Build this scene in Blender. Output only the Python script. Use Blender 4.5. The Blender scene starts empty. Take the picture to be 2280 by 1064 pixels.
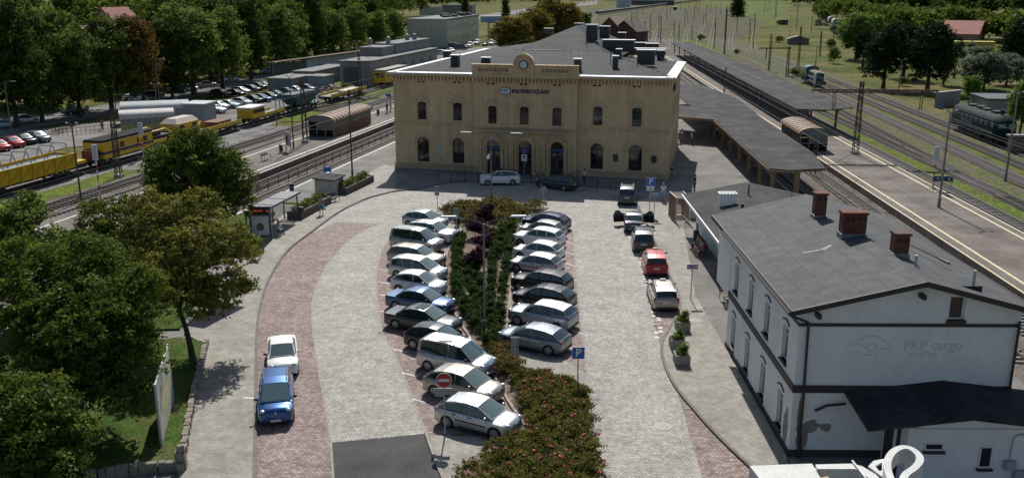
import bpy, bmesh, math, random
import numpy as np
from mathutils import Vector, Matrix
from mathutils.geometry import tessellate_polygon
R = math.radians
rnd = random.Random(11)
sc = bpy.context.scene
col = sc.collection
# ---------------------------------------------------------------- camera model
FPX, PITCH, CAMH = 2030.0, R(15.26), 20.5
CP, SP = math.cos(PITCH), math.sin(PITCH)
def at(px, py, z=0.0):
    """point of the horizontal plane z that the photograph shows at pixel px, py (2280 x 1064)"""
    u = (px-1140)/FPX; v = (py-532)/FPX
    t = (z-CAMH)/(-SP-v*CP)
    return Vector((u*t, (CP-v*SP)*t, z))
def at2(px, py, z=0.0):
    p = at(px, py, z); return (p.x, p.y)
def ats(pts, z=0.0): return [at2(a, b, z) for a, b in pts]
# ---------------------------------------------------------------- materials
MATS = {}
def mat(name, c, rough=.6, metal=0.0, spec=.5, n=None, bump=None, coat=0, world=False, emit=None, alpha=None):
    if name in MATS: return MATS[name]
    m = bpy.data.materials.new(name); m.use_nodes = True
    nt = m.node_tree; b = nt.nodes['Principled BSDF']
    b.inputs['Base Color'].default_value = (*c, 1); b.inputs['Roughness'].default_value = rough
    b.inputs['Metallic'].default_value = metal; b.inputs['Specular IOR Level'].default_value = spec
    b.inputs['Coat Weight'].default_value = coat
    if coat: b.inputs['Coat Roughness'].default_value = .06
    if emit:
        b.inputs['Emission Color'].default_value = (*emit[:3], 1); b.inputs['Emission Strength'].default_value = emit[3]
    if n or bump:
        co = nt.nodes.new('ShaderNodeNewGeometry').outputs['Position'] if world else nt.nodes.new('ShaderNodeTexCoord').outputs['Object']
    if n:
        cur = None
        for sc_, am in (n if isinstance(n, list) else [n]):
            t = nt.nodes.new('ShaderNodeTexNoise'); t.inputs['Scale'].default_value = sc_; t.inputs['Detail'].default_value = 6
            nt.links.new(co, t.inputs['Vector'])
            mr = nt.nodes.new('ShaderNodeMapRange'); mr.inputs[1].default_value = .28; mr.inputs[2].default_value = .72
            mr.inputs[3].default_value = 1-am; mr.inputs[4].default_value = 1+am
            nt.links.new(t.outputs['Fac'], mr.inputs[0])
            mx = nt.nodes.new('ShaderNodeVectorMath'); mx.operation = 'SCALE'
            if cur is None: mx.inputs[0].default_value = c
            else: nt.links.new(cur, mx.inputs[0])
            nt.links.new(mr.outputs[0], mx.inputs['Scale']); cur = mx.outputs[0]
        nt.links.new(cur, b.inputs['Base Color'])
    if bump:
        t = nt.nodes.new('ShaderNodeTexNoise'); t.inputs['Scale'].default_value = bump[0]; t.inputs['Detail'].default_value = 4
        nt.links.new(co, t.inputs['Vector'])
        bp = nt.nodes.new('ShaderNodeBump'); bp.inputs['Strength'].default_value = bump[1]; bp.inputs['Distance'].default_value = .05
        nt.links.new(t.outputs['Fac'], bp.inputs['Height']); nt.links.new(bp.outputs[0], b.inputs['Normal'])
    MATS[name] = m
    return m
def stone_mat(name, c, joint, size=(.2, .1), rot=0., vary=.25, big=.15, rough=.8, offset=.5, mortar=.012, tint=None, obj=False, patch=None):
    """bricks / setts / slabs: Brick texture in world or object space, per-stone value and broad stains"""
    if name in MATS: return MATS[name]
    m = bpy.data.materials.new(name); m.use_nodes = True
    nt = m.node_tree; N = nt.nodes.new; Lk = nt.links.new; b = nt.nodes['Principled BSDF']
    b.inputs['Roughness'].default_value = rough; b.inputs['Specular IOR Level'].default_value = .3
    if obj:
        src = N('ShaderNodeTexCoord').outputs['Object']
        sx = N('ShaderNodeSeparateXYZ'); Lk(src, sx.inputs[0])          # walls: along = x+y, up = z
        ad = N('ShaderNodeMath'); Lk(sx.outputs[0], ad.inputs[0]); Lk(sx.outputs[1], ad.inputs[1])
        cb = N('ShaderNodeCombineXYZ'); Lk(ad.outputs[0], cb.inputs[0]); Lk(sx.outputs[2], cb.inputs[1]); v = cb.outputs[0]
    else:
        src = N('ShaderNodeNewGeometry').outputs['Position']
        mp = N('ShaderNodeMapping'); mp.inputs['Rotation'].default_value = (0, 0, rot); Lk(src, mp.inputs[0]); v = mp.outputs[0]
    br = N('ShaderNodeTexBrick'); Lk(v, br.inputs['Vector'])
    br.inputs['Scale'].default_value = 1; br.inputs['Brick Width'].default_value = size[0]; br.inputs['Row Height'].default_value = size[1]
    br.inputs['Mortar Size'].default_value = mortar; br.offset = offset; br.inputs['Bias'].default_value = 0
    t2 = tint or c
    if obj: b.inputs['Specular IOR Level'].default_value = .2
    br.inputs['Color1'].default_value = (*[x*(1-vary) for x in c], 1); br.inputs['Color2'].default_value = (*[min(1, x*(1+vary)) for x in t2], 1)
    br.inputs['Mortar'].default_value = (*joint, 1)
    cur = br.outputs['Color']; ms = N('ShaderNodeMapping'); ms.inputs['Scale'].default_value = (1, 1, .12) if obj else (1, 1, 1); Lk(src, ms.inputs[0])
    for s_, am in ((.35, big), (3.1, big*.8), (1.4, big)):
        t = N('ShaderNodeTexNoise'); t.inputs['Scale'].default_value = s_; t.inputs['Detail'].default_value = 5; Lk(src if s_ == 3.1 else ms.outputs[0], t.inputs['Vector'])
        mr = N('ShaderNodeMapRange'); mr.inputs[1].default_value = .3; mr.inputs[2].default_value = .7; mr.inputs[3].default_value = 1-am; mr.inputs[4].default_value = 1+am
        Lk(t.outputs['Fac'], mr.inputs[0])
        mx = N('ShaderNodeVectorMath'); mx.operation = 'SCALE'; Lk(cur, mx.inputs[0]); Lk(mr.outputs[0], mx.inputs['Scale']); cur = mx.outputs[0]
    if patch:
        t = N('ShaderNodeTexNoise'); t.inputs['Scale'].default_value = patch[0]; t.inputs['Detail'].default_value = 8; Lk(src, t.inputs['Vector'])
        mr = N('ShaderNodeMapRange'); mr.inputs[1].default_value = patch[1]; mr.inputs[2].default_value = patch[1]+.08; Lk(t.outputs['Fac'], mr.inputs[0])
        mx = N('ShaderNodeMix'); mx.data_type = 'RGBA'; Lk(mr.outputs[0], mx.inputs[0]); Lk(cur, mx.inputs[6]); mx.inputs[7].default_value = (*patch[2], 1); cur = mx.outputs[2]
    Lk(cur, b.inputs['Base Color'])
    bp = N('ShaderNodeBump'); bp.inputs['Strength'].default_value = .5; bp.inputs['Distance'].default_value = .01
    inv = N('ShaderNodeMath'); inv.operation = 'SUBTRACT'; inv.inputs[0].default_value = 1; Lk(br.outputs['Fac'], inv.inputs[1])
    Lk(inv.outputs[0], bp.inputs['Height']); Lk(bp.outputs[0], b.inputs['Normal'])
    MATS[name] = m
    return m
def blend_mat(name, cols, scale=.2, rough=.95, fine=3.0, fam=.35, obj=False, cell=None):
    """ground that wanders between several colours (grass, gravel, soil); cell adds stone-sized grains"""
    if name in MATS: return MATS[name]
    m = bpy.data.materials.new(name); m.use_nodes = True
    nt = m.node_tree; N = nt.nodes.new; Lk = nt.links.new; b = nt.nodes['Principled BSDF']
    b.inputs['Roughness'].default_value = rough; b.inputs['Specular IOR Level'].default_value = .05
    src = N('ShaderNodeTexCoord').outputs['Object'] if obj else N('ShaderNodeNewGeometry').outputs['Position']
    t = N('ShaderNodeTexNoise'); t.inputs['Scale'].default_value = scale; t.inputs['Detail'].default_value = 9; t.inputs['Roughness'].default_value = .62; Lk(src, t.inputs['Vector'])
    rp = N('ShaderNodeValToRGB'); el = rp.color_ramp.elements
    k = len(cols)
    el[0].position = .34; el[0].color = (*cols[0], 1); el[1].position = .66; el[1].color = (*cols[-1], 1)
    for i in range(1, k-1):
        e = el.new(.34+.32*i/(k-1)); e.color = (*cols[i], 1)
    Lk(t.outputs['Fac'], rp.inputs[0]); cur = rp.outputs[0]
    t = N('ShaderNodeTexNoise'); t.inputs['Scale'].default_value = fine; t.inputs['Detail'].default_value = 5; Lk(src, t.inputs['Vector'])
    mr = N('ShaderNodeMapRange'); mr.inputs[1].default_value = .3; mr.inputs[2].default_value = .7; mr.inputs[3].default_value = 1-fam; mr.inputs[4].default_value = 1+fam
    Lk(t.outputs['Fac'], mr.inputs[0])
    mx = N('ShaderNodeVectorMath'); mx.operation = 'SCALE'; Lk(cur, mx.inputs[0]); Lk(mr.outputs[0], mx.inputs['Scale']); cur = mx.outputs[0]
    if cell:
        vo = N('ShaderNodeTexVoronoi'); vo.inputs['Scale'].default_value = cell[0]; Lk(src, vo.inputs['Vector'])
        sp = N('ShaderNodeSeparateColor'); Lk(vo.outputs['Color'], sp.inputs[0])
        mr = N('ShaderNodeMapRange'); mr.inputs[3].default_value = 1-cell[1]; mr.inputs[4].default_value = 1+cell[1]; Lk(sp.outputs[0], mr.inputs[0])
        mx = N('ShaderNodeVectorMath'); mx.operation = 'SCALE'; Lk(cur, mx.inputs[0]); Lk(mr.outputs[0], mx.inputs['Scale']); cur = mx.outputs[0]
    Lk(cur, b.inputs['Base Color'])
    MATS[name] = m
    return m
def leaf_mat(name, dark, light, trans=.45):
    """leaf cards: colour runs dark to light with the per-clump attribute; some light passes through"""
    if name in MATS: return MATS[name]
    m = bpy.data.materials.new(name); m.use_nodes = True
    nt = m.node_tree; N = nt.nodes.new; Lk = nt.links.new; nt.nodes.remove(nt.nodes['Principled BSDF'])
    a = N('ShaderNodeAttribute'); a.attribute_name = 'shade'
    rp = N('ShaderNodeValToRGB'); rp.color_ramp.elements[0].color = (*dark, 1); rp.color_ramp.elements[1].color = (*light, 1)
    Lk(a.outputs['Fac'], rp.inputs[0])
    d = N('ShaderNodeBsdfDiffuse'); tr = N('ShaderNodeBsdfTranslucent'); mx = N('ShaderNodeMixShader'); mx.inputs[0].default_value = trans
    g = N('ShaderNodeBsdfGlossy'); g.inputs['Roughness'].default_value = .45; g.inputs['Color'].default_value = (.5, .52, .5, 1)
    m2 = N('ShaderNodeMixShader'); m2.inputs[0].default_value = .012
    Lk(rp.outputs[0], d.inputs[0]); Lk(rp.outputs[0], tr.inputs[0]); Lk(d.outputs[0], mx.inputs[1]); Lk(tr.outputs[0], mx.inputs[2])
    Lk(mx.outputs[0], m2.inputs[1]); Lk(g.outputs[0], m2.inputs[2]); Lk(m2.outputs[0], nt.nodes['Material Output'].inputs[0])
    MATS[name] = m
    return m
# ---------------------------------------------------------------- mesh builder
class MB:
    def __init__(s): s.v = []; s.f = []; s.m = []
    def add(s, vs, fs, m=0):
        o = len(s.v); s.v += [tuple(v) for v in vs]; s.f += [tuple(i+o for i in f) for f in fs]; s.m += [m]*len(fs); return s
    def box(s, c, d, rz=0, m=0, taper=1.0):
        x, y, z = [q/2 for q in d]; cs, sn = math.cos(rz), math.sin(rz); vs = []
        for dz, k in ((-z, 1), (z, taper)):
            for a, b in ((-x, -y), (x, -y), (x, y), (-x, y)):
                a *= k; b *= k
                vs.append((c[0]+a*cs-b*sn, c[1]+a*sn+b*cs, c[2]+dz))
        return s.add(vs, [(3, 2, 1, 0), (4, 5, 6, 7), (0, 1, 5, 4), (1, 2, 6, 5), (2, 3, 7, 6), (3, 0, 4, 7)], m)
    def b2(s, x0, x1, y0, y1, z0, z1, m=0): return s.box(((x0+x1)/2, (y0+y1)/2, (z0+z1)/2), (x1-x0, y1-y0, z1-z0), 0, m)
    def bar(s, p, q, w, h, m=0, up=(0, 0, 1)):
        p, q = Vector(p), Vector(q); d = (q-p).normalized(); u = Vector(up)
        if abs(d.dot(u)) > .98: u = Vector((0, 1, 0))
        r = d.cross(u).normalized(); u = r.cross(d); vs = []
        for e in (p, q):
            for a, b in ((-1, -1), (1, -1), (1, 1), (-1, 1)): vs.append(e+r*(a*w/2)+u*(b*h/2))
        return s.add(vs, [(3, 2, 1, 0), (4, 5, 6, 7), (0, 1, 5, 4), (1, 2, 6, 5), (2, 3, 7, 6), (3, 0, 4, 7)], m)
    def tube(s, p, q, r, r2=None, n=8, m=0):
        p, q = Vector(p), Vector(q); r2 = r if r2 is None else r2; d = (q-p).normalized()
        u = d.orthogonal().normalized(); w = d.cross(u); vs = []
        for e, k in ((p, r), (q, r2)):
            for i in range(n):
                a = 2*math.pi*i/n; vs.append(e+(u*math.cos(a)+w*math.sin(a))*k)
        return s.add(vs, [(i, (i+1) % n, n+(i+1) % n, n+i) for i in range(n)]+[tuple(range(n-1, -1, -1)), tuple(range(n, 2*n))], m)
    def path(s, pts, r, n=6, m=0):
        for a, b in zip(pts[:-1], pts[1:]): s.tube(a, b, r, n=n, m=m)
        return s
    def prism(s, poly, z0, z1, m=0, mt=None):
        n = len(poly)
        ar = sum(poly[i][0]*poly[(i+1) % n][1]-poly[(i+1) % n][0]*poly[i][1] for i in range(n))
        if ar < 0: poly = poly[::-1]
        vs = [(p[0], p[1], z0) for p in poly]+[(p[0], p[1], z1) for p in poly]
        s.add(vs, [(i, (i+1) % n, n+(i+1) % n, n+i) for i in range(n)], m)
        s.add(vs, [tuple(range(n-1, -1, -1)), tuple(range(n, 2*n))], m if mt is None else mt)
        return s
    def sheet(s, poly, z, m=0):
        n = len(poly); ar = sum(poly[i][0]*poly[(i+1) % n][1]-poly[(i+1) % n][0]*poly[i][1] for i in range(n))
        if ar < 0: poly = poly[::-1]
        return s.add([(p[0], p[1], z) for p in poly], [tuple(range(n))], m)
    def ball(s, c, r, nu=10, nv=6, m=0):
        if not hasattr(r, '__len__'): r = (r, r, r)
        vs = [(c[0], c[1], c[2]-r[2])]
        for j in range(1, nv):
            t = math.pi*j/nv-math.pi/2
            for i in range(nu):
                a = 2*math.pi*i/nu; vs.append((c[0]+r[0]*math.cos(t)*math.cos(a), c[1]+r[1]*math.cos(t)*math.sin(a), c[2]+r[2]*math.sin(t)))
        vs.append((c[0], c[1], c[2]+r[2])); fs = [(0, 1+(i+1) % nu, 1+i) for i in range(nu)]
        for j in range(nv-2):
            o = 1+j*nu; fs += [(o+i, o+(i+1) % nu, o+nu+(i+1) % nu, o+nu+i) for i in range(nu)]
        o = 1+(nv-2)*nu; fs += [(o+i, o+(i+1) % nu, len(vs)-1) for i in range(nu)]
        return s.add(vs, fs, m)
    def wheel(s, c, r, w, prof, n=20, m=0):
        """lathe about the y axis: prof is a list of (radius factor, y factor)"""
        k = len(prof); vs = []
        for i in range(n):
            a = 2*math.pi*i/n
            for pr, py in prof: vs.append((c[0]+r*pr*math.cos(a), c[1]+w*py, c[2]+r*pr*math.sin(a)))
        fs = []
        for i in range(n):
            for j in range(k-1): fs.append((i*k+j, i*k+j+1, ((i+1) % n)*k+j+1, ((i+1) % n)*k+j))
        return s.add(vs, fs, m)
    def loft(s, rings, m=0, closed=False, caps=True):
        k = len(rings[0]); o = len(s.v); vs = [v for r in rings for v in r]; fs = []
        for i in range(len(rings)-1):
            for j in range(k if closed else k-1): fs.append((i*k+j, i*k+(j+1) % k, (i+1)*k+(j+1) % k, (i+1)*k+j))
        if caps: fs += [tuple(range(k-1, -1, -1)), tuple((len(rings)-1)*k+j for j in range(k))]
        return s.add(vs, fs, m)
    def wall(s, outer, holes, fn, depth, m=0):
        """flat wall with openings: outer and holes in (a, z); fn(a, z, back) gives the point; reveals go back by depth"""
        loops = [outer]+holes
        tri = tessellate_polygon([[Vector((a, z, 0)) for a, z in l] for l in loops]); flat = [p for l in loops for p in l]
        s.add([fn(a, z, 0) for a, z in flat], [tuple(t) for t in tri], m)
        for h in holes:
            n = len(h); s.add([fn(a, z, 0) for a, z in h]+[fn(a, z, depth) for a, z in h], [(i, (i+1) % n, n+(i+1) % n, n+i) for i in range(n)], m)
        return s
    def xf(s, M):
        s.v = [tuple(M @ Vector(v)) for v in s.v]; return s
    def build(s, name, mats, parent=None, smooth=0, fix=True):
        me = bpy.data.meshes.new(name); me.from_pydata(s.v, [], s.f)
        for k in (mats if isinstance(mats, (list, tuple)) else [mats]): me.materials.append(k)
        if s.m and max(s.m): me.polygons.foreach_set('material_index', s.m)
        if fix:
            b = bmesh.new(); b.from_mesh(me); bmesh.ops.recalc_face_normals(b, faces=b.faces); b.to_mesh(me); b.free()
        if smooth:
            me.polygons.foreach_set('use_smooth', [True]*len(me.polygons)); me.set_sharp_from_angle(angle=R(smooth))
        me.update()
        o = bpy.data.objects.new(name, me); col.objects.link(o)
        if parent: o.parent = parent
        return o
def tag(o, label=None, cat=None, group=None, kind=None):
    if label: o['label'] = label
    if cat: o['category'] = cat
    if group: o['group'] = group
    if kind: o['kind'] = kind
    return o
def thing(name, label, cat, loc=(0, 0, 0), rz=0, group=None):
    o = bpy.data.objects.new(name, None); col.objects.link(o); o.empty_display_size = .3
    o.location = loc; o.rotation_euler = (0, 0, rz)
    return tag(o, label, cat, group)
def struct(name, mb, mats, label=None, **k):
    o = mb.build(name, mats, **k); o['kind'] = 'structure'
    o['label'] = label or name.replace('_', ' '); o['category'] = name.replace('_', ' ')
    return o
KIDS = {}
def dup(root, loc, rz=0, label=None, group=None, scale=None):
    r = root.copy(); col.objects.link(r); r.location = loc; r.rotation_euler = (0, 0, rz)
    if scale: r.scale = scale if hasattr(scale, '__len__') else (scale,)*3
    if label: r['label'] = label
    if group: r['group'] = group
    for ch in list(root.children):
        c = ch.copy(); col.objects.link(c); c.parent = r
        for g in list(ch.children):
            d = g.copy(); col.objects.link(d); d.parent = c
    return r
def text_mesh(name, body, size, m, parent=None, loc=(0, 0, 0), rot=(R(90), 0, 0), depth=.02, bold=.0, align='CENTER', sx=1.0):
    cu = bpy.data.curves.new(name, 'FONT'); cu.body = body; cu.size = size; cu.extrude = depth; cu.offset = bold
    cu.align_x = align; cu.align_y = 'CENTER'; cu.resolution_u = 3
    t = bpy.data.objects.new(name, cu); col.objects.link(t)
    bpy.context.view_layer.update()
    me = bpy.data.meshes.new_from_object(t.evaluated_get(bpy.context.evaluated_depsgraph_get()))
    bpy.data.objects.remove(t); bpy.data.curves.remove(cu)
    me.materials.clear(); me.materials.append(m); me.name = name
    o = bpy.data.objects.new(name, me); col.objects.link(o); o.location = loc; o.rotation_euler = rot; o.scale = (sx, 1, 1)
    if parent: o.parent = parent
    return o
# shared plain materials
STEEL = mat('galvanised_steel', (.36, .38, .39), .45, .6, n=(6, .12))
DKSTEEL = mat('dark_steel', (.035, .035, .035), .6, .3)
RUST = mat('rusty_steel', (.075, .042, .028), .85, n=(3, .35))
BLACK = mat('black_rubber', (.012, .012, .013), .75)
WHITE = mat('white_paint', (.75, .75, .73), .5, n=(2, .06))
CONC = mat('concrete', (.3, .29, .27), .9, n=[(1.2, .15), (9, .12)], bump=(20, .3))
GLASS = mat('window_glass', (.012, .015, .018), .06, 0, .8)
# ================================================================ camera, light, sky
cd = bpy.data.cameras.new('camera'); cam = bpy.data.objects.new('camera', cd); col.objects.link(cam)
cd.sensor_width = 36; cd.lens = 36*FPX/2280; cd.clip_end = 6000; cd.clip_start = .5
cam.location = (0, 0, CAMH); cam.rotation_euler = (R(90)-PITCH, 0, 0); sc.camera = cam
SUN_EL, SUN_AZ = R(45.2), R(0.5)                                   # sun stands beyond the station, a little to the right
w = bpy.data.worlds.new('World'); sc.world = w; w.use_nodes = True
nt = w.node_tree; bg = nt.nodes['Background']; sky = nt.nodes.new('ShaderNodeTexSky'); sky.sky_type = 'NISHITA'
sky.sun_disc = False; sky.sun_elevation = SUN_EL; sky.sun_rotation = SUN_AZ; sky.air_density = 1.0; sky.dust_density = 1.2
nt.links.new(sky.outputs[0], bg.inputs[0]); bg.inputs[1].default_value = .073
sd = bpy.data.lights.new('sun', 'SUN'); sd.energy = 4.3; sd.angle = R(.5); sd.color = (1, .965, .905)
so = bpy.data.objects.new('sun', sd); col.objects.link(so)
dirv = Vector((math.sin(SUN_AZ)*math.cos(SUN_EL), math.cos(SUN_AZ)*math.cos(SUN_EL), math.sin(SUN_EL)))
so.rotation_euler = (-dirv).to_track_quat('-Z', 'Y').to_euler(); so.location = dirv*300
sc.view_settings.view_transform = 'Standard'; sc.view_settings.look = 'None'; sc.view_settings.exposure = .28
# ================================================================ ground
GZ = -.75
GRASS = blend_mat('grass', [(.04, .058, .012), (.072, .088, .02), (.118, .108, .036), (.165, .125, .06)], .045, fine=.9, fam=.45)
GRASS2 = blend_mat('verge_grass', [(.12, .105, .06), (.085, .11, .022), (.11, .15, .028), (.06, .085, .018)], .28, fine=2.2, fam=.45)
LAWN = blend_mat('lawn', [(.03, .06, .012), (.05, .085, .018), (.09, .09, .035)], .5, fine=6, fam=.5)
BALLAST = blend_mat('ballast', [(.09, .075, .062), (.14, .12, .105), (.17, .155, .14)], .35, fine=2, fam=.25, cell=(14, .5))
GRAVEL = blend_mat('grey_gravel', [(.12, .115, .11), (.19, .185, .18), (.24, .23, .22)], .3, fine=2, fam=.2, cell=(12, .45))
ASPH = blend_mat('asphalt', [(.06, .06, .062), (.078, .078, .078), (.095, .093, .09)], .4, fine=8, fam=.16, rough=.85)
STREET = blend_mat('street_asphalt', [(.13, .125, .12), (.18, .172, .165), (.23, .22, .205)], .15, fine=3, fam=.16, rough=.85)
PLAT = blend_mat('platform_asphalt', [(.125, .107, .094), (.175, .152, .135), (.225, .197, .176)], .3, fine=2.5, fam=.14, rough=.85)
COB = stone_mat('grey_setts', (.365, .35, .315), (.185, .17, .145), (.17, .15), R(4), .26, .13, mortar=.018, patch=(.55, .64, (.25, .24, .22)))
PINK = stone_mat('pink_setts', (.24, .165, .145), (.13, .1, .085), (.2, .16), R(1), .28, .17, mortar=.016, tint=(.265, .205, .19), patch=(.9, .67, (.15, .115, .105)))
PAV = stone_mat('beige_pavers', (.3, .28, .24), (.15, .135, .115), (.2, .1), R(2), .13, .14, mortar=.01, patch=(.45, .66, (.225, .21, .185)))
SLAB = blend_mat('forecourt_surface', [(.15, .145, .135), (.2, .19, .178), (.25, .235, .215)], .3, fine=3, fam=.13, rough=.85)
KERB = mat('kerb_stone', (.26, .235, .2), .85, n=(2.5, .25), world=True)
SHKERB = mat('shaded_kerb_stone', (.13, .12, .105), .85, n=(2.5, .25), world=True)  # kerb stone darkened: shade of the kerb faces put into the colour
SOIL = blend_mat('bark_mulch', [(.1, .075, .055), (.17, .135, .105), (.235, .195, .155)], 1.2, fine=8, fam=.35, cell=(9, .3))
LINE = mat('white_marking', (.62, .61, .57), .75, n=(4, .2), world=True)
YLINE = mat('pale_yellow_marking', (.62, .55, .33), .75, n=(3, .22), world=True)
g = MB(); g.sheet([(-3000, -200), (3000, -200), (3000, 5000), (-3000, 5000)], GZ); struct('ground', g, GRASS, 'dry green and straw coloured railway grassland')
def u13(u, y): return (u+y*math.sin(R(13)))/math.cos(R(13))
def u3(u, y): return (u+y*math.sin(R(3)))/math.cos(R(3))
# forecourt slab with platform edges on both sides
pl = [(u13(-44.2, 5), 5), (u13(-44.2, 90), 90), (u13(-44.2, 200), 200), (u13(-44.2, 318), 318), (u3(25.2, 322), 322), (u3(25.2, 200), 200), (u3(25.2, 20), 20), (24.5, 5)]
g = MB(); g.prism(pl, GZ-.3, 0, 0); struct('forecourt', g, SLAB, 'grey paved station forecourt slab with platform edges')
# setts and asphalt of the square
def sheet(name, pts, z, m, label, px=True):
    g = MB(); g.sheet(ats(pts) if px else pts, z); return struct(name, g, m, label)
sheet('grey_cobbles', [(742, 1064), (790, 1064), (975, 1064), (948, 965), (1100, 780), (1120, 600), (1310, 868), (1345, 1064), (1565, 1064), (1537, 974), (1516, 899), (1494, 824), (1470, 750), (1440, 620), (1413, 545), (1400, 505), (1418, 452), (1400, 424), (1320, 417), (1200, 408), (1040, 405), (981, 411), (930, 422), (880, 427), (820, 442), (760, 470), (690, 520), (640, 560), (600, 620), (580, 680), (572, 740), (570, 850), (566, 1064)], .004, COB, 'pale grey cobbled roadway round the planted island')
pinkL = [(742, 1100), (742, 1064), (737, 985), (720, 880), (703, 790), (695, 720), (694, 675), (703, 640), (727, 590), (765, 545), (810, 512), (850, 497), (748, 496), (690, 520), (640, 560), (600, 620), (580, 680), (572, 740), (570, 850), (566, 1064), (565, 1100)]
sheet('pink_cobbles', pinkL, .009, PINK, 'pink cobbled waiting lane along the left pavement')
bays = [(948, 965), (937, 937), (906, 856), (874, 774), (850, 740), (840, 675), (837, 612), (848, 560), (866, 530), (905, 505), (950, 484), (1010, 490), (1027, 514), (1016, 532), (1000, 554), (990, 584), (988, 649), (998, 670), (1026, 724), (1068, 784), (1100, 838), (1132, 896), (1169, 948), (1088, 985), (1060, 972)]
sheet('pink_parking_bays', bays, .009, PINK, 'pink cobbled parking bays left of the planted island')
bays2 = [(1262, 488), (1276, 519), (1281, 578), (1285, 622), (1295, 720), (1302, 769), (1306, 831), (1256, 799), (1122, 768), (1129, 724), (1134, 679), (1138, 634), (1146, 575), (1150, 517), (1167, 493), (1190, 480)]
sheet('pink_parking_bays', bays2, .009, PINK, 'pink cobbled parking bays right of the planted island')
sheet('pink_cobbles', [(1565, 1100), (1565, 1064), (1537, 974), (1516, 899), (1494, 824), (1466, 755), (1440, 650), (1413, 545), (1405, 515), (1425, 480), (1443, 508), (1467, 559), (1491, 614), (1512, 662), (1513, 690), (1490, 735), (1474, 768), (1478, 806), (1500, 856), (1544, 912), (1606, 980), (1680, 1050), (1740, 1100)], .009, PINK, 'pink cobbled taxi rank and gutter along the right pavement')
sheet('asphalt_road', [(737, 985), (948, 965), (985, 1064), (1000, 1110), (744, 1110)], .012, ASPH, 'smooth dark asphalt road entering the square')
# pavements (raised)
def pave(pts, label, z=.1, m=None, px=True):
    g = MB(); g.prism(ats(pts) if px else pts, -.2, z); return struct('pavement', g, m or PAV, label)
leftk = [(566, 1110), (567, 1064), (570, 850), (572, 740), (580, 680), (600, 620), (640, 560), (690, 520), (760, 470), (820, 442), (880, 427), (930, 422), (981, 411), (1040, 405), (1200, 408), (1320, 417), (1400, 424), (1418, 452)]
rightk = [(1418, 452), (1430, 478), (1443, 508), (1467, 559), (1491, 614), (1512, 662), (1513, 690), (1490, 735), (1474, 768), (1478, 806), (1500, 856), (1544, 912), (1606, 980), (1680, 1050), (1740, 1110)]
LP = ats(leftk); RP = ats(rightk)
FL = lambda s, d: (-13.8+.9744*s+.225*d, 107.05-.225*s+.9744*d)            # station frame -> world
pave(LP[:11]+[FL(0, -.1), FL(-2, 1.5), at2(650, 470), at2(560, 530), at2(470, 640), at2(410, 745), at2(456, 768), at2(404, 1045), at2(380, 1110)], 'beige block pavement curving along the left side', px=False)
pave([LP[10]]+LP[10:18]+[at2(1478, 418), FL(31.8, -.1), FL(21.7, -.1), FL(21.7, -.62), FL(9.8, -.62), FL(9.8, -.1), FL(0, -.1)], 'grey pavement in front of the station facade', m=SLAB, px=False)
pave(RP+[at2(1760, 1110)]+[(12.5, 37.5), (12.7, 60), (15.2, 78), (16.5, 84), at2(1478, 419)], 'beige block pavement in front of the white building', px=False)
pave([(955, 970), (990, 1068), (1012, 1110), (1040, 1110), (1012, 1064), (1092, 985), (1060, 974)], 'small triangle of block paving beside the silver hatchback', z=.06)
pave([(1122, 770), (1206, 800), (1256, 801), (1305, 833), (1308, 868), (1206, 835), (1156, 822), (1102, 790)], 'small triangle of block paving below the right car row', z=.06)
pave([(950, 484), (985, 468), (1000, 490), (1030, 505), (1020, 524), (1004, 516)], 'small triangle of block paving at the top of the left row', z=.06)
# kerbs
def kerb(pts, w, h, m, label, px=True):
    P = [Vector((*q, 0)) for q in (ats(pts) if px else pts)]; g = MB(); n = len(P); off = []
    for i in range(n):
        d = (P[min(i+1, n-1)]-P[max(i-1, 0)]).normalized(); nn = Vector((-d.y, d.x, 0)); off.append((P[i]+nn*w/2, P[i]-nn*w/2))
    rings = [[(a.x, a.y, -.1), (a.x, a.y, h), (b.x, b.y, h), (b.x, b.y, -.1)] for a, b in off]
    g.loft(rings, closed=True); return struct('kerb', g, m, label)
def smooth_pts(p, k=4):
    P = [Vector(q) for q in p]; out = []
    for i in range(len(P)-1):
        a, b, c, d = P[max(i-1, 0)], P[i], P[i+1], P[min(i+2, len(P)-1)]
        for j in range(k):
            t = j/k; out.append(tuple(.5*((2*b)+(c-a)*t+(2*a-5*b+4*c-d)*t*t+(3*b-a-3*c+d)*t**3)))
    return out+[tuple(P[-1])]
kerb(smooth_pts(LP), .16, .125, SHKERB, 'kerb curving along the left pavement and station front', px=False)
kerb(smooth_pts(RP), .16, .125, SHKERB, 'kerb along the pavement of the white building', px=False)
isl_l = [(1169, 950), (1132, 896), (1100, 838), (1068, 784), (1026, 724), (998, 670), (988, 649), (990, 584), (1000, 554), (1016, 532), (1027, 514)]
isl_r = [(1153, 497), (1150, 517), (1146, 575), (1138, 634), (1134, 679), (1129, 724), (1122, 770), (1100, 788)]
kerb(isl_l, .14, .13, KERB, 'pale kerb between island and left car row')
kerb([(1210, 484), (1167, 493), (1153, 497)]+isl_r[1:7], .14, .13, KERB, 'pale kerb between island and right car row')
kerb([(1104, 790), (1156, 823), (1206, 836), (1308, 869)], .12, .12, SHKERB, 'kerb of the rose bed under the right car row')
kerb([(1306, 820), (1309, 868), (1316, 960), (1340, 1064), (1350, 1110)], .14, .11, KERB, 'kerb between the rose bed and the right roadway')
kerb([(948, 965), (968, 1020), (986, 1064), (1000, 1110)], .16, .1, KERB, 'kerb beside the asphalt road')
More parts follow.
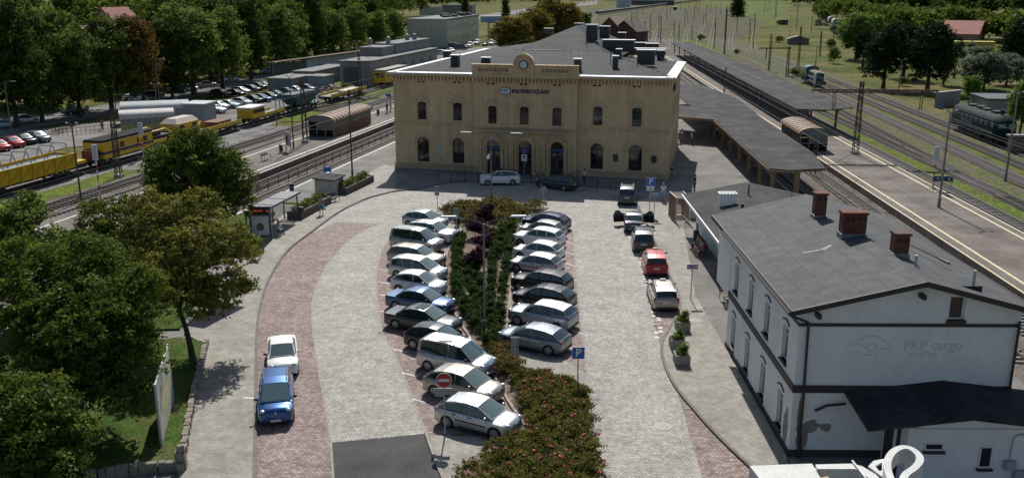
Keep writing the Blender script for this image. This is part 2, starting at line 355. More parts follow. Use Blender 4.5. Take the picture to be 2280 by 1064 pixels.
kerb([(948, 965), (937, 937), (906, 856), (874, 774), (850, 740), (840, 675), (837, 612), (848, 560), (866, 530)], .14, .014, KERB, 'flush stone strip edging the left parking bays')
kerb([(1277, 519), (1281, 578), (1285, 622), (1295, 720), (1302, 769), (1306, 825)], .14, .014, KERB, 'flush stone strip edging the right parking bays')
kerb([(742, 1100), (742, 1064), (737, 985), (720, 880), (703, 790), (695, 720), (694, 675), (703, 640), (727, 590), (765, 545), (810, 512), (850, 497)], .1, .013, KERB, 'flush stone strip between pink lane and grey cobbles')
g = MB(); g.prism(ats([(1169, 950), (1132, 896), (1100, 838), (1068, 784), (1026, 724), (998, 670), (988, 649), (990, 584), (1000, 554), (1016, 532), (1030, 505), (985, 470), (1100, 455), (1222, 464), (1168, 491), (1153, 497), (1146, 575), (1134, 679), (1122, 768), (1104, 788), (1206, 837), (1308, 869), (1316, 960), (1338, 1064), (1348, 1110), (1000, 1110), (1012, 1064), (1090, 985)]), -.2, .08)
struct('planting_soil', g, SOIL, 'brown mulch of the planted island')
# painted bay lines
g = MB()
def pline(a, b, w=.1, z=.016, gg=None):
    A, B = at(*a), at(*b); d = (B-A).normalized(); n = Vector((-d.y, d.x, 0))*w/2
    (gg or g).sheet([(A+n)[:2], (B+n)[:2], (B-n)[:2], (A-n)[:2]], z)
for a, b in [((843, 628), (870, 632)), ((846, 656), (870, 661)), ((846, 692), (880, 699)), ((875, 777), (908, 785)), ((895, 830), (930, 838)), ((918, 888), (948, 896)), ((843, 600), (868, 603)),
             ((1236, 532), (1276, 543)), ((1236, 556), (1279, 567)), ((1240, 580), (1281, 593)), ((1244, 610), (1284, 625)), ((1250, 648), (1289, 661)), ((1254, 686), (1292, 700)), ((1262, 730), (1298, 744)), ((1256, 770), (1301, 784)),
             ((1140, 645), (1160, 650)), ((1135, 682), (1158, 688)), ((1420, 626), (1487, 629))]: pline(a, b)
struct('bay_markings', g, LINE, 'thin white painted parking bay lines')
g = MB(); dash = [(1402, 516), (1420, 560), (1440, 620), (1458, 690), (1468, 750)]; P = smooth_pts(ats(dash), 8)
L = 0; cell = .32
for a, b in zip(P[:-1], P[1:]):
    A, B = Vector(a), Vector(b); d = (B-A); ln = d.length; d.normalize(); n = Vector((-d.y, d.x)); t = 0
    while t < ln:
        k = int((L+t)/cell)
        if k % 3 != 2:
            o = n*(.14 if k % 2 else -.14); c = A+d*t
            g.sheet([tuple(c+o+n*.13), tuple(c+o+n*.13+d*.28), tuple(c+o-n*.13+d*.28), tuple(c+o-n*.13)], .018)
        t += cell
    L += ln
struct('dashed_marking', g, LINE, 'staggered white square dashes edging the taxi rank')
g = MB(); pline((543, 889), (568, 890), .14, .104); struct('pavement_marking', g, LINE, 'short white bar painted on the left pavement')
for i, (x, y, r_) in enumerate([(1476, 949, .42), (1548, 716, .34), (905, 418, .3), (1158, 466, .3), (1556, 688, .25)]):
    c = at(x, y, .0); g = MB(); zz = .11 if x > 1500 else .02
    g.tube((c.x, c.y, zz-.03), (c.x, c.y, zz), r_, n=18, m=0); g.tube((c.x, c.y, zz-.03), (c.x, c.y, zz+.004), r_*.72, n=18, m=1)
    tag(g.build('manhole_cover', [mat('manhole_ring', (.36, .35, .32), .7), mat('cast_iron_lid', (.14, .135, .125), .6, .4, n=(14, .3))]),
        ['round manhole cover in the right cobbled roadway', 'small manhole cover in the pavement beside the planters', 'manhole cover in the shaded pavement by the station corner', 'dark drain cover in the roadway above the rose bed', 'small round cover by the no-taxi sign post'][i], 'manhole cover')
for i, (x, y) in enumerate([(852, 739), (1325, 886), (1534, 908), (1010, 792)]):
    c = at(x, y); g = MB(); g.box((c.x, c.y, .018), (.55, .4, .012), 0, 0)
    for k in range(5): g.box((c.x-.2+k*.1, c.y, .026), (.035, .34, .008), 0, 1)
    tag(g.build('drain_grate', [DKSTEEL, mat('grate_bar', (.1, .1, .1), .6, .5)]), ['drain grate beside the left parking bays', 'drain grate by the kerb of the rose bed', 'drain grate in the pink gutter by the right pavement', 'drain grate between two parked cars'][i], 'drain grate')
# ---------------------------------------------------------------- railway formation
def strip(fu, u0, u1, y0, y1, z, m, label, name, bot=None, step=40):
    ys = np.linspace(y0, y1, max(2, int((y1-y0)/step)+1)); A = [(fu(u0, y), y) for y in ys]; B = [(fu(u1, y), y) for y in ys][::-1]
    g = MB()
    if bot is None: g.sheet(A+B, z)
    else: g.prism(A+B, bot, z)
    return struct(name, g, m, label)
strip(u13, -68, -44.3, 5, 420, GZ+.05, BALLAST, 'brown ballast between left platforms', 'ballast')
strip(u13, -77.6, -71.8, 5, 300, GZ+.03, GRAVEL, 'grey gravel under the works train', 'ballast')
strip(u13, -71.8, -68, 5, 110, GZ+.04, GRASS2, 'grass verge between tracks and works train', 'grass_verge')
strip(u13, -71.8, -68, 110, 147, GZ+.04, GRAVEL, 'grey gravel beside the hopper wagon', 'ballast')
strip(u13, -74, -68, 152, 300, GZ+.07, GRASS2, 'bright grass beside the left tracks', 'grass_verge')
strip(u3, 25.3, 51.2, 5, 420, GZ+.05, BALLAST, 'brown ballast of the right tracks', 'ballast')
strip(u3, 51.2, 58, 5, 420, GZ+.06, GRASS2, 'bright grass strip between right tracks', 'grass_verge')
strip(lambda u, y: u+y*math.tan(R(5.5)), 42.5, 60.5, 5, 420, GZ+.065, blend_mat('weedy_ballast', [(.085, .07, .052), (.13, .108, .082), (.085, .105, .03), (.15, .13, .095)], .3, fine=2.5, fam=.35, cell=(12, .3)), 'brown dirt of the right sidings', 'ballast')
strip(lambda u, y: u+y*math.tan(R(5.5)), 50.8, 52.6, 60, 300, GZ+.08, GRASS2, 'bright grass between the right sidings', 'grass_verge')
strip(lambda u, y: u+y*math.tan(R(5.5)), 38.3, 44.7, 60, 240, GZ+.08, GRASS2, 'grass strip by the crossover', 'grass_verge')
# island platforms
strip(u13, -60.4, -51.8, 5, 330, 0, PLAT, 'left island platform of brownish asphalt', 'platform', bot=GZ-.2)
strip(u3, 32.6, 40.8, 5, 300, 0, PLAT, 'right island platform of pinkish asphalt', 'platform', bot=GZ-.2)
for fu, u, y0, y1, mm, lb in [(u13, -45.35, 60, 300, LINE, 'white safety line on the platform beside the forecourt'), (u13, -53.0, 40, 300, LINE, 'white safety line on the right edge of the left island platform'), (u13, -58.9, 40, 300, LINE, 'white safety line on the left edge of the left island platform'),
                              (u3, 33.75, 40, 300, YLINE, 'cream safety line on the left side of the right island platform'), (u3, 39.7, 40, 300, YLINE, 'yellow safety line on the right side of the right island platform'),
                              (u3, 32.72, 40, 300, YLINE, 'yellow painted left rim of the right island platform'), (u3, 40.66, 40, 300, YLINE, 'yellow painted right rim of the right island platform'),
                              (u3, 24.3, 60, 300, LINE, 'white safety line under the near canopy'), (u13, -44.33, 70, 250, LINE, 'white rim of the forecourt platform'), (u13, -51.95, 50, 250, LINE, 'white rim of the left island platform')]:
    hw = .11 if abs(u) in (45.35, 53., 58.9, 33.75, 39.7, 24.3) else .07
    strip(fu, u-hw+(.9 if u == -45.35 else 0), u+hw+(.9 if u == -45.35 else 0), y0, y1, .006, mm, lb, 'platform_line')
# tracks
RAIL = mat('worn_rail', (.16, .14, .135), .5, .5)
SLEEP = mat('concrete_sleeper', (.17, .15, .13), .9, n=(4, .3), world=True)
WSLEEP = mat('old_sleeper', (.07, .055, .045), .9, n=(4, .3), world=True)
def track(fn, y0, y1, label, sm=None, z=GZ+.09, sl_to=230, step=6, gauge=1.435):
    """fn(y) gives the track centre x; rails and sleepers"""
    root = thing('railway_track', label, 'railway track'); root['kind'] = 'structure'
    ys = np.arange(y0, y1+.1, step); r = MB(); s = MB()
    for sgn in (-1, 1):
        rings = []
        for y in ys:
            dx = (fn(y+.5)-fn(y-.5)); n = Vector((1, -dx)).normalized(); cx, cy = fn(y)+n.x*sgn*gauge/2, y+n.y*sgn*gauge/2
            rings.append([(cx+n.x*a, cy+n.y*a, z+h) for a, h in ((-.07, .06), (-.035, .21), (.035, .21), (.07, .06))])
        r.loft(rings, caps=False)
    y = y0
    while y < min(y1, sl_to):
        dx = (fn(y+.5)-fn(y-.5)); s.box((fn(y), y, z), (2.5, .25, .14), math.atan2(-dx, 1)*1.0)
        y += .62
    r.build('rails', RAIL, root); s.build('sleepers', sm or SLEEP, root, fix=False)
    return root
track(lambda y: u13(-46.35, y), 30, 420, 'first track left of the forecourt platform')
track(lambda y: u13(-50.1, y), 30, 420, 'second track between the left platforms', WSLEEP)
track(lambda y: u13(-61.75, y), 30, 420, 'track along the far edge of the left island platform')
track(lambda y: u13(-65.75, y), 30, 420, 'plain track beside the grass verge on the left', WSLEEP)
track(lambda y: u13(-74.9, y), 40, 300, 'siding carrying the yellow works train', WSLEEP)
track(lambda y: u13(-70.6, y)+max(0, y-170)*.0, 165, 300, 'rusty siding in the bright grass on the left', WSLEEP, sl_to=190)
track(lambda y: u3(27.0, y), 50, 420, 'track in the trench beside the near canopy')
track(lambda y: u3(30.75, y), 50, 520, 'track along the left edge of the right island platform')
track(lambda y: u3(42.75, y), 50, 520, 'track along the right edge of the right island platform')
track(lambda y: u3(47.2, y), 50, 520, 'second track right of the right island platform', WSLEEP)
track(lambda y: u3(47.2, y)+max(0, y-100)*.055 if y > 95 else u3(47.2, y), 95, 420, 'diverging turnout track in the grass', WSLEEP)
track(lambda y: 47.9+y*math.tan(R(5.8)), 60, 560, 'siding with pale sleepers leading to the blue shunter')
track(lambda y: 53.2+y*math.tan(R(5.3)), 60, 420, 'dirt siding in front of the dark green locomotive', WSLEEP)
track(lambda y: 57.2+y*math.tan(R(5.3)), 60, 300, 'siding carrying the dark green locomotive', WSLEEP)
# curved yard throat in the distance
for i, (a, b, c) in enumerate([(40, .12, .00013), (45, .13, .0001), (50, .15, .00006), (57, .15, .00016), (62, .17, .0001), (66, .2, .00004), (70, .22, .0), (34, .1, .00008), (78, .22, .0001), (30, .07, .00004), (86, .24, .00012)]):
    track(lambda y, a=a, b=b, c=c: a+(y-330)*b+c*(y-330)**2, 335, 1100, ['innermost', 'second', 'third', 'fourth', 'fifth', 'sixth', 'seventh', 'left curving', 'eighth', 'leftmost', 'rightmost'][i]+' curving track of the distant yard throat', sl_to=0, step=25)
g = MB(); g.sheet([(28, 330), (75, 330), (330, 1150), (90, 1150)], GZ+.03); struct('ballast', g, blend_mat('yard_ballast', [(.07, .058, .05), (.085, .075, .06), (.085, .092, .036), (.1, .088, .07)], .05, fine=.6, fam=.3), 'brown ballast of the distant yard throat')
# left street and car park
LZ = GZ+.06
sheet('car_park', [at2(-60, 350, LZ), at2(120, 330, LZ), at2(250, 300, LZ), at2(440, 282, LZ), at2(620, 262, LZ), at2(735, 214, LZ), at2(720, 200, LZ), at2(560, 214, LZ), at2(300, 268, LZ), at2(60, 290, LZ), at2(-60, 310, LZ)], LZ, STREET, 'pale asphalt car park beside the left street', px=False)
sheet('street', [at2(-60, 322, LZ), at2(60, 288, LZ), at2(300, 246, LZ), at2(480, 205, LZ), at2(700, 152, LZ), at2(900, 100, LZ), at2(890, 96, LZ), at2(690, 143, LZ), at2(470, 190, LZ), at2(290, 225, LZ), at2(60, 262, LZ), at2(-60, 285, LZ)], LZ+.01, STREET, 'asphalt street under the left row of trees', px=False)
sheet('courtyard', [at2(0, 372, LZ), at2(140, 330, LZ), at2(260, 318, LZ), at2(330, 290, LZ), at2(250, 270, LZ), at2(60, 292, LZ), at2(-80, 330, LZ), at2(-90, 372, LZ)], LZ+.02, SLAB, 'grey yard behind the works train', px=False)
sheet('car_yard', [at2(880, 150, GZ), at2(1060, 126, GZ), at2(1170, 112, GZ), at2(1150, 98, GZ), at2(1000, 112, GZ), at2(870, 135, GZ)], GZ+.05, STREET, 'dusty yard full of cars behind the station', px=False)
sheet('road', [at2(1060, 44, GZ), at2(1180, 28, GZ), at2(1330, 10, GZ), at2(1330, 2, GZ), at2(1180, 18, GZ), at2(1060, 36, GZ)], GZ+.05, STREET, 'sunlit road beyond the station', px=False)
g = MB(); g.sheet(ats([(1560, 3), (1760, 3), (1740, 60), (1640, 30)], GZ), GZ+.05); struct('meadow', g, blend_mat('meadow_grass', [(.075, .105, .026), (.092, .12, .03), (.12, .122, .045)], .03, fine=.3, fam=.2), 'bright green meadow beyond the yard')
# planted strip and lawn at lower left
g = MB(); g.prism([at2(456, 770), at2(412, 1000), at2(404, 1045), at2(230, 1064), at2(60, 1110), at2(-200, 1110), at2(-200, 800), at2(100, 740), at2(330, 770), at2(400, 760)], -.3, .3); struct('lawn', g, LAWN, 'small lawn with stone edging under the lower left trees')
g = MB(); g.prism([at2(600, 490), at2(545, 535), at2(470, 620), at2(400, 735), at2(200, 740), at2(100, 700), at2(420, 520), at2(560, 470)], -.2, .12); struct('planting_bed', g, LAWN, 'planted bed between bus shelter and trees')
# ================================================================ people: one skinned body each, clothing as children
SKIN = mat('skin', (.38, .22, .15), .6); HAIRS = {k: mat('hair_'+k, c, .7) for k, c in dict(dark=(.02, .014, .01), brown=(.06, .035, .02), grey=(.25, .24, .23)).items()}
CL = {k: mat('cloth_'+k, c, .85) for k, c in dict(white=(.62, .64, .68), blue=(.05, .14, .3), lightblue=(.2, .38, .55), grey=(.2, .22, .25), black=(.02, .02, .024), red=(.4, .03, .03), pink=(.42, .2, .24), teal=(.03, .25, .33), navy=(.02, .03, .07), khaki=(.2, .17, .11), green=(.07, .13, .08)).items()}
def skinned(name, joints, edges, m, parent, root=0, sub=1):
    me = bpy.data.meshes.new(name); me.from_pydata([j[0] for j in joints], edges, []); o = bpy.data.objects.new(name, me); col.objects.link(o); o.parent = parent; me.materials.append(m)
    sk = o.modifiers.new('skin', 'SKIN'); sk.use_smooth_shade = True; sv = me.skin_vertices[0].data
    for i, j in enumerate(joints): r = j[1]; sv[i].radius = (r, r) if not hasattr(r, '__len__') else r; sv[i].use_root = i == root
    s = o.modifiers.new('sub', 'SUBSURF'); s.levels = s.render_levels = sub
    dg = bpy.context.evaluated_depsgraph_get(); dg.update(); nm = bpy.data.meshes.new_from_object(o.evaluated_get(dg)); o.modifiers.clear(); o.data = nm; nm.name = name
    if not nm.materials: nm.materials.append(m)
    return o
def person(label, px, z, rz, pose='stand', top='white', legs='navy', hair='dark', shorts=False, S=1.0, group=None, hold=None, loc=None):
    b = Vector(loc) if loc else at(*px, z); t = thing('person', label, 'person', b, rz, group); t.scale = (S, S, S)
    # x right, y forward
    if pose == 'sit': hip = .5; sh = 1.02; kn = [(.11*s, .44, .5) for s in (1, -1)]; an = [(.12*s, .46, .08) for s in (1, -1)]
    elif pose == 'walk': hip = .93; sh = 1.43; kn = [(.09, .16, .5), (-.09, -.04, .49)]; an = [(.09, .26, .09), (-.09, -.3, .14)]
    else: hip = .94; sh = 1.44; kn = [(.1*s, .02, .5) for s in (1, -1)]; an = [(.11*s, -.02, .08) for s in (1, -1)]
    yb = 0; ht = sh+.2
    J = [((0, yb, hip), (.15, .11)), ((0, yb+.01, (hip+sh)/2), (.14, .1)), ((0, yb, sh), (.15, .1)), ((0, yb+.01, sh+.09), .055), ((0, yb+.03, ht), (.085, .1)), ((0, yb+.02, ht+.1), (.08, .095))]
    E_ = [(0, 1), (1, 2), (2, 3), (3, 4), (4, 5)]
    hands = []
    for i, s in enumerate((1, -1)):
        if pose == 'sit': el = (.24*s, .1, sh-.3); wr = (.14*s, .32, .58)
        elif pose == 'walk': el = (.25*s, -.1*s, sh-.28); wr = (.25*s, .12 if s < 0 else -.05, sh-.52)
        elif pose == 'phone': el = (.24*s, .06, sh-.28); wr = (.06*s, .3, sh-.2) if s > 0 else (.14*s, .26, sh-.28)
        else: el = (.25*s, -.02, sh-.28); wr = (.25*s, .06, sh-.54)
        k = len(J); J += [((.2*s, yb, sh-.02), .065), (el, .045), (wr, .032)]; E_ += [(2, k), (k, k+1), (k+1, k+2)]; hands.append((Vector(el), Vector(wr), s))
        k = len(J); J += [((.1*s, yb, hip-.06), .095), (kn[i], .065), (an[i], .042), ((an[i][0], an[i][1]+.15, .04), .035)]; E_ += [(0, k), (k, k+1), (k+1, k+2), (k+2, k+3)]
        d = (Vector(wr)-Vector(el)).normalized(); p = Vector(wr)+d*.08; k = len(J); J.append((tuple(p), (.036, .018))); E_.append((k-5, k))
        side = d.cross(Vector((0, 1, .3))).normalized(); root_ = k
        for f in range(5):
            off = side*((f-1.5)*.018) if f < 4 else side*-.045; ln = (.06, .075, .07, .055, .045)[f]; q = p+off+(d*.02 if f < 4 else -d*.03); e = q+d*ln+Vector((0, .02, 0))
            J += [(tuple(q), .009), (tuple(e), .008)]; k = len(J); E_ += [(root_, k-2), (k-2, k-1)]
    body = skinned('body', J, E_, SKIN, t)
    # face: nose, eyes, mouth, ears
    g = MB(); g.ball((0, yb+.135, ht+.0), (.014, .022, .024), 6, 4); g.build('nose', SKIN, body)
    for s in (1, -1): g = MB(); g.ball((.033*s, yb+.118, ht+.03), (.013, .01, .009), 6, 4); g.build('eye', BLACK, body); g = MB(); g.ball((.093*s, yb+.02, ht+.01), (.014, .025, .034), 6, 4); g.build('ear', SKIN, body)
    g = MB(); g.ball((0, yb+.122, ht-.05), (.026, .008, .007), 6, 4); g.build('mouth', mat('lips', (.3, .1, .09), .6), body)
    g = MB(); g.ball((0, yb-.005, ht+.065), (.105, .12, .1), 10, 6); g.ball((0, yb-.04, ht), (.1, .085, .11), 10, 6); g.build('hair', HAIRS[hair], t, smooth=60)
    # clothing
    C = [((0, yb, hip-.02), (.165, .125)), ((0, yb+.01, (hip+sh)/2), (.155, .115)), ((0, yb, sh), (.165, .115)), ((0, yb, sh+.06), .07)]; E2 = [(0, 1), (1, 2), (2, 3)]
    for el, wr, s in hands: k = len(C); C += [((.2*s, yb, sh-.02), .08), (tuple(Vector((.2*s, yb, sh-.02)).lerp(el, .8)), .062)]; E2 += [(2, k), (k, k+1)]
    skinned('shirt', C, E2, CL[top], t)
    C = [((0, yb, hip), (.16, .12))]; E2 = []
    for i, s in enumerate((1, -1)):
        kx = Vector(kn[i]); a = Vector(an[i]); k = len(C); C += [((.1*s, yb, hip-.08), .108), (tuple(kx), .078)]; E2 += [(0, k), (k, k+1)]
        if not shorts: C.append((tuple(kx.lerp(a, .9)), .058)); E2.append((k+1, k+2))
    skinned('shorts' if shorts else 'trousers', C, E2, CL[legs], t)
    for i, s in enumerate((1, -1)): g = MB(); g.ball((an[i][0], an[i][1]+.07, .045), (.05, .13, .05), 8, 5); g.build('shoe', CL['black'], t, smooth=60)
    return t
person('person walking on the left pavement in grey top and turquoise shorts with a bag', (716, 478), .1, R(180), 'walk', 'grey', 'teal', shorts=True)
g = MB(); g.box((0, 0, .18), (.26, .1, .36), 0, 0, .6); g.path([(-.06, 0, .36), (0, 0, .5), (.06, 0, .36)], .008, 5); o = tag(g.build('shopping_bag', mat('pale_bag', (.35, .5, .42), .6)), 'pale shopping bag carried by the walking person', 'bag'); p = at(716, 478, .1); o.location = (p.x+.3, p.y, .55)
person('person in white shirt looking at a phone beside the station wall', (1301, 411), .1, R(60), 'phone', 'white', 'navy', 'brown')
person('person in white T-shirt and pale shorts seen from behind by the taxi rank', (1476, 448), .1, R(10), 'stand', 'white', 'lightblue', 'grey', shorts=True, S=1.05)
person('person standing in dark clothes at the right corner of the station', (1495, 401), .1, R(200), 'stand', 'black', 'khaki')
bs = at(1562, 566, .1)
for dy, top, lg, hr, lb in ((1.5, 'pink', 'black', 'brown', 'seated person in pink top at the far end of the bench'), (.75, 'khaki', 'grey', 'dark', 'seated person in khaki shirt on the bench by the white wing'), (.1, 'lightblue', 'khaki', 'dark', 'seated person in light blue on the bench by the white wing'), (-.6, 'red', 'navy', 'dark', 'seated person in bright red at the near end of the bench')):
    person(lb, None, .1, R(90), 'sit', top, lg, hr, loc=(bs.x+.0, bs.y+dy, .05), shorts=top in ('khaki', 'red'))
sA = at(583, 534, .1); person('person in white and blue waiting on the bus shelter bench', None, 0, R(-30), 'sit', 'white', 'blue', loc=(sA.x+1.1, sA.y+1.5, .07))
GPP = 'people waiting in the shade of the near canopy'
for i, (x, y, top, lg, ps, rz) in enumerate([(1540, 322, 'lightblue', 'navy', 'stand', 100), (1584, 300, 'black', 'black', 'stand', 30), (1596, 306, 'white', 'navy', 'stand', 160), (1612, 322, 'navy', 'khaki', 'stand', 60), (1622, 330, 'black', 'grey', 'stand', 200), (1604, 314, 'green', 'black', 'stand', 10), (1668, 356, 'grey', 'black', 'sit', 90), (1650, 350, 'navy', 'navy', 'sit', 90), (1684, 382, 'pink', 'black', 'sit', 80), (1690, 388, 'black', 'navy', 'sit', 90), (1512, 320, 'black', 'black', 'stand', 180), (1518, 315, 'white', 'grey', 'stand', 220)]):
    person(['person in light blue top walking under the canopy', 'person in black beside the first canopy post', 'person in white top among the canopy crowd', 'person in navy top before the canopy post', 'person in black top with grey trousers under the canopy', 'person in green top behind the canopy crowd', 'person in grey seated by the canopy edge', 'person in navy seated on the platform bench', 'person in pink seated near the canopy tip', 'person in black seated nearest the canopy tip', 'person in black at the station side door', 'person in white top at the station side door'][i], (x, y), 0, R(rz), ps, top, lg, group=GPP)
person('cyclist-like standing person far on the left platform', (862, 252), 0, R(40), 'stand', 'black', 'grey'); person('person standing at the far end of the left platform', (870, 248), 0, R(120), 'stand', 'grey', 'black')
person('person in dark clothes beyond the low wing roof', (1546, 425), 0, R(100), 'stand', 'black', 'navy')
person('person walking in the yard behind the works train', (228, 290), LZ, R(30), 'walk', 'black', 'black')
# ================================================================ station building
BRICK = stone_mat('yellow_brick', (.6, .435, .25), (.42, .32, .21), (.27, .085), 0, .12, .09, rough=.85, mortar=.012, obj=True)
TRIM = stone_mat('carved_brick', (.57, .41, .235), (.4, .3, .19), (.2, .1), 0, .12, .12, rough=.85, mortar=.01, obj=True)
PLINTH = mat('sandstone_plinth', (.38, .29, .185), .9, n=[(.8, .15), (7, .1)])
TAR = blend_mat('roofing_felt', [(.036, .038, .041), (.049, .051, .054), (.065, .067, .07)], .5, fine=5, fam=.14, rough=.75, obj=True)
ZINC = mat('zinc_flashing', (.42, .44, .46), .5, .3, n=(1.5, .1))
TIN = mat('dark_sheet_metal', (.045, .055, .06), .5, .4, n=(2, .2))
NAVY = mat('navy_lettering', (.012, .014, .06), .4)
DOORC = mat('dark_timber', (.03, .026, .022), .55)
CLEARG = mat('shop_glass', (.02, .022, .026), .05, 0, .8)
ST = thing('railway_station', 'two storey yellow brick railway station with clock gable and flat dark roof', 'station', (-13.8, 107.05, 0), -R(13))
def arch(a0, a1, z0, z1, n=10):
    """round-headed opening as a loop in (a, z)"""
    r = (a1-a0)/2; c = (a0+a1)/2; zs = z1-r
    return [(a0, z0), (a1, z0)]+[(c+r*math.cos(math.pi*i/n), zs+r*math.sin(math.pi*i/n)) for i in range(n+1)]
def seg(a0, a1, z0, z1, h=.15, n=6):
    return [(a0, z0), (a1, z0)]+[(a1-(a1-a0)*i/n, z1-h+h*math.sin(math.pi*i/n)**.8) for i in range(n+1)]
def arch_ring(g, c, zs, r0, r1, y0, y1, n=18, m=0, a0=0, a1=math.pi):
    rings = []
    for i in range(n+1):
        a = a0+(a1-a0)*i/n; cs, s_ = math.cos(a), math.sin(a)
        rings.append([(c+r0*cs, y0, zs+r0*s_), (c+r0*cs, y1, zs+r0*s_), (c+r1*cs, y1, zs+r1*s_), (c+r1*cs, y0, zs+r1*s_)])
    g.loft(rings, m, closed=True)
def window(parent, name, loop, y, bars, frame_m, glass_m, label=None, fw=.07, back=.3):
    """frame and panes set back in an opening"""
    as_ = [p[0] for p in loop]; zs = [p[1] for p in loop]; a0, a1, z0, z1 = min(as_), max(as_), min(zs), max(zs)
    g = MB(); n = len(loop); cx, cz = (a0+a1)/2, (z0+z1)/2
    inner = [(cx+(a-cx)*(1-2*fw/(a1-a0)), cz+(z-cz)*(1-2*fw/(z1-z0))) for a, z in loop]
    for i in range(n):
        j = (i+1) % n; q = [(loop[i][0], y+back-.08, loop[i][1]), (loop[j][0], y+back-.08, loop[j][1]), (inner[j][0], y+back-.08, inner[j][1]), (inner[i][0], y+back-.08, inner[i][1])]
        g.add(q+[(p[0], y+back, p[2]) for p in q], [(0, 1, 2, 3), (2, 3, 7, 6), (0, 1, 5, 4), (3, 0, 4, 7), (1, 2, 6, 5)])
    for k, v in bars:
        if k == 'v': g.b2(v-.03, v+.03, y+back-.07, y+back-.01, z0+.05, z1-.05)
        else: g.b2(a0+.05, a1-.05, y+back-.065, y+back-.012, v-.03, v+.03)
    f = g.build(name, frame_m, parent)
    gl = MB(); gl.add([(a, y+back-.005, z) for a, z in loop], [tuple(range(n))]); gl.build('pane', glass_m, f)
    if label: f['label'] = label
    return f
FRAME = mat('brown_window_frame', (.05, .04, .034), .5)
low = [(2.73, 4.17), (7.05, 8.45), (23.24, 24.69), (27.56, 29.04)]; up = [(2.9, 3.92), (7.2, 8.22), (23.46, 24.5), (27.78, 28.82)]
g = MB()
fn0 = lambda a, z, d: (a, d, z)
HL = [arch(a, b, .95, 3.88) for a, b in low]; HU = [seg(a, b, 5.92, 8.0) for a, b in up]
fnA = lambda a, z, d: (a, -.5+d, z)
doors = [(11.3, 12.86), (15.02, 16.56), (18.74, 20.24)]; upA = [(11.49, 12.48), (15.2, 16.2), (18.92, 19.95)]
HD = [arch(a, b, .02, 3.96) for a, b in doors]; HA = [seg(a, b, 5.8, 7.83) for a, b in upA]
g.wall([(0, 0), (9.8, 0), (9.8, 11.2), (0, 11.2)], [HL[0], HL[1], HU[0], HU[1]], fn0, .34)
g.wall([(21.7, 0), (31.8, 0), (31.8, 11.2), (21.7, 11.2)], [HL[2], HL[3], HU[2], HU[3]], fn0, .34)
g.wall([(9.8, 0), (21.7, 0), (21.7, 11.35), (9.8, 11.35)], HD+HA, fnA, .4)
for a in (9.8, 21.7): g.add([(a, -.5, 0), (a, 0, 0), (a, 0, 11.35), (a, -.5, 11.35)], [(0, 1, 2, 3)])
# side walls; the right one has windows too
sw = [(2.2+k*3.4, 3.3+k*3.4) for k in range(6)]
HR1 = [seg(a, b, 5.9, 8.0) for a, b in sw]; HR0 = [arch(a, b, .95, 3.7) for a, b in sw]
fnR = lambda a, z, d: (31.8-d, a, z)
g.wall([(0, 0), (23, 0), (23, 11.2), (0, 11.2)], HR1+HR0, fnR, .34)
fnL = lambda a, z, d: (d, a, z)
g.wall([(0, 0), (44, 0), (44, 11.2), (0, 11.2)], [seg(a, a+1.1, 5.9, 8.0) for a in np.arange(2.5, 42, 3.6)], fnL, .34)
g.add([(31.8, 23, 0), (23.5, 23, 0), (23.5, 23, 11.2), (31.8, 23, 11.2), (23.5, 44, 0), (23.5, 44, 11.2), (0, 44, 0), (0, 44, 11.2)], [(0, 1, 2, 3), (1, 4, 5, 2), (4, 6, 7, 5)])
g.build('wall', BRICK, ST)
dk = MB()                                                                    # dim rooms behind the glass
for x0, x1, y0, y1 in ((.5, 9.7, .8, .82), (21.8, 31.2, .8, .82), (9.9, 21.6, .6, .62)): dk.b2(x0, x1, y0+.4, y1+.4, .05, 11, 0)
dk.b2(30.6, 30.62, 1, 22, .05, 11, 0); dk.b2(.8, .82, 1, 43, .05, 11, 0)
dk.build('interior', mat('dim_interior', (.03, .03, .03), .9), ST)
for i, (h, (a, b)) in enumerate(zip(HL, low)):
    c = (a+b)/2; window(ST, 'window', h, 0, [('v', c-.0), ('h', 3.1), ('h', 2.1)], FRAME, GLASS)
for h, (a, b) in zip(HU, up): window(ST, 'window', h, 0, [('v', (a+b)/2), ('h', 7.1)], FRAME, GLASS)
for h, (a, b) in zip(HA, upA): window(ST, 'window', h, -.5, [('v', (a+b)/2), ('h', 7.0)], FRAME, GLASS)
def side_win(loops, fx):
    for h in loops:
        k = MB(); k.add([fx(a, z, .3) for a, z in h], [tuple(range(len(h)))]); f = k.build('window', GLASS, ST)
        a0, a1, z0, z1 = min(p[0] for p in h), max(p[0] for p in h), min(p[1] for p in h), max(p[1] for p in h)
        q = MB(); c = (a0+a1)/2
        for s, t in (((c, z0), (c, z1)), ((a0, (z0+z1)/2), (a1, (z0+z1)/2))): q.bar(fx(*s, .27), fx(*t, .27), .06, .06)
        q.build('window_bar', FRAME, f)
side_win(HR1, fnR); side_win(HR0, fnR)
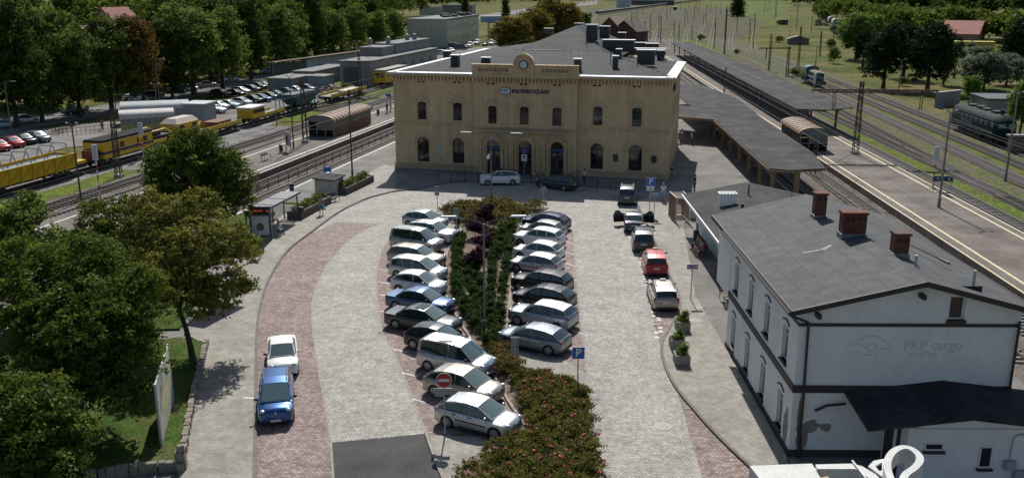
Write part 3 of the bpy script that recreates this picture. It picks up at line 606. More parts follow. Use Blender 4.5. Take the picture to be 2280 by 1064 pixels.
# doors with blue band and handles
BLUEB = mat('blue_sign_band', (.01, .06, .22), .4)
for i, (h, (a, b)) in enumerate(zip(HD, doors)):
    c = (a+b)/2; g = MB(); g.b2(a, c-.02, -.2, -.14, .03, 2.75); g.b2(c+.02, b, -.2, -.14, .03, 2.75); g.b2(a, b, -.21, -.13, 2.72, 2.84)
    d = g.build('door', DOORC, ST)
    k = MB(); k.tube((c-.1, -.25, .9), (c-.1, -.25, 1.9), .02); k.tube((c+.1, -.25, .9), (c+.1, -.25, 1.9), .02); k.build('door_handle', STEEL, d)
    k = MB(); k.b2(a+.12, c-.12, -.205, -.2, 1.0, 2.55); k.b2(c+.12, b-.12, -.205, -.2, 1.0, 2.55); k.build('door_pane', CLEARG, d)
    k = MB(); k.b2(a+.05, b-.05, -.26, -.2, 2.86, 3.12); k.build('sign_band', BLUEB, d)
    k = MB(); zs = 3.96-(b-a)/2
    k.add([(p[0], -.15, p[1]) for p in arch(a, b, 3.12, 3.96)], [tuple(range(13))]); k.build('fanlight', GLASS, d)
# carved arch surrounds
for h, (a, b) in zip(HL, low):
    g = MB(); c = (a+b)/2; zs = 3.88-(b-a)/2
    arch_ring(g, c, zs, (b-a)/2+.02, (b-a)/2+.14, -.05, .02); arch_ring(g, c, zs, (b-a)/2+.3, (b-a)/2+.46, -.09, .02)
    for s in (-1, 1): g.b2(c+s*((b-a)/2+.38)-.14, c+s*((b-a)/2+.38)+.14, -.1, .02, zs-.2, zs)
    g.build('arch_trim', TRIM, ST); g = MB(); g.b2(a-.12, b+.12, -.12, .02, .78, .95); g.build('window_sill', TRIM, ST)
TYMP = mat('painted_tympanum', (.3, .33, .38), .7, n=(7, .4))
for arr, y, zs in ((up, 0, 8.02), (upA, -.5, 7.86)):
    for a, b in arr:
        g = MB(); c = (a+b)/2; r = (b-a)/2
        arch_ring(g, c, zs, r+.2, r+.36, y-.08, y+.02); arch_ring(g, c, zs, r+.02, r+.08, y-.05, y+.02)
        for s in (-1, 1): g.b2(c+s*(r+.28)-.15, c+s*(r+.28)+.15, y-.1, y+.02, zs-.15, zs); g.b2(c+s*(r+.1)-.06, c+s*(r+.1)+.06, y-.05, y+.02, zs-2.1, zs-.16)
        g.b2(a-.1, b+.1, y-.14, y+.02, zs-2.25, zs-2.08); t = g.build('arch_trim', TRIM, ST)
        k = MB()
        for s in (-1, 1):
            for q in range(5): k.box((c+s*(.16+.1*(q % 2)*1.2), y-.012, zs+.1+.11*q), (.17-.02*q, .03, .1))
        k.build('tympanum', TYMP, t)
# portal arches, columns and the balcony-like band
g = MB()
for a, b in doors:
    c = (a+b)/2; zs = 3.96-(b-a)/2; r = (b-a)/2
    for q, (r0, r1, dy) in enumerate(((r+.02, r+.16, .06), (r+.3, r+.5, .12), (r+.62, r+.78, .2))): arch_ring(g, c, zs, r0, r1, -.5-dy, -.48)
    for s in (-1, 1):
        g.tube((c+s*(r+.3), -.68, .4), (c+s*(r+.3), -.68, zs-.15), .12, n=10); g.b2(c+s*(r+.32)-.2, c+s*(r+.32)+.2, -.86, -.5, zs-.15, zs+.05)
        g.b2(c+s*(r+.32)-.22, c+s*(r+.32)+.22, -.88, -.5, 0, .4); g.b2(c+s*(r+.72)-.16, c+s*(r+.72)+.16, -.7, -.5, .4, zs); g.b2(c+s*(r+.72)-.18, c+s*(r+.72)+.18, -.72, -.5, zs-.1, zs+.06)
g.build('portal', TRIM, ST, smooth=30)
g = MB(); g.b2(10.7, 20.8, -1.15, -.5, 5.0, 5.18); g.b2(10.9, 20.6, -1.0, -.5, 4.8, 5.0); g.b2(9.75, 21.75, -.6, -.49, 5.2, 5.42); g.build('balcony_band', PLINTH, ST)
g = MB()
for x0, x1, y in ((-.06, 9.8, 0), (21.7, 31.86, 0)):
    g.b2(x0, x1, y-.1, y+.01, 5.28, 5.42); g.b2(x0, x1, y-.06, y+.01, 5.6, 5.7); g.b2(x0, x1, y-.07, y+.01, 10.38, 10.48)
g.b2(31.79, 31.87, -.06, 23, 5.28, 5.42); g.b2(31.79, 31.87, -.06, 23, 10.38, 10.48); g.b2(9.75, 21.75, -.57, -.49, 10.42, 10.52); g.build('string_course', TRIM, ST)
for x0, x1, y in ((-.1, 9.72, 0), (21.78, 31.9, 0)): g2 = MB(); g2.b2(x0, x1, y-.14, y+.01, 0, .62); g2.b2(x0, x1, y-.18, y+.01, .62, .74); g2.build('plinth', PLINTH, ST)
for x0, x1 in ((9.72, 10.1), (13.75, 14.1), (17.5, 17.85), (21.3, 21.78)): g2 = MB(); g2.b2(x0, x1, -.66, -.49, 0, .7); g2.build('plinth', PLINTH, ST)
g2 = MB(); g2.b2(31.79, 31.95, -.1, 23, 0, .7); g2.build('plinth', PLINTH, ST)
# corbel table under the eaves
g = MB()
def corbels(a0, a1, fx, z=10.56):
    n = int((a1-a0)/.41); st = (a1-a0)/n
    for i in range(n+1):
        a = a0+i*st; p = fx(a); g.box((p[0], p[1], z+.2), (.17, .42, .5) if fx(1)[1] == fx(2)[1] else (.42, .17, .5))
        if i < n:
            for t in (-.12, .12):
                q = fx(a+st/2+t*.55)
                g.box((q[0], q[1], z+.5-abs(t)*.3), (.12, .4, .12) if fx(1)[1] == fx(2)[1] else (.4, .12, .12))
corbels(.05, 9.65, lambda a: (a, -.14)); corbels(21.85, 31.75, lambda a: (a, -.14)); corbels(9.85, 21.65, lambda a: (a, -.64), 10.56); corbels(.1, 23, lambda a: (31.93, a))
g.build('corbel_table', TRIM, ST)
g = MB(); g.b2(-.38, 9.7, -.42, .02, 11.05, 11.2); g.b2(21.8, 32.18, -.42, .02, 11.05, 11.2); g.b2(31.78, 32.18, .02, 23.1, 11.05, 11.2); g.b2(-.38, .02, .02, 44, 11.05, 11.2); g.b2(9.5, 22.0, -.95, -.02, 11.05, 11.25); g.build('cornice', TRIM, ST)
g = MB()
for a in (3.4, 7.7, 11.8, 15.6, 19.4, 23.8, 28.2):
    y = -.5 if 9 < a < 21 else 0
    for s in (-.27, .27): g.b2(a+s-.17, a+s+.17, y-.012, y+.06, 10.22, 10.4)
g.build('wall_vent', mat('dark_opening', (.012, .01, .008), .9), ST)
# roofs
g = MB(); z0, zd, z2 = 11.32, 12.78, 15.5
E0 = [(-.42, -.45, z0), (32.24, -.45, z0), (32.24, 23.1, z0), (23.9, 23.1, z0+.6), (23.9, 44, z0+.6), (-.42, 44, z0)]
D = [(10.2, 19.5, zd), (21.9, 19.5, zd), (21.9, 44, zd), (10.2, 44, zd)]
g.add(E0+D, [(0, 1, 7, 6), (1, 2, 3, 7), (3, 4, 8, 7), (5, 0, 6, 9)])
A = [(16.1, 32.5, z2), (16.1, 44, z2-.1)]
g.add(D+A, [(0, 1, 4), (1, 2, 5, 4), (3, 0, 4, 5)])
g.add([(-.42, 44, z0), (10.2, 44, zd), (16.1, 44, z2-.1), (21.9, 44, zd), (23.9, 44, z0+.6), (23.9, 44, 11), (-.42, 44, 11)], [(0, 1, 2, 3, 4, 5, 6)])
RF = g.build('roof', TAR, ST)
g = MB()                                                                     # drip and snow-guard dots along hips, eaves and the break
for i in range(16):
    t = i/15; g = MB(); g.box((32.24-t*10.3, -.45+t*19.9, z0+t*1.46+.06), (.16, .16, .1)); g.build('roof_fixing', TIN, RF)
for i in range(9):
    for x in (.8+i*1.05, 22.6+i*1.1): g = MB(); g.box((x, .25, z0+.09), (.12, .12, .12)); g.build('roof_fixing', TIN, RF)
for i in range(12): g = MB(); g.box((10.2+i*1.06, 19.4, zd+.05), (.2, .1, .1)); g.build('roof_fixing', TIN, RF)
g = MB(); g.b2(11.5, 16.5, 19.3, 19.45, zd+.02, zd+.08); g.build('snow_guard', ZINC, RF)
g = MB()
for x0, x1 in ((-.5, 9.6), (21.95, 32.3)): g.b2(x0, x1, -.62, -.44, 11.2, 11.36); g.add([(x0, -.46, 11.37), (x1, -.46, 11.37), (x1, .12, 11.42), (x0, .12, 11.42)], [(0, 1, 2, 3)])
g.b2(32.22, 32.42, -.62, 23.2, 11.2, 11.36); g.add([(31.3, -.4, 11.42), (32.24, -.46, 11.37), (32.24, 23.1, 11.37), (31.3, 23.1, 11.42)], [(0, 1, 2, 3)])
g.b2(-.6, -.4, -.62, 44, 11.2, 11.36); g.add([(-.42, -.46, 11.37), (.5, -.4, 11.44), (.5, 44, 11.44), (-.42, 44, 11.37)], [(0, 1, 2, 3)]); g.build('gutter', ZINC, ST)
# parapet with lozenges and the clock gable
g = MB(); y0, y1 = -.8, -.3
g.b2(9.75, 14.55, y0, y1, 11.25, 12.36); g.b2(16.85, 21.75, y0, y1, 11.25, 12.36); g.b2(14.5, 16.9, y0-.12, y1, 11.25, 12.5)
for x0 in (9.7, 13.9, 16.95, 21.1): g.b2(x0, x0+.7, y0-.06, y1+.05, 11.25, 12.4)
for x0, x1 in ((9.62, 14.55), (16.85, 21.85)): g.b2(x0, x1, y0-.14, y1+.1, 12.36, 12.48)
g.b2(9.6, 21.9, y0-.16, y1, 11.2, 11.36)
rg = [[(15.7+1.08*math.cos(a), yy, 12.5+1.08*math.sin(a)) for a in [math.pi*i/20 for i in range(21)]] for yy in (y0-.12, y1)]
g.loft(rg, caps=True); PP = g.build('parapet', BRICK, ST)
g = MB(); arch_ring(g, 15.7, 12.5, 1.0, 1.18, y0-.2, y1+.06, n=22); g.box((15.7, -.56, 13.72), (.16, .5, .14)); g.build('gable_coping', TRIM, PP, smooth=30)
g = MB()
for x0, n in ((10.75, 8), (17.0+.55, 8)):
    g = MB()
    for i in range(n):
        c = x0+i*.44-.12
        for p, q in (((-.15, 0), (0, .19)), ((0, .19), (.15, 0)), ((.15, 0), (0, -.19)), ((0, -.19), (-.15, 0))): g.bar((c+p[0], y0-.03, 11.86+p[1]), (c+q[0], y0-.03, 11.86+q[1]), .05, .05, up=(0, 1, 0))
    g.build('lozenge_band', mat('dark_brick_lozenge', (.11, .06, .04), .9), PP)
g = MB(); g.b2(15.15, 16.25, y0-.135, y0-.1, 11.55, 12.1); g.build('gable_panel', mat('pale_panel', (.42, .34, .15), .8), PP)
ck = thing('clock', None, None); ck.parent = ST
g = MB(); g.tube((15.7, y0-.13, 12.5), (15.7, y0-.2, 12.5), .42, n=28); g.build('clock_face', mat('clock_white', (.62, .66, .7), .4), ck)
g = MB(); arch_ring(g, 15.7, 12.5, .41, .5, y0-.24, y0-.1, 28, 0, 0, 2*math.pi)
for i in range(12):
    a = i*math.pi/6; g.bar((15.7+.29*math.cos(a), y0-.21, 12.5+.29*math.sin(a)), (15.7+.37*math.cos(a), y0-.21, 12.5+.37*math.sin(a)), .04, .02, up=(0, 1, 0))
g.bar((15.7, y0-.215, 12.5), (15.7+.2*math.cos(R(160)), y0-.215, 12.5+.2*math.sin(R(160))), .05, .02, up=(0, 1, 0)); g.bar((15.7, y0-.22, 12.5), (15.7+.31*math.cos(R(35)), y0-.22, 12.5+.31*math.sin(R(35))), .035, .02, up=(0, 1, 0))
g.build('clock_hands', NAVY, ck)
# name sign
sg = thing('name_sign', None, None); sg.parent = ST
text_mesh('sign_letters', 'INOWROCŁAW', .62, NAVY, sg, (16.42, -.56, 9.5), depth=.04, bold=.016, sx=.95)
g = MB(); n = 28
pts = lambda k: [(13.52+k*(.32*(1 if math.cos(t) > 0 else -1)+.31*math.cos(t)*1.0), .36*k*math.sin(t)+9.52) for t in [2*math.pi*i/n+.001 for i in range(n)]]
def slab(P, y0, y1, m): g.add([(a, y0, z) for a, z in P]+[(a, y1, z) for a, z in P], [tuple(range(n)), tuple(range(2*n-1, n-1, -1))]+[(i, (i+1) % n, n+(i+1) % n, n+i) for i in range(n)], m)
slab(pts(1), -.58, -.5, 0); slab(pts(.84), -.6, -.58, 1); g.build('emblem', [NAVY, mat('emblem_white', (.6, .63, .68), .5)], sg)
text_mesh('emblem_letters', 'PKP', .42, NAVY, sg, (13.52, -.606, 9.52), depth=.006, bold=.008)
sg2 = thing('side_sign', None, None); sg2.parent = ST
g = MB(); g.b2(31.9, 32.0, 6.2, 9.3, 9.2, 9.95); g.build('sign_panel', NAVY, sg2)
# plaques and small wall things
g = MB(); g.b2(5.3, 5.82, -.04, 0, 2.0, 2.85); g.build('plaque', mat('pale_plaque', (.4, .42, .43), .6, n=(5, .3)), ST)
g = MB(); g.b2(25.83, 26.37, -.1, 0, 1.95, 2.72); g.b2(30.1, 30.66, -.1, 0, 1.95, 2.72); g.build('notice_case', mat('black_case', (.02, .02, .022), .3), ST)
g = MB(); g.b2(14.0, 14.2, -.54, -.5, 2.1, 2.4); g.build('small_plate', mat('pale_plate', (.45, .5, .55), .5), ST)
# rooftop chimneys and plant: (s, d, width, depth, height, base z, label)
def roof_z(s, d):
    if s > 21.9: t = min((32.24-s)/10.3, (d+.45)/19.9); return z0+1.46*max(0, t)
    if s < 10.2: return z0+1.46*min((s+.4)/10.6, (d+.45)/19.9)
    if d < 19.5: return z0+1.46*(d+.45)/19.9
    return zd+(z2-zd)*min((d-19.5)/13, (s-10.2)/5.9, (21.9-s)/5.8)
def roof_px(px, py):
    """station-frame point of the roof that the photograph shows at px, py"""
    z = 12.0
    for _ in range(60):
        p = at(px, py, z); dx, dy = p.x+13.8, p.y-107.05; s = dx*.9744-dy*.225; d = dx*.225+dy*.9744
        z += .35*(roof_z(min(max(s, -.4), 32.2), min(max(d, -.4), 43.5))-z)
    return s, d, z
for px, py, wpx, hpx, wy in [(1014, 146, 17, 22, .8), (1082, 146, 18, 17, .7), (1286, 158, 15, 25, .7), (1370, 152, 11, 25, .6), (1378, 129, 10, 18, .6), (1438, 142, 36, 28, 1.0), (1471, 131, 15, 17, .9), (1443, 121, 72, 12, .9), (1377, 113, 66, 22, 1.1), (1424, 106, 25, 10, .8), (1450, 107, 31, 9, .9),
                        (1318, 88, 23, 30, 1.0), (1346, 86, 20, 25, 1.0), (1290, 66, 20, 13, .9), (1385, 88, 15, 14, .9), (1222, 74, 19, 10, .9), (996, 128, 14, 14, 1.2)]:
    s, d, zb = roof_px(px, py); zc = (107+d)*1.0; k = zc/FPX; wx, h = wpx*k, hpx*k*1.02; zb -= .15; g = MB(); g.b2(s-wx/2, s+wx/2, d-wy/2, d+wy/2, zb, zb+h*.78+.15, 0); g.b2(s-wx/2+.06, s+wx/2-.06, d-wy/2+.06, d+wy/2-.06, zb+h*.78+.15, zb+h*.92+.15, 0)
    c = g.build('chimney', TIN, RF)
    g = MB(); g.b2(s-wx/2-.1, s+wx/2+.1, d-wy/2-.1, d+wy/2+.1, zb+h*.92+.15, zb+h+.15); g.build('chimney_cap', ZINC, c)
g = MB()
for s, d, h in ((24.2, 8.5, 1.6), (14.6, 30.5, 1.1), (19.0, 23.5, 2.0), (27.5, 7.0, 1.1)): zb = roof_z(s, d); g.tube((s, d, zb-.1), (s, d, zb+h), .04)
g.build('vent_pipe', TIN, RF)
# old ground floor bollards and kerb chain
BOL = mat('black_bollard_paint', (.014, .014, .015), .5)
b0 = None
for x, y in [(976, 406), (1005, 405.5), (1035, 405), (1065, 404), (1150, 405), (1182, 406), (1211, 408), (1242, 409), (1272, 411), (1330, 420), (1358, 423)]:
    p = at(x, y, .1)
    g = MB()
    if b0 is None:
        g.tube((0, 0, 0), (0, 0, .95), .045, n=8); g.tube((0, 0, .95), (0, 0, 1.0), .06, n=8); b0 = g.build('bollard', BOL)
        b0.location = p; tag(b0, 'slim black bollard on the pavement edge in front of the station', 'bollard', 'bollards along the station front')
    else: o = dup(b0, p)
# ================================================================ white two storey building and its wings
RENDER = mat('white_render', (.66, .66, .645), .85, n=[(.7, .08), (5, .06)], bump=(30, .25))
DIRTY = mat('bare_grey_plaster', (.22, .205, .185), .95, n=(6, .25))
BAND = mat('dark_brown_band', (.03, .022, .02), .6)
DPLINTH = mat('dark_plinth', (.035, .035, .036), .8)
FELT = stone_mat('grey_roof_felt', (.078, .08, .083), (.052, .053, .056), (3.4, 1.04), R(89.3), .02, .16, mortar=.022, rough=.85)
CBRICK = stone_mat('red_chimney_brick', (.15, .05, .034), (.1, .065, .05), (.25, .08), 0, .25, .1, obj=True)
WB = thing('white_building', 'white rendered two storey building with grey felt roof and brown bands', 'building', (12.6, 37.57, 0), R(-.74))
LEN, WID, EZ, RZ = 13.3, 9.6, 7.2, 8.5
winc = [1.85, 5.1, 8.42, 11.76]
loop = lambda c, z0, z1: seg(c-.46, c+.46, z0, z1, .12)
H0 = [loop(c, .55, 2.38) for c in winc]; H1 = [loop(c, 3.9, 5.62) for c in winc]
g = MB(); fF = lambda a, z, d: (d, a, z)
g.wall([(0, 0), (LEN, 0), (LEN, EZ), (0, EZ)], H0+H1, fF, .22)
fG = lambda a, z, d: (a, d, z)
g.wall([(0, 0), (WID, 0), (WID, EZ), (WID/2+.3, RZ-.12), (0, EZ)], [[(6.42, 6.62), (7.12, 6.62), (7.12, 7.72), (6.42, 7.72)]], fG, .2)
g.add([(WID, 0, 0), (WID, LEN, 0), (WID, LEN, EZ), (WID, 0, EZ), (0, LEN, 0), (0, LEN, EZ), (WID/2+.3, LEN, RZ-.12)], [(0, 1, 2, 3), (1, 4, 5, 6, 2)])
g.build('wall', RENDER, WB)
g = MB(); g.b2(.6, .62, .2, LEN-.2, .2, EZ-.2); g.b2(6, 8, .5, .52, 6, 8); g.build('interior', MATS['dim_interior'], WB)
PFR = mat('white_window_frame', (.6, .6, .58), .5)
def fwin(h, x=0):
    zs = [p[1] for p in h]; ys = [p[0] for p in h]; z0, z1, y0, y1 = min(zs), max(zs), min(ys), max(ys); c = (y0+y1)/2
    q = MB()
    for s, t in (((y0+.04, z0), (y0+.04, z1)), ((y1-.04, z0), (y1-.04, z1)), ((c, z0), (c, z1)), ((y0, z0+.04), (y1, z0+.04)), ((y0, z1-.5), (y1, z1-.5)), ((y0, z1-.1), (y1, z1-.1))): q.bar((.17, s[0], s[1]), (.17, t[0], t[1]), .07, .06)
    f = q.build('window', PFR, WB)
    q = MB(); q.add([(.19, a, z) for a, z in h], [tuple(range(len(h)))]); q.build('pane', GLASS, f)
    q = MB(); q.b2(-.1, .16, y0-.08, y1+.08, z0-.1, z0); q.build('sill', BAND, f)
    q = MB(); n = 8
    rings = [[(xx, y1-.0-(y1-y0)*i/n+.08*(1 if i == 0 else -1 if i == n else 0), z1+.14+.13*math.sin(math.pi*i/n)+dz) for xx, dz in ((-.05, 0), (.01, 0), (.01, .07), (-.05, .07))] for i in range(n+1)]
    q.loft(rings, closed=True); q.build('arched_label', BAND, f)
for h in H0+H1: fwin(h)
q = MB()
for s, t in (((6.46, 6.62), (6.46, 7.72)), ((7.08, 6.62), (7.08, 7.72)), ((6.42, 6.66), (7.12, 6.66)), ((6.42, 7.68), (7.12, 7.68))): q.bar((s[0], .12, s[1]), (t[0], .12, t[1]), .08, .06, up=(0, 1, 0))
f = q.build('window', PFR, WB); q = MB(); q.add([(6.42, .16, 6.62), (7.12, .16, 6.62), (7.12, .16, 7.72), (6.42, .16, 7.72)], [(0, 1, 2, 3)]); q.build('pane', GLASS, f)
q = MB(); q.b2(6.36, 7.2, -.1, .1, 6.46, 6.62); q.build('sill', BAND, f)
q = MB()
for k in range(5): q.b2(6.5+k*.13, 6.55+k*.13, .2, .22, 6.65, 7.6)
q.build('curtain', mat('net_curtain', (.25, .25, .25), .9), f)
g = MB()
g.b2(-.07, .0, -.07, LEN, 3.16, 3.5); g.b2(-.07, WID+.02, -.09, .0, 3.16, 3.5); g.b2(-.05, WID, -.06, 0, 6.3, 6.44); g.b2(-.05, 0, -.05, LEN, 6.3, 6.44); g.build('wall_band', BAND, WB)
g = MB(); g.b2(-.05, 0, -.07, LEN, 0, .32); g.b2(-.05, WID, -.07, 0, 0, .32); g.build('plinth', DPLINTH, WB)
def blob(g, fx, c, w, h, seed, n=22):
    r_ = random.Random(seed); P = []
    for i in range(n):
        a = 2*math.pi*i/n; k = .75+.4*r_.random(); P.append((c[0]+w*k*math.cos(a), c[1]+h*k*math.sin(a)))
    g.add([fx(a, z, -.005) for a, z in P]+[fx(a, z, .01) for a, z in P], [tuple(range(n))]+[(i, (i+1) % n, n+(i+1) % n, n+i) for i in range(n)])
g = MB(); blob(g, fG, (.95, 1.5), .4, .32, 2); blob(g, fG, (1.6, 1.45), .27, .22, 3); blob(g, fF, (.75, 1.1), .42, .95, 4); blob(g, fG, (.55, .9), .25, .7, 6); g.build('missing_plaster', DIRTY, WB)
STAIN = mat('dark_damp_stain', (.17, .16, .12), .95, n=(5, .35))
g = MB(); blob(g, fG, (.36, 1.9), .1, 1.1, 8); g.build('damp_stain', STAIN, WB)
# faded lettering and winged mark on the gable
FADE = mat('faded_lettering', (.5, .5, .5), .9)
text_mesh('faded_letters', 'PKP cargo', .62, FADE, WB, (5.95, -.006, 5.42), depth=.004, bold=.006, sx=1.0)
text_mesh('faded_letters', 'LOGISTICS', .24, FADE, WB, (5.5, -.006, 5.0), depth=.004, bold=.004, sx=1.15)
g = MB()
def stroke(P, w):
    for a, b in zip(P[:-1], P[1:]): g.bar((a[0], -.004, a[1]), (b[0], -.004, b[1]), w, .008, up=(0, 1, 0))
stroke([(2.25, 5.5), (2.6, 5.62), (2.95, 5.82), (3.4, 5.85), (3.8, 5.65), (4.05, 5.42), (4.0, 5.28)], .05); stroke([(2.3, 5.42), (2.7, 5.44), (3.0, 5.3)], .035)
stroke([(2.62, 5.1), (2.95, 5.0), (3.1, 4.95), (3.5, 5.02)], .045); stroke([(3.5, 5.02), (3.48, 4.6)], .02); stroke([(3.0, 5.3), (3.3, 5.5), (3.55, 5.3), (3.3, 5.1), (3.0, 5.3)], .03); stroke([(3.6, 5.25), (3.95, 5.28)], .05)
g.build('faded_mark', FADE, WB)
# roof: slab with overhang, two slopes, dark edge boards
g = MB(); o = .5; xr = WID/2+.3; L2 = 16.9
P = [(-o, EZ-.04), (xr, RZ), (WID+o, EZ-.0)]
V = [(x, -o, z) for x, z in P]+[(x, L2, z) for x, z in P]+[(x, -o, z-.14) for x, z in P]+[(x, L2, z-.14) for x, z in P]
g.add(V, [(0, 1, 4, 3), (1, 2, 5, 4), (6, 7, 10, 9), (7, 8, 11, 10), (3, 4, 10, 9), (4, 5, 11, 10)]); RF = g.build('roof', FELT, WB)
g = MB()
for a, b in ((0, 1), (1, 2)): g.bar((P[a][0], -o-.03, P[a][1]-.09), (P[b][0], -o-.03, P[b][1]-.09), .06, .24)
g.b2(-o-.06, -o, -o, L2, EZ-.26, EZ-.02); g.b2(WID+o, WID+o+.06, -o, L2, EZ-.22, EZ+.02)
for x in (.7, xr): g.bar((x, -o+.0, EZ-.32+(x > 2)*.9), (x, .05, EZ-.32+(x > 2)*.9), .16, .2)
g.build('fascia', BAND, RF)
g = MB(); g.b2(-.02, 9.58, LEN+.01, L2-.1, 3.0, EZ-.2); g.build('wall', RENDER, WB)
g = MB(); g.path([(-o-.12, -o, EZ-.16), (-o-.12, LEN, EZ-.16)], .08); g.build('gutter', BAND, WB, smooth=40); g = MB(); g.path([(-o-.1, -.3, EZ-.25), (.35, -.14, EZ-.7), (.42, -.14, 2.5), (.42, -.14, .3)], .06)
g.tube((.42, -.16, .05), (.42, -.16, 1.0), .09); g.build('downpipe', BAND, WB, smooth=40); g = MB(); g.path([(WID-.1, -.14, EZ-.6), (WID-.1, -.14, 3.0)], .06); g.build('downpipe', BAND, WB, smooth=40); g = MB(); g.path([(1.0, -.1, 2.3), (1.5, -.1, 2.55), (2.35, -.1, 2.65)], .055); g.build('downpipe', BAND, WB, smooth=40)
# chimneys
for x, y, wx, wy, h in ((4.35, 11.9, .62, .58, 1.42), (4.7, 7.6, 1.2, .6, 1.28), (5.8, 4.3, .68, .6, 1.15)):
    zb = RZ-abs(x-xr)*.25-.15; g = MB(); g.b2(x-wx/2, x+wx/2, y-wy/2, y+wy/2, zb, zb+h); g.b2(x-wx/2-.06, x+wx/2+.06, y-wy/2-.06, y+wy/2+.06, zb+h, zb+h+.12)
    c = g.build('chimney', CBRICK, RF)
    g = MB(); g.b2(x-wx/2-.05, x+wx/2+.05, y-wy/2-.05, y+wy/2+.05, zb+.02, zb+.28); g.build('chimney_flashing', mat('lead_flashing', (.22, .23, .24), .5, .3), c)
    g = MB()
    for k in range(max(2, int(wx/.3))): g.b2(x-wx/2+.13+k*.3, x-wx/2+.27+k*.3, y-wy/2-.006, y-wy/2+.1, zb+h-.3, zb+h-.14)
    g.build('flue_opening', BLACK, c)
g = MB(); g.path([(6.9, 7.8, RZ-.35+.1), (7.9, 4.6, RZ-.5+.05)], .04); g.path([(6.2, 6.2, RZ-.1), (6.9, 6.3, RZ-.2)], .015); g.tube((7.9, 4.6, RZ-.55+.1), (8.1, 3.95, RZ-.6+.1), .06); g.build('fallen_antenna', DKSTEEL, RF)
g = MB()
for x, y, h in ((5.9, 2.6, .5), (8.1, 1.5, .7)): zb = RZ-abs(x-xr)*.26; g.tube((x, y, zb-.1), (x, y, zb+h), .07)
g.build('vent_pipe', ZINC, RF)
g = MB(); g.bar((1.95, 6.5, 7.72), (2.85, 6.3, 7.95), .25, .07); g.bar((2.85, 6.3, 7.95), (3.4, 6.7, 8.09), .22, .07); g.build('loose_felt_strip', BAND, RF)
# annex in front of the gable
g = MB(); ax0, ax1, ay = 4.15, 11.6, -2.6
g.b2(ax0, ax1, ay, -.1, 0, 2.75); g.add([(ax0, ay, 2.7), (ax1, ay, 2.7), (6.6, ay, 3.3)], [(0, 1, 2)])
AW = g.build('annex_wall', RENDER, WB)
g = MB(); PA = [(2.25, 2.88), (6.55, 3.42), (12.2, 2.75)]
V = [(x, ay-.45, z) for x, z in PA]+[(x, -.02, z+.35) for x, z in PA]; V += [(x, y, z-.1) for x, y, z in V]
g.add(V, [(0, 1, 4, 3), (1, 2, 5, 4), (6, 7, 10, 9), (7, 8, 11, 10), (0, 1, 7, 6), (1, 2, 8, 7), (0, 3, 9, 6), (2, 5, 11, 8)]); g.build('annex_roof', blend_mat('black_roof_felt', [(.028, .028, .03), (.04, .04, .042), (.055, .055, .056)], .8, fine=5, fam=.25, rough=.7, obj=True), WB)
g = MB(); g.b2(4.13, 4.15, -1.2, -.3, 0, 2.1); g.b2(4.05, 4.2, -1.9, -1.75, 0, 2.8); g.build('door', BAND, WB)
for x0, x1, z0, z1 in ((4.9, 5.65, 1.75, 2.05), (7.25, 7.75, .95, 1.9)):
    g = MB()
    for s, t in (((x0, z0), (x0, z1)), ((x1, z0), (x1, z1)), ((x0, z0), (x1, z0)), ((x0, z1), (x1, z1))): g.bar((s[0], ay-.02, s[1]), (t[0], ay-.02, t[1]), .07, .05, up=(0, 1, 0))
    f = g.build('window', PFR, WB); g = MB(); g.b2(x0, x1, ay-.01, ay-.004, z0, z1); g.build('pane', GLASS, f); g = MB(); g.b2(x0-.08, x1+.08, ay-.16, ay, z0-.14, z0-.04); g.build('sill', BAND, f)
g = MB(); g.b2(8.3, 8.75, ay-.22, ay, .9, 1.3); g.b2(8.75, 9.4, ay-.2, ay, .45, .85); g.build('meter_box', mat('grey_meter_box', (.3, .31, .32), .6), WB)
g = MB(); g.path([(8.5, ay-.06, 1.3), (8.55, ay-.06, 2.35), (8.75, ay-.06, 2.5), (9.6, ay-.06, 2.5)], .025); g.build('cable_pipe', STEEL, WB)
# low wing behind
LW = thing('low_white_wing', 'low white wing with dark felt roof and white fascia beside the benches', 'building', (15.0, 57.6, 0), R(-.5))
g = MB(); W2, L2, z0, z1 = 10.2, 21.0, 3.05, 4.15
g.b2(1.1, W2-.4, -3.8, L2-.3, 0, z0+.1); g.add([(1.1, L2-.3, z0-.02), (W2-.4, L2-.3, z0-.02), (5.2, L2-.3, z1-.15)], [(0, 1, 2)]); g.build('wall', RENDER, LW)
g = MB(); PP_ = [(-.3, z0+.08), (5.3, z1+.1), (W2, z0+.12)]
V = [(x, -4, z) for x, z in PP_]+[(x+(.1 if i else .15), L2, z) for i, (x, z) in enumerate(PP_)]; V += [(x, y, z-.13) for x, y, z in V]
g.add(V, [(0, 1, 4, 3), (1, 2, 5, 4), (6, 7, 10, 9), (7, 8, 11, 10), (3, 4, 10, 9), (4, 5, 11, 10), (0, 1, 7, 6), (1, 2, 8, 7), (2, 5, 11, 8)]); RF2 = g.build('roof', blend_mat('dark_roof_felt', [(.05, .05, .05), (.065, .064, .063), (.085, .084, .082)], .4, fine=4, fam=.15, rough=.8, obj=True), LW)
g = MB(); g.bar((-.34, -4, z0), (-.2, L2, z0), .1, .2); g.build('fascia', WHITE, RF2)
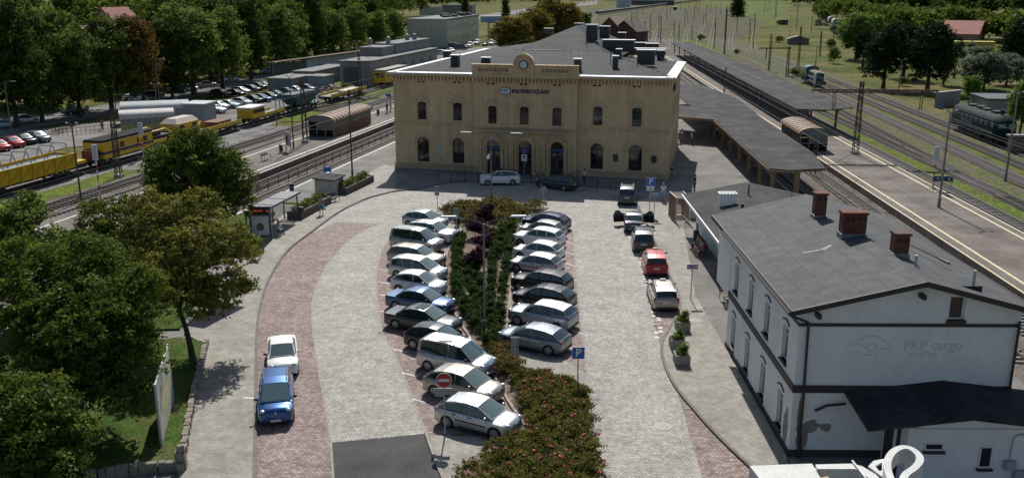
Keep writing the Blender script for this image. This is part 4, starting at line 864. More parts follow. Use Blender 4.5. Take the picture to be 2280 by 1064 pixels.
for x, y, wx, wy, h, m in ((2.4, 14.9, 1.35, .7, 1.05, 'w'), (6.1, 10.2, .7, .55, .8, 'w')):
    zb = z0+.1+min(x, W2-x)*.19-.1; g = MB(); g.b2(x-wx/2, x+wx/2, y-wy/2, y+wy/2, zb, zb+h); g.b2(x-wx/2-.06, x+wx/2+.06, y-wy/2-.06, y+wy/2+.06, zb+h, zb+h+.07); c = g.build('chimney', WHITE, RF2)
    g = MB()
    for k in range(int(wx/.26)): g.b2(x-wx/2+.07+k*.27, x-wx/2+.24+k*.27, y-.12, y+.12, zb+h+.06, zb+h+.16)
    g.build('chimney_pot', WHITE, c)
g = MB()
for x, y, h in ((3.2, 13.0, .5), (4.5, 16.5, 1.1), (6.3, 10.6, 2.0)): zb = z0+min(x, W2-x)*.19; g.tube((x, y, zb-.1), (x, y, zb+h), .12 if h < 1 else .06 if h < 1.5 else .025)
g.build('vent_pipe', DKSTEEL, RF2)
for y0 in (3.8, 8.2): 
    g = MB(); g.b2(1.06, 1.1, y0, y0+.9, 1.2, 2.3); f = g.build('window', PFR, LW); g = MB(); g.b2(1.05, 1.062, y0+.08, y0+.82, 1.28, 2.22); g.build('pane', GLASS, f)
for y0 in (-.6, 1.6): g = MB(); g.b2(1.06, 1.11, y0, y0+1.0, 0, 2.2); g.build('door', mat('pale_wood_door', (.3, .24, .17), .7), LW)
# ================================================================ canopies, shelters and platform things
CANO = mat('canopy_timber', (.22, .15, .075), .75, n=(2, .25))
BROWN = mat('canopy_post_brown', (.16, .085, .045), .7, n=(2, .25))
PFELT = blend_mat('canopy_felt', [(.046, .046, .047), (.066, .065, .064), (.096, .094, .091)], .35, fine=3, fam=.14, rough=.85)
# near canopy from the station side door along the trench
cn = thing('platform_canopy', 'grey felt platform canopy on brown posts joined to the station side', 'canopy')
zc = 3.25
a1 = at2(1510, 262, zc); a2 = at2(1589, 268, zc); a3 = at2(1712, 377, zc); a4 = at2(1760, 381, zc); a5 = at2(1838, 377, zc); a6 = at2(1710, 275, zc); a6b = at2(1809, 341, zc); a6c = at2(1644, 222, zc); a7 = at2(1559, 189, zc); a8 = at2(1502, 190, zc); a9 = at2(1508, 213, zc); a10 = at2(1544, 239, zc); a11 = at2(1508, 236, zc)
pol = [a1, a2, a3, a4, a5, a6b, a6, a6c, a7, a8, a9, a10, a11]
g = MB(); g.prism(pol, zc-.02, zc+.1, 0); g.build('canopy_roof', PFELT, cn)
g = MB()
for a, b in zip(pol, pol[1:]+pol[:1]): g.bar((*a, zc-.09), (*b, zc-.09), .12, .17)
g.build('canopy_edge', CANO, cn)
def lerp(a, b, t): return (a[0]+(b[0]-a[0])*t, a[1]+(b[1]-a[1])*t)
base = []
for i in range(9):
    t = .04+i*.15; q = lerp(a3, a2, t*1.15) if t*1.15 < 1 else lerp(a2, a8, t*1.15-1); base.append((q[0]+.9, q[1]+.2))
for q in base[:7]:
    g = MB(); g.box((q[0], q[1], 1.6), (.34, .34, 3.1)); g.bar((q[0], q[1], 2.3), (q[0]-.8, q[1], zc-.15), .16, .16); g.bar((q[0], q[1], 2.3), (q[0]+1.2, q[1]+.2, zc-.15), .16, .16); g.build('post', CANO, cn)
q = lerp(a4, a5, .25); g = MB(); g.box((q[0], q[1]+.5, 1.6), (.5, .34, 3.1)); g.build('post', CANO, cn)
g = MB(); g.path([(*lerp(a2, a6, .3), zc+.02), (*lerp(a3, a5, .2), zc+.11)], .03); g.build('roof_seam', DKSTEEL, cn)
# far island canopy
cf = thing('platform_canopy', 'long grey canopy with dark ridge over the right island platform', 'canopy'); zf = 3.55
b1 = at2(1776, 244, zf); b2_ = at2(1840, 245, zf); b3 = at2(1898, 241, zf); b4 = at2(1537, 94, zf); b5 = at2(1492, 94, zf)
g = MB(); mid0 = lerp(b1, b3, .5); mid1 = lerp(b5, b4, .45)
V = [(*b1, zf), (*b2_, zf), (*b3, zf), (*b4, zf), (*mid1, zf-.2), (*b5, zf), (*lerp(b1, b3, .5), zf-.25)]
top = [(*b1, zf+.1), (mid0[0], mid0[1]-.4, zf-.12), (*b3, zf+.1), (*b4, zf+.1), (*mid1, zf-.12), (*b5, zf+.1)]; bot = [(x, y, z-.14) for x, y, z in top]
g.add(top+bot, [(0, 1, 4, 5), (1, 2, 3, 4), (6, 7, 10, 11), (7, 8, 9, 10), (0, 1, 7, 6), (1, 2, 8, 7), (2, 3, 9, 8), (5, 0, 6, 11), (3, 4, 10, 9), (4, 5, 11, 10)]); g.build('canopy_roof', PFELT, cf)
g = MB(); g.bar((mid0[0], mid0[1]-.3, zf-.08), (mid1[0], mid1[1], zf-.08), .22, .05); g.build('valley_gutter', BLACK, cf)
g = MB(); g.bar((*b1, zf-.06), (*b5, zf-.06), .1, .26); g.bar((*b3, zf-.06), (*b4, zf-.06), .1, .26); g.bar((*b1, zf-.1), (mid0[0], mid0[1]-.4, zf-.3), .1, .2); g.build('canopy_edge', BROWN, cf)
for i in range(13):
    t = .01+i/12.6
    for A0, A1, off in ((b1, b5, 1.0), (b3, b4, -1.4)):
        q = lerp(A0, A1, t); g = MB(); x = q[0]+off; y = q[1]+1.0
        g.box((x, y, 1.7), (.3, .26, 3.4)); g.bar((x, y, 2.6), (x-off*.9, y, zf-.15), .12, .14); g.build('post', BROWN, cf)
for i in range(12):
    t = .06+i*.075; q = lerp(mid0, mid1, t); 
    if i % 3: continue
    g = MB(); g.box((q[0], q[1], 1.2), (.3, 3.2, 2.2), R(-3)); g.build('notice_wall', mat('platform_notice', (.1, .12, .13), .5), cf)
# brown arched waiting shelters on the island platforms
SHB = stone_mat('brown_tiles', (.17, .105, .07), (.1, .07, .05), (.3, .3), 0, .25, .2, offset=0, obj=True)
SHR = mat('rusty_arched_roof', (.2, .115, .07), .7, n=[(1, .3), (6, .2)])
def arched_shelter(loc, rz, L, W, label, ribs):
    t = thing('waiting_shelter', label, 'shelter', loc, rz, 'arched waiting shelters on the island platforms')
    h, r = 2.3, .8
    g = MB(); g.b2(-W/2, -W/2+.12, 0, L, 0, 1.25); g.b2(W/2-.12, W/2, 0, L, 0, 1.25); g.b2(-W/2, W/2, L-.1, L, 0, h); g.build('wall', SHB, t)
    for i in range(9):
        y = L*i/8
        for x in (-W/2+.06, W/2-.06): g = MB(); g.box((x, min(max(y, .05), L-.05), (1.25+h)/2), (.08, .08, h-1.25)); g.build('window_post', mat('blue_grey_frame', (.2, .24, .25), .5, .2), t)
    g = MB()
    for x in (-W/2+.06, -W/6, W/6, W/2-.06): g.box((x, .03, h/2), (.1, .08, h))
    g.b2(-W/2, W/2, -.02, .08, h-.12, h); g.b2(-W/2, W/2, -.02, .06, 1.0, 1.1); g.build('frame', mat('blue_grey_frame', (.2, .24, .25), .5, .2), t)
    g = MB(); g.b2(-W/2+.05, -W/2+.07, .1, L-.1, 1.25, h); g.b2(W/2-.07, W/2-.05, .1, L-.1, 1.25, h); g.b2(-W/6, W/2, .03, .04, 1.1, h); g.build('pane', mat('dusty_glass', (.12, .12, .1), .15, 0, .6), t)
    g = MB(); n = 12; prof = [(-(W/2+.25)*math.cos(math.pi*i/n), h+r*math.sin(math.pi*i/n)) for i in range(n+1)]
    g.loft([[(x, -.3, z) for x, z in prof]+[(x*.97, -.3, z-.08) for x, z in prof[::-1]], [(x, L+.2, z) for x, z in prof]+[(x*.97, L+.2, z-.08) for x, z in prof[::-1]]], closed=True)
    rf = g.build('roof', SHR, t, smooth=30)
    g = MB(); m = ribs
    for k in range(m+1):
        y = -.3+(L+.5)*k/m
        for i in range(n): g.bar((prof[i][0]*1.01, y, prof[i][1]+.02), (prof[i+1][0]*1.01, y, prof[i+1][1]+.02), .1, .06)
    g.build('roof_rib', mat('dark_roof_rib', (.08, .05, .035), .8), rf)
    g = MB(); g.add([(x*.97, -.05, z-.03) for x, z in prof], [tuple(range(n+1))]); g.build('gable', mat('grey_gable_sheet', (.16, .19, .2), .6), t)
    g = MB(); g.b2(-W/2+.2, W/2-.2, .6, L-.4, .42, .5); g.build('bench', mat('shelter_bench', (.12, .07, .04), .7), t)
sp = at(725, 305, 0); arched_shelter((u13(-56.4, sp.y), sp.y, 0), R(-13), 14.5, 3.9, 'brown tiled shelter with rusty arched roof on the left island platform', 12)
sp = at(1850, 338, 0); arched_shelter((41.9-2.2, sp.y+.4, 0), R(-3), 10.5, 3.6, 'brown tiled shelter with rusty arched roof under the right steel gantry', 8)
# ================================================================ cars
CGLASS = mat('car_glass', (.012, .03, .03), .04, 0, 1.0)
WGLASS = mat('windscreen_glass', (.085, .135, .135), .05, 0, 1.0)  # paler than the side glass: bright reflections put into the base colour
CBLACK = mat('car_black_plastic', (.016, .016, .017), .55)
TYRE = mat('tyre_rubber', (.018, .018, .018), .85)
RIM = mat('alloy_rim', (.42, .43, .44), .35, .8)
HEADL = mat('headlamp', (.5, .53, .55), .12, .35)
TAILL = mat('tail_lamp', (.28, .01, .012), .2)
PLATE = mat('number_plate', (.6, .6, .57), .5)
def paint(name, c, metal=.45, rough=.34): return mat('car_paint_'+name, c, rough, metal, .5, coat=.6)
SILVER = paint('silver', (.5, .515, .53), .75, .36); WHITEP = paint('white', (.72, .72, .71), 0, .4); LSILV = paint('light_silver', (.58, .585, .58), .6, .36); BEIGE = paint('beige', (.36, .33, .29), .6, .36)
GREY = paint('grey', (.14, .165, .19), .6, .34); BLACKP = paint('black', (.014, .015, .017), .3, .3); DGREY = paint('dark_grey', (.045, .055, .06), .5, .32); BLUE = paint('blue', (.02, .085, .24), .6, .32); MBLUE = paint('steel_blue', (.055, .105, .19), .65, .32)
NAVYP = paint('navy', (.016, .03, .085), .5, .3); RED = paint('red', (.34, .02, .02), .3, .34); GREENP = paint('dark_green', (.022, .05, .045), .5, .32); TEAL = paint('pale_teal', (.3, .42, .42), .5, .36); BROWNP = paint('dark_brown', (.05, .035, .03), .5, .34)
# greenhouse profile (x from rear 0 to front 1, z as share of height); belt, hood, tail heights
CT = {
 'hatch': dict(g=[(.025, .665), (.15, .9), (.29, .975), (.44, 1.0), (.57, .965), (.775, .645)], belt=.635, hood=.60, nose=.47, tail=.645),
 'sedan': dict(g=[(.165, .665), (.30, .92), (.38, .985), (.5, .995), (.585, .96), (.755, .65)], belt=.63, hood=.60, nose=.47, tail=.66),
 'wagon': dict(g=[(.015, .64), (.075, .91), (.2, .98), (.45, .995), (.57, .96), (.74, .645)], belt=.625, hood=.60, nose=.48, tail=.62),
 'suv': dict(g=[(.02, .665), (.1, .91), (.25, .98), (.45, 1.0), (.57, .965), (.735, .67)], belt=.65, hood=.63, nose=.5, tail=.655),
 'mpv': dict(g=[(.015, .62), (.065, .90), (.2, .98), (.45, 1.0), (.6, .955), (.82, .60)], belt=.59, hood=.57, nose=.44, tail=.6),
 'van': dict(g=[(.008, .6), (.03, .92), (.1, .985), (.45, 1.0), (.64, .965), (.82, .61)], belt=.59, hood=.57, nose=.44, tail=.58),
}
def interp(P, x):
    if x <= P[0][0]: return P[0][1]
    for (a, b), (c, d) in zip(P[:-1], P[1:]):
        if x <= c: return b+(d-b)*(x-a)/(c-a) if c > a else d
    return P[-1][1]
def car(label, typ, L, W, H, pm, loc, fwd, group=None, cat='car', detail=True, name='parked_car', roofm=None, rails=False, sunroof=False, taxi=False, open_doors=False, moulding=False, panes=3, antenna=True, rim='spoke'):
    T = CT[typ]; g0 = T['g']; root = thing(name, label, cat, loc, math.atan2(fwd[1], fwd[0]), group)
    X = lambda t: (t-.5)*L
    P = [(X(a), b*H) for a, b in g0]; hw = W/2; rw = .315; zc = .3; ra = .37
    xf, xr = X(.815), X(.185)
    zb = T['belt']*H
    topl = [(X(0), T['tail']*H*.9), (X(.012), T['tail']*H), (P[0][0], P[0][1]-.01), (X(.4), zb), (P[-1][0]-.1, P[-1][1]-.02), (P[-1][0]+.05, P[-1][1]-.035), (X(.9), T['hood']*H), (X(.965), T['hood']*H*.93), (X(.99), T['nose']*H*1.06), (X(1), T['nose']*H)]
    wid = [(X(0), .86), (X(.015), .93), (X(.07), .975), (X(.2), 1), (X(.8), 1), (X(.92), .955), (X(.97), .86), (X(.99), .76), (X(1), .66)]
    xs = set([X(t) for t in (0, .012, .03, .07, .3, .4, .5, .6, .7, .765, .9, .935, .965, .98, .99, 1)])
    for c in (xf, xr):
        for i in range(9): xs.add(c-ra*math.cos(math.pi*i/8))
        xs.add(c-ra-.004); xs.add(c+ra+.004)
    xs = sorted(xs); rings = []
    for x in xs:
        s = interp(wid, x)*hw; zt = interp(topl, x); bot = .2 if abs(x) < L*.46 else .2+.12*(abs(x)-L*.46)/(L*.04)
        for c in (xf, xr):
            if abs(x-c) < ra: bot = max(bot, zc+math.sqrt(ra*ra-(x-c)**2))
        front = x > P[-1][0]; ty = .84 if front else .92
        sh = zt-.05 if front else zt-.02
        zm = max(bot+.02, .47*H*.9)
        zm = min(zm, sh-.06); hi = max(bot+.01, min(zm, .36))
        half = [(0, bot+.03), (s*.72, bot), (s*.965, bot), (s*.99, hi), (s, zm), (s*.97, sh-.05), (s*ty, sh), (s*.5, zt+.005), (0, zt+.018)]
        rings.append([(x, y, z) for y, z in half]+[(x, -y, z) for y, z in half[-2:0:-1]])
    g = MB(); n = len(rings[0])
    g.loft(rings, 0, closed=True)
    for i, f in enumerate(g.f[:(len(rings)-1)*n]):
        j = i % n
        if j in (0, 1, n-1, n-2): g.m[i] = 1
    # greenhouse
    yb, yt = hw*.9, hw*.70
    zr = max(z for _, z in P)
    def yside(z, zb_): return yb+(yt-yb)*max(0, min(1, (z-zb_)/(zr-zb_)))
    zb0 = min(P[0][1], P[-1][1])
    gr = []
    for k, (x, z) in enumerate(P):
        y = yside(z, zb0)*(.93 if k in (0, len(P)-1) else .97 if k in (1, len(P)-2) else 1); bul = -.05 if k == 0 else .07 if k == len(P)-1 else 0
        gr.append([(x, y, z-(.012 if k not in (0, len(P)-1) else 0)), (x+bul*.7, y*.55, z+.012), (x+bul, 0, z+.018), (x+bul*.7, -y*.55, z+.012), (x, -y, z-(.012 if k not in (0, len(P)-1) else 0))])
    rm = 2 if roofm else 0
    o = len(g.v)
    for k in range(len(gr)-1):
        m = rm if 0 < k < len(gr)-2 else 0
        g.add(gr[k]+gr[k+1], [(j, j+1, 6+j, 5+j) for j in range(4)], m)
    for sgn in (0, 4): g.add([r[sgn] for r in gr], [tuple(range(len(gr)))], 0)
    body = g.build('body', [pm, CBLACK]+([roofm] if roofm else []), root, smooth=38)
    # glass, set just proud of the shell
    def quadglass(a, b, nm, k0, k1):
        q = MB(); A, B = gr[a], gr[b]; rows = []
        for t in (k0, k1):
            row = []
            for j in range(5):
                p = Vector(A[j])*(1-t)+Vector(B[j])*t; row.append(p)
            e = .93; row[0] = row[1]+(row[0]-row[1])*.86; row[4] = row[3]+(row[4]-row[3])*.86; rows.append(row)
        nrm = (rows[1][2]-rows[0][2]).cross(Vector((0, 1, 0))).normalized()
        if nrm.z < 0: nrm = -nrm
        q.add([v+nrm*.008 for r_ in rows for v in r_], [(j, j+1, 6+j, 5+j) for j in range(4)]); return q.build(nm, WGLASS if nm == 'windscreen' else CGLASS, body, smooth=30)
    quadglass(len(gr)-1, len(gr)-2, 'windscreen', .06, .96); quadglass(0, 1, 'rear_window', .14, .94)
    def top(x): return interp(P, x)-.075
    x0, x1 = P[0][0]+.12, P[-1][0]-.05
    while top(x0) < zb+.12 or (typ in ('van', 'wagon', 'mpv') and x0 < P[0][0]+.25): x0 += .02
    while top(x1) < zb+.05: x1 -= .02
    xb = X(.47); cuts = [x0, xb] if panes == 2 else [x0, X(.27), xb]
    segs = [(cuts[i], (cuts[i+1] if i+1 < len(cuts) else x1)) for i in range(len(cuts))]
    for sgn in (1, -1):
        for a, b in segs:
            a2, b2 = a+(.035 if a != x0 else 0), b-(.035 if b != x1 else 0); q = MB(); up = []; dn = []
            for i in range(7):
                x = a2+(b2-a2)*i/6; rise = .07*max(0, (xb-x))/L*2; zl = zb+.035+rise; zt_ = max(top(x)-rise*.3, zl+.03)
                up.append((x, sgn*(yside(zt_, zb0)*.985+.012), zt_)); dn.append((x, sgn*(yside(zl, zb0)*.985+.016), zl))
            q.add(dn+up, [(i, i+1, 8+i, 7+i) for i in range(6)]); q.build('side_window', CGLASS, body)
    # wheels
    for x in (xf, xr):
        for sgn in (1, -1):
            q = MB(); q.wheel((x, sgn*(hw-.115), rw), rw, sgn*.11, [(.3, -.9), (.9, -1), (1, -.7), (1, .75), (.93, 1), (.68, 1.02)], 22); wo = q.build('wheel', TYRE, root, smooth=40)
            q = MB(); q.wheel((x, sgn*(hw-.115), rw), rw, sgn*.11, [(.68, 1.03), (.62, .92), (.0, .86)], 22, 1)
            if detail:
                for k in range(5 if rim == 'spoke' else 9):
                    a = 2*math.pi*k/(5 if rim == 'spoke' else 9)+.3; q.bar((x, sgn*(hw-.01), rw), (x+rw*.66*math.cos(a), sgn*(hw-.008), rw+rw*.66*math.sin(a)), .085 if rim == 'spoke' else .05, .03, 0, up=(0, 1, 0))
                q.wheel((x, sgn*(hw-.115), rw), rw, sgn*.11, [(.69, 1.03), (.6, 1.04), (.58, .95)], 22, 0)
            q.build('rim', [RIM, CBLACK if detail else RIM], wo)
    # lamps, grille, plates, mirrors
    zn = T['nose']*H
    for sgn in (1, -1):
        q = MB(); q.ball((X(.958), sgn*hw*.70, zn+.07), (.17, hw*.155, .085), 10, 6); q.build('headlight', HEADL, root, smooth=60)
        q = MB(); zt_ = T['tail']*H-.07
        if typ in ('van', 'mpv', 'wagon'): q.ball((X(.016), sgn*hw*.84, zt_-.08), (.07, .1, .24), 10, 6)
        else: q.ball((X(.025), sgn*hw*.77, zt_-.03), (.13, hw*.17, .1), 10, 6)
        q.build('tail_light', TAILL, root, smooth=60)
        q = MB(); xm = P[-1][0]-.28; q.ball((xm, sgn*(hw+.07), zb+.1), (.07, .11, .075), 10, 6); q.tube((xm, sgn*(hw-.1), zb+.04), (xm, sgn*(hw+.03), zb+.08), .03, n=5); q.build('mirror', pm if rnd.random() < .6 else CBLACK, root, smooth=60)
    if detail:
        q = MB(); q.box((X(.993), 0, zn-.09), (.05, hw*1.05, .1)); q.box((X(.985), 0, .29), (.1, hw*1.25, .12)); q.build('grille', CBLACK, root)
        q = MB(); q.box((X(1)+.022, 0, zn-.1), (.012, hw*.9, .014)); q.ball((X(1)+.02, 0, zn+.0), (.02, .06, .05), 8, 5); q.build('chrome_trim', RIM, root)
        q = MB(); q.box((X(0)+.02, 0, .3), (.1, hw*1.6, .13)); q.build('rear_bumper', CBLACK, root)
        q = MB(); q.box((X(1)+.035, 0, .36), (.015, .5, .11)); q.build('number_plate', PLATE, root)
        q = MB(); q.box((X(0)-.012, 0, T['tail']*H*.72), (.015, .5, .11)); q.build('number_plate', PLATE, root)
        q = MB()
        for sgn in (1, -1):
            for xx in (xb-.02, X(.27), P[-1][0]-.25): q.box((xx, sgn*(hw*.985), zb-.26), (.012, .02, .5), 0)
        q.build('door_seam', CBLACK, body)
        for sgn in (1, -1): q = MB(); q.box((X(.53), sgn*(hw*.99), .235), (L*.38, .03, .1)); q.build('sill_trim', CBLACK, body)
        q = MB()
        for sgn in (1, -1):
            for xx in (xb+.12, X(.29)): q.box((xx, sgn*(hw*.985+.005), zb-.09), (.17, .035, .03))
        q.build('door_handle', CBLACK if moulding else pm, body)
        q = MB(); q.bar((P[-1][0]-.05, .15, P[-1][1]+.03), (P[-1][0]-.22, .62*hw, P[-1][1]+.12), .02, .015); q.bar((P[-1][0]-.05, -.45*hw, P[-1][1]+.03), (P[-1][0]-.2, .1*hw, P[-1][1]+.12), .02, .015); q.build('wiper', CBLACK, body)
    if moulding:
        q = MB()
        for sgn in (1, -1): q.box((X(.5), sgn*(hw+.004), zb*.62), (L*.4, .025, .06))
        q.build('side_moulding', CBLACK, root)
    if rails:
        q = MB()
        for sgn in (1, -1):
            y = sgn*yt*.92; q.path([(X(.14), y, zr*.965), (X(.18), y, zr+.05), (X(.52), y, zr+.05), (X(.57), y, zr*.97)], .025)
        q.build('roof_rail', RIM if rails == 1 else CBLACK, body)
    if sunroof:
        q = MB(); q.box((X(.49), 0, zr+.021), (.62, yt*1.35, .012)); q.build('sunroof', CGLASS, body)
    if antenna:
        q = MB(); q.tube((X(.2), 0, zr*.98), (X(.16), 0, zr+.16), .012, n=5); q.build('antenna', CBLACK, body)
    if taxi:
        q = MB(); q.box((X(.5), 0, zr+.07), (.14, .4, .11), 0, 0, .85); q.build('taxi_sign', WHITE, body)
    if open_doors:
        for sgn in (1, -1):
            h = Vector((P[-1][0]-.22, sgn*hw*.97, 0)); a = R(68); d = Vector((-math.cos(a), sgn*math.sin(a), 0)); q = MB()
            pts = [(0, .28), (1.0, .28), (1.05, zb), (.85, zr-.08), (.55, zr-.06), (.05, zb+.02)]; n_ = Vector((-d.y, d.x, 0))*.03
            V = [h+d*u+Vector((0, 0, z)) for u, z in pts]; q.add([v+n_ for v in V]+[v-n_ for v in V], [tuple(range(6)), tuple(range(11, 5, -1))]+[(i, (i+1) % 6, 6+(i+1) % 6, 6+i) for i in range(6)])
            dd = q.build('open_door', CBLACK, root); q = MB(); pw = [(.14, zb+.04), (.98, zb+.04), (.8, zr-.14), (.56, zr-.12)]; V = [h+d*u+Vector((0, 0, z)) for u, z in pw]
            q.add([v+n_*1.15 for v in V]+[v-n_*1.15 for v in V], [(0, 1, 2, 3), (7, 6, 5, 4)]); q.build('door_window', WGLASS, dd)
    return root
def carpx(label, typ, L, W, H, pm, rear, front, z=.012, **k):
    """rear and front are pixels of the ground under the middle of the two bumpers"""
    a, b = at(*rear, z), at(*front, z); d = (b-a).normalized(); c = (a+b)/2
    return car(label, typ, L, W, H, pm, (c.x, c.y, z), d, **k)
def cardir(label, typ, L, W, H, pm, px, head, z=.012, **k):
    c = at(*px, z); d = Vector((math.sin(R(head)), math.cos(R(head)), 0))
    return car(label, typ, L, W, H, pm, (c.x, c.y, z), d, **k)
GL = 'cars nose-in on the left of the island'; GR = 'cars nose-in on the right of the island'; GT = 'cars waiting on the taxi rank'
# left row: noses point right and towards the viewer
LROW = [
 ('pale blue-silver hatchback at the far end of the left row', 'hatch', 4.05, 1.74, 1.5, paint('icy', (.42, .5, .53), .6), (948, 505), 116, dict()),
 ('white crossover second from the far end of the left row', 'suv', 4.5, 1.83, 1.62, LSILV, (964, 534), 116, dict(rails=2)),
 ('grey van with long dark rear window in the left row', 'van', 4.4, 1.82, 1.84, paint('mid_grey', (.33, .34, .35), .6), (930, 556), 115, dict(panes=2, rails=2)),
 ('beige-grey estate with tall red tail lamp in the left row', 'wagon', 4.5, 1.77, 1.5, BEIGE, (929, 588), 114, dict()),
 ('silver family van between beige estate and small white hatchback', 'mpv', 4.3, 1.75, 1.6, LSILV, (932, 618), 113, dict()),
 ('small white hatchback just above the blue saloon', 'hatch', 3.85, 1.7, 1.5, WHITEP, (934, 650), 112, dict(panes=2)),
 ('blue saloon in the left row', 'sedan', 4.6, 1.78, 1.45, MBLUE, (938, 688), 113, dict(panes=2)),
 ('dark grey saloon with bright sunlit bonnet and sunroof', 'sedan', 4.85, 1.86, 1.44, DGREY, (944, 730), 114, dict(sunroof=True, panes=2, rim='fine')),
 ('small black three-door hatchback between dark saloon and silver van', 'hatch', 3.95, 1.68, 1.48, BLACKP, (976, 776), 118, dict(panes=2)),
 ('silver van with roof bars and glass roof panels', 'van', 4.38, 1.81, 1.8, SILVER, (1018, 824), 118, dict(rails=1, panes=2)),
 ('silver-grey hatchback behind the no-entry sign', 'hatch', 4.2, 1.78, 1.48, BEIGE, (1034, 880), 118, dict(panes=2)),
 ('silver hatchback nearest the viewer with black side moulding', 'hatch', 4.17, 1.7, 1.46, SILVER, (1066, 950), 118, dict(moulding=True, rim='fine', panes=2)),
]
for lb, ty, L_, W_, H_, pm, px, hd, kw in LROW: cardir(lb, ty, L_, W_, H_, pm, px, hd, group=GL, **kw)
RROW = [
 ('dark blue hatchback at the far end of the right row', 'hatch', 4.25, 1.75, 1.46, NAVYP, (1216, 508), -63, dict(panes=2)),
 ('grey hatchback beside the dark blue one in the right row', 'hatch', 4.0, 1.7, 1.45, paint('ash', (.3, .31, .32), .6), (1208, 526), -64, dict()),
 ('white crossover in the right row', 'suv', 4.2, 1.8, 1.55, WHITEP, (1200, 546), -65, dict()),
 ('small rounded white hatchback in the right row', 'hatch', 3.95, 1.72, 1.48, WHITEP, (1199, 576), -65, dict(panes=2)),
 ('silver three-door hatchback above the black crossover', 'hatch', 4.0, 1.71, 1.45, SILVER, (1194, 604), -65, dict(panes=2, moulding=True)),
 ('black crossover with pale reflecting roof in the right row', 'suv', 4.3, 1.82, 1.55, BLACKP, (1206, 646), -64, dict()),
 ('black hatchback with red rear lamps in the right row', 'hatch', 4.2, 1.77, 1.48, BLACKP, (1211, 680), -64, dict(panes=2)),
 ('blue-grey coupe-like crossover with sloping tail and white roof', 'suv', 4.36, 1.8, 1.55, paint('ice_grey', (.3, .35, .39), .6), (1208, 722), -62, dict(roofm=WHITEP)),
 ('grey three-door hatchback at the near end of the right row', 'hatch', 4.29, 1.75, 1.43, paint('slate', (.2, .235, .27), .6), (1189, 772), -62, dict(panes=2)),
]
for lb, ty, L_, W_, H_, pm, px, hd, kw in RROW: cardir(lb, ty, L_, W_, H_, pm, px, hd, group=GR, **kw)
carpx('dark grey off-roader with glass roof in the shadow edge of the taxi rank', 'suv', 4.6, 1.85, 1.74, DGREY, (1394, 464), (1399, 432), sunroof=True, rails=1, group=GT)
carpx('dark blue saloon standing with both front doors open', 'sedan', 4.5, 1.76, 1.44, paint('midnight', (.02, .035, .06), .4), (1411, 524), (1410, 489), open_doors=True, taxi=True, group=GT)
carpx('charcoal people carrier behind the saloon with open doors', 'mpv', 4.3, 1.8, 1.68, DGREY, (1434, 571), (1427, 527), rails=2, taxi=True, group=GT)
carpx('red hatchback on the taxi rank', 'mpv', 4.2, 1.78, 1.58, RED, (1463, 623), (1451, 578), taxi=True, group=GT)
carpx('beige estate taxi with white roof sign', 'wagon', 4.55, 1.77, 1.5, BEIGE, (1484, 697), (1464, 646), taxi=True, rails=2, group=GT)
carpx('white crossover parked in the station shadow with black roof', 'suv', 4.38, 1.82, 1.6, WHITEP, (1154, 409), (1072, 410), roofm=CGLASS, panes=2)
carpx('dark green estate parked in the station shadow', 'wagon', 4.65, 1.8, 1.5, GREENP, (1281, 425), (1199, 413), rails=2, rim='fine')
carpx('white saloon waiting on the pink lane behind the blue car', 'sedan', 4.3, 1.7, 1.47, WHITEP, (629, 778), (632, 846), panes=2)
carpx('bright blue people carrier waiting on the pink lane', 'mpv', 4.32, 1.75, 1.65, BLUE, (619, 856), (615, 966), rails=2)
# ---- smaller cars in the car park, the street and the yards (less detail)
def far(label, typ, pm, px, head, z=LZ+.02, **k):
    D = dict(hatch=(4.1, 1.74, 1.47), sedan=(4.6, 1.78, 1.45), wagon=(4.6, 1.78, 1.5), suv=(4.5, 1.83, 1.66), mpv=(4.3, 1.78, 1.62), van=(5.2, 1.95, 2.1))[typ]
    return cardir(label, typ, *D, pm, px, head, z, detail=False, antenna=False, panes=2, **k)
GC = 'cars in the car park beside the left tracks'; GS = 'cars along the left street'; GY = 'vehicles in the yard behind the station'
far('red hatchback at the left picture edge', 'hatch', RED, (28, 327), 118, group=GC); far('black saloon beside the red hatchback at left', 'sedan', BLACKP, (52, 320), 118, group=GC)
far('dark silver estate third from the left picture edge', 'wagon', GREY, (84, 315), 118, group=GC); far('second red car cut by the left picture edge', 'hatch', RED, (-4, 335), 118, group=GC)
far('pale teal hatchback parked on the street at the far left', 'hatch', TEAL, (8, 285), 45, group=GS); far('silver hatchback parked on the street beside the left lamp', 'hatch', SILVER, (57, 274), 40, group=GS)
far('black saloon driving past the street tree', 'sedan', BLACKP, (168, 254), 30, group=GS); far('white van beside the blue sign on the street', 'suv', WHITEP, (300, 226), 30, group=GS)
for i, (x, y, ty, pm, lb) in enumerate([(352, 237, 'hatch', DGREY, 'dark car right of the greenhouse roof'), (384, 235, 'sedan', BLACKP, 'black saloon near the greenhouse roof'), (395, 206, 'hatch', GREENP, 'dark green car on the street kerb'), (418, 203, 'wagon', TEAL, 'pale car behind the big street tree'), (460, 194, 'sedan', BEIGE, 'beige saloon between two street trees'),
    (340, 218, 'wagon', BLACKP, 'black estate under the brown tree'), (512, 183, 'suv', LSILV, 'silver car on the street past the big tree'), (596, 164, 'hatch', SILVER, 'pale car under the far street trees')]): far(lb, ty, pm, (x, y), 45 if i > 1 else 100, group=GS)
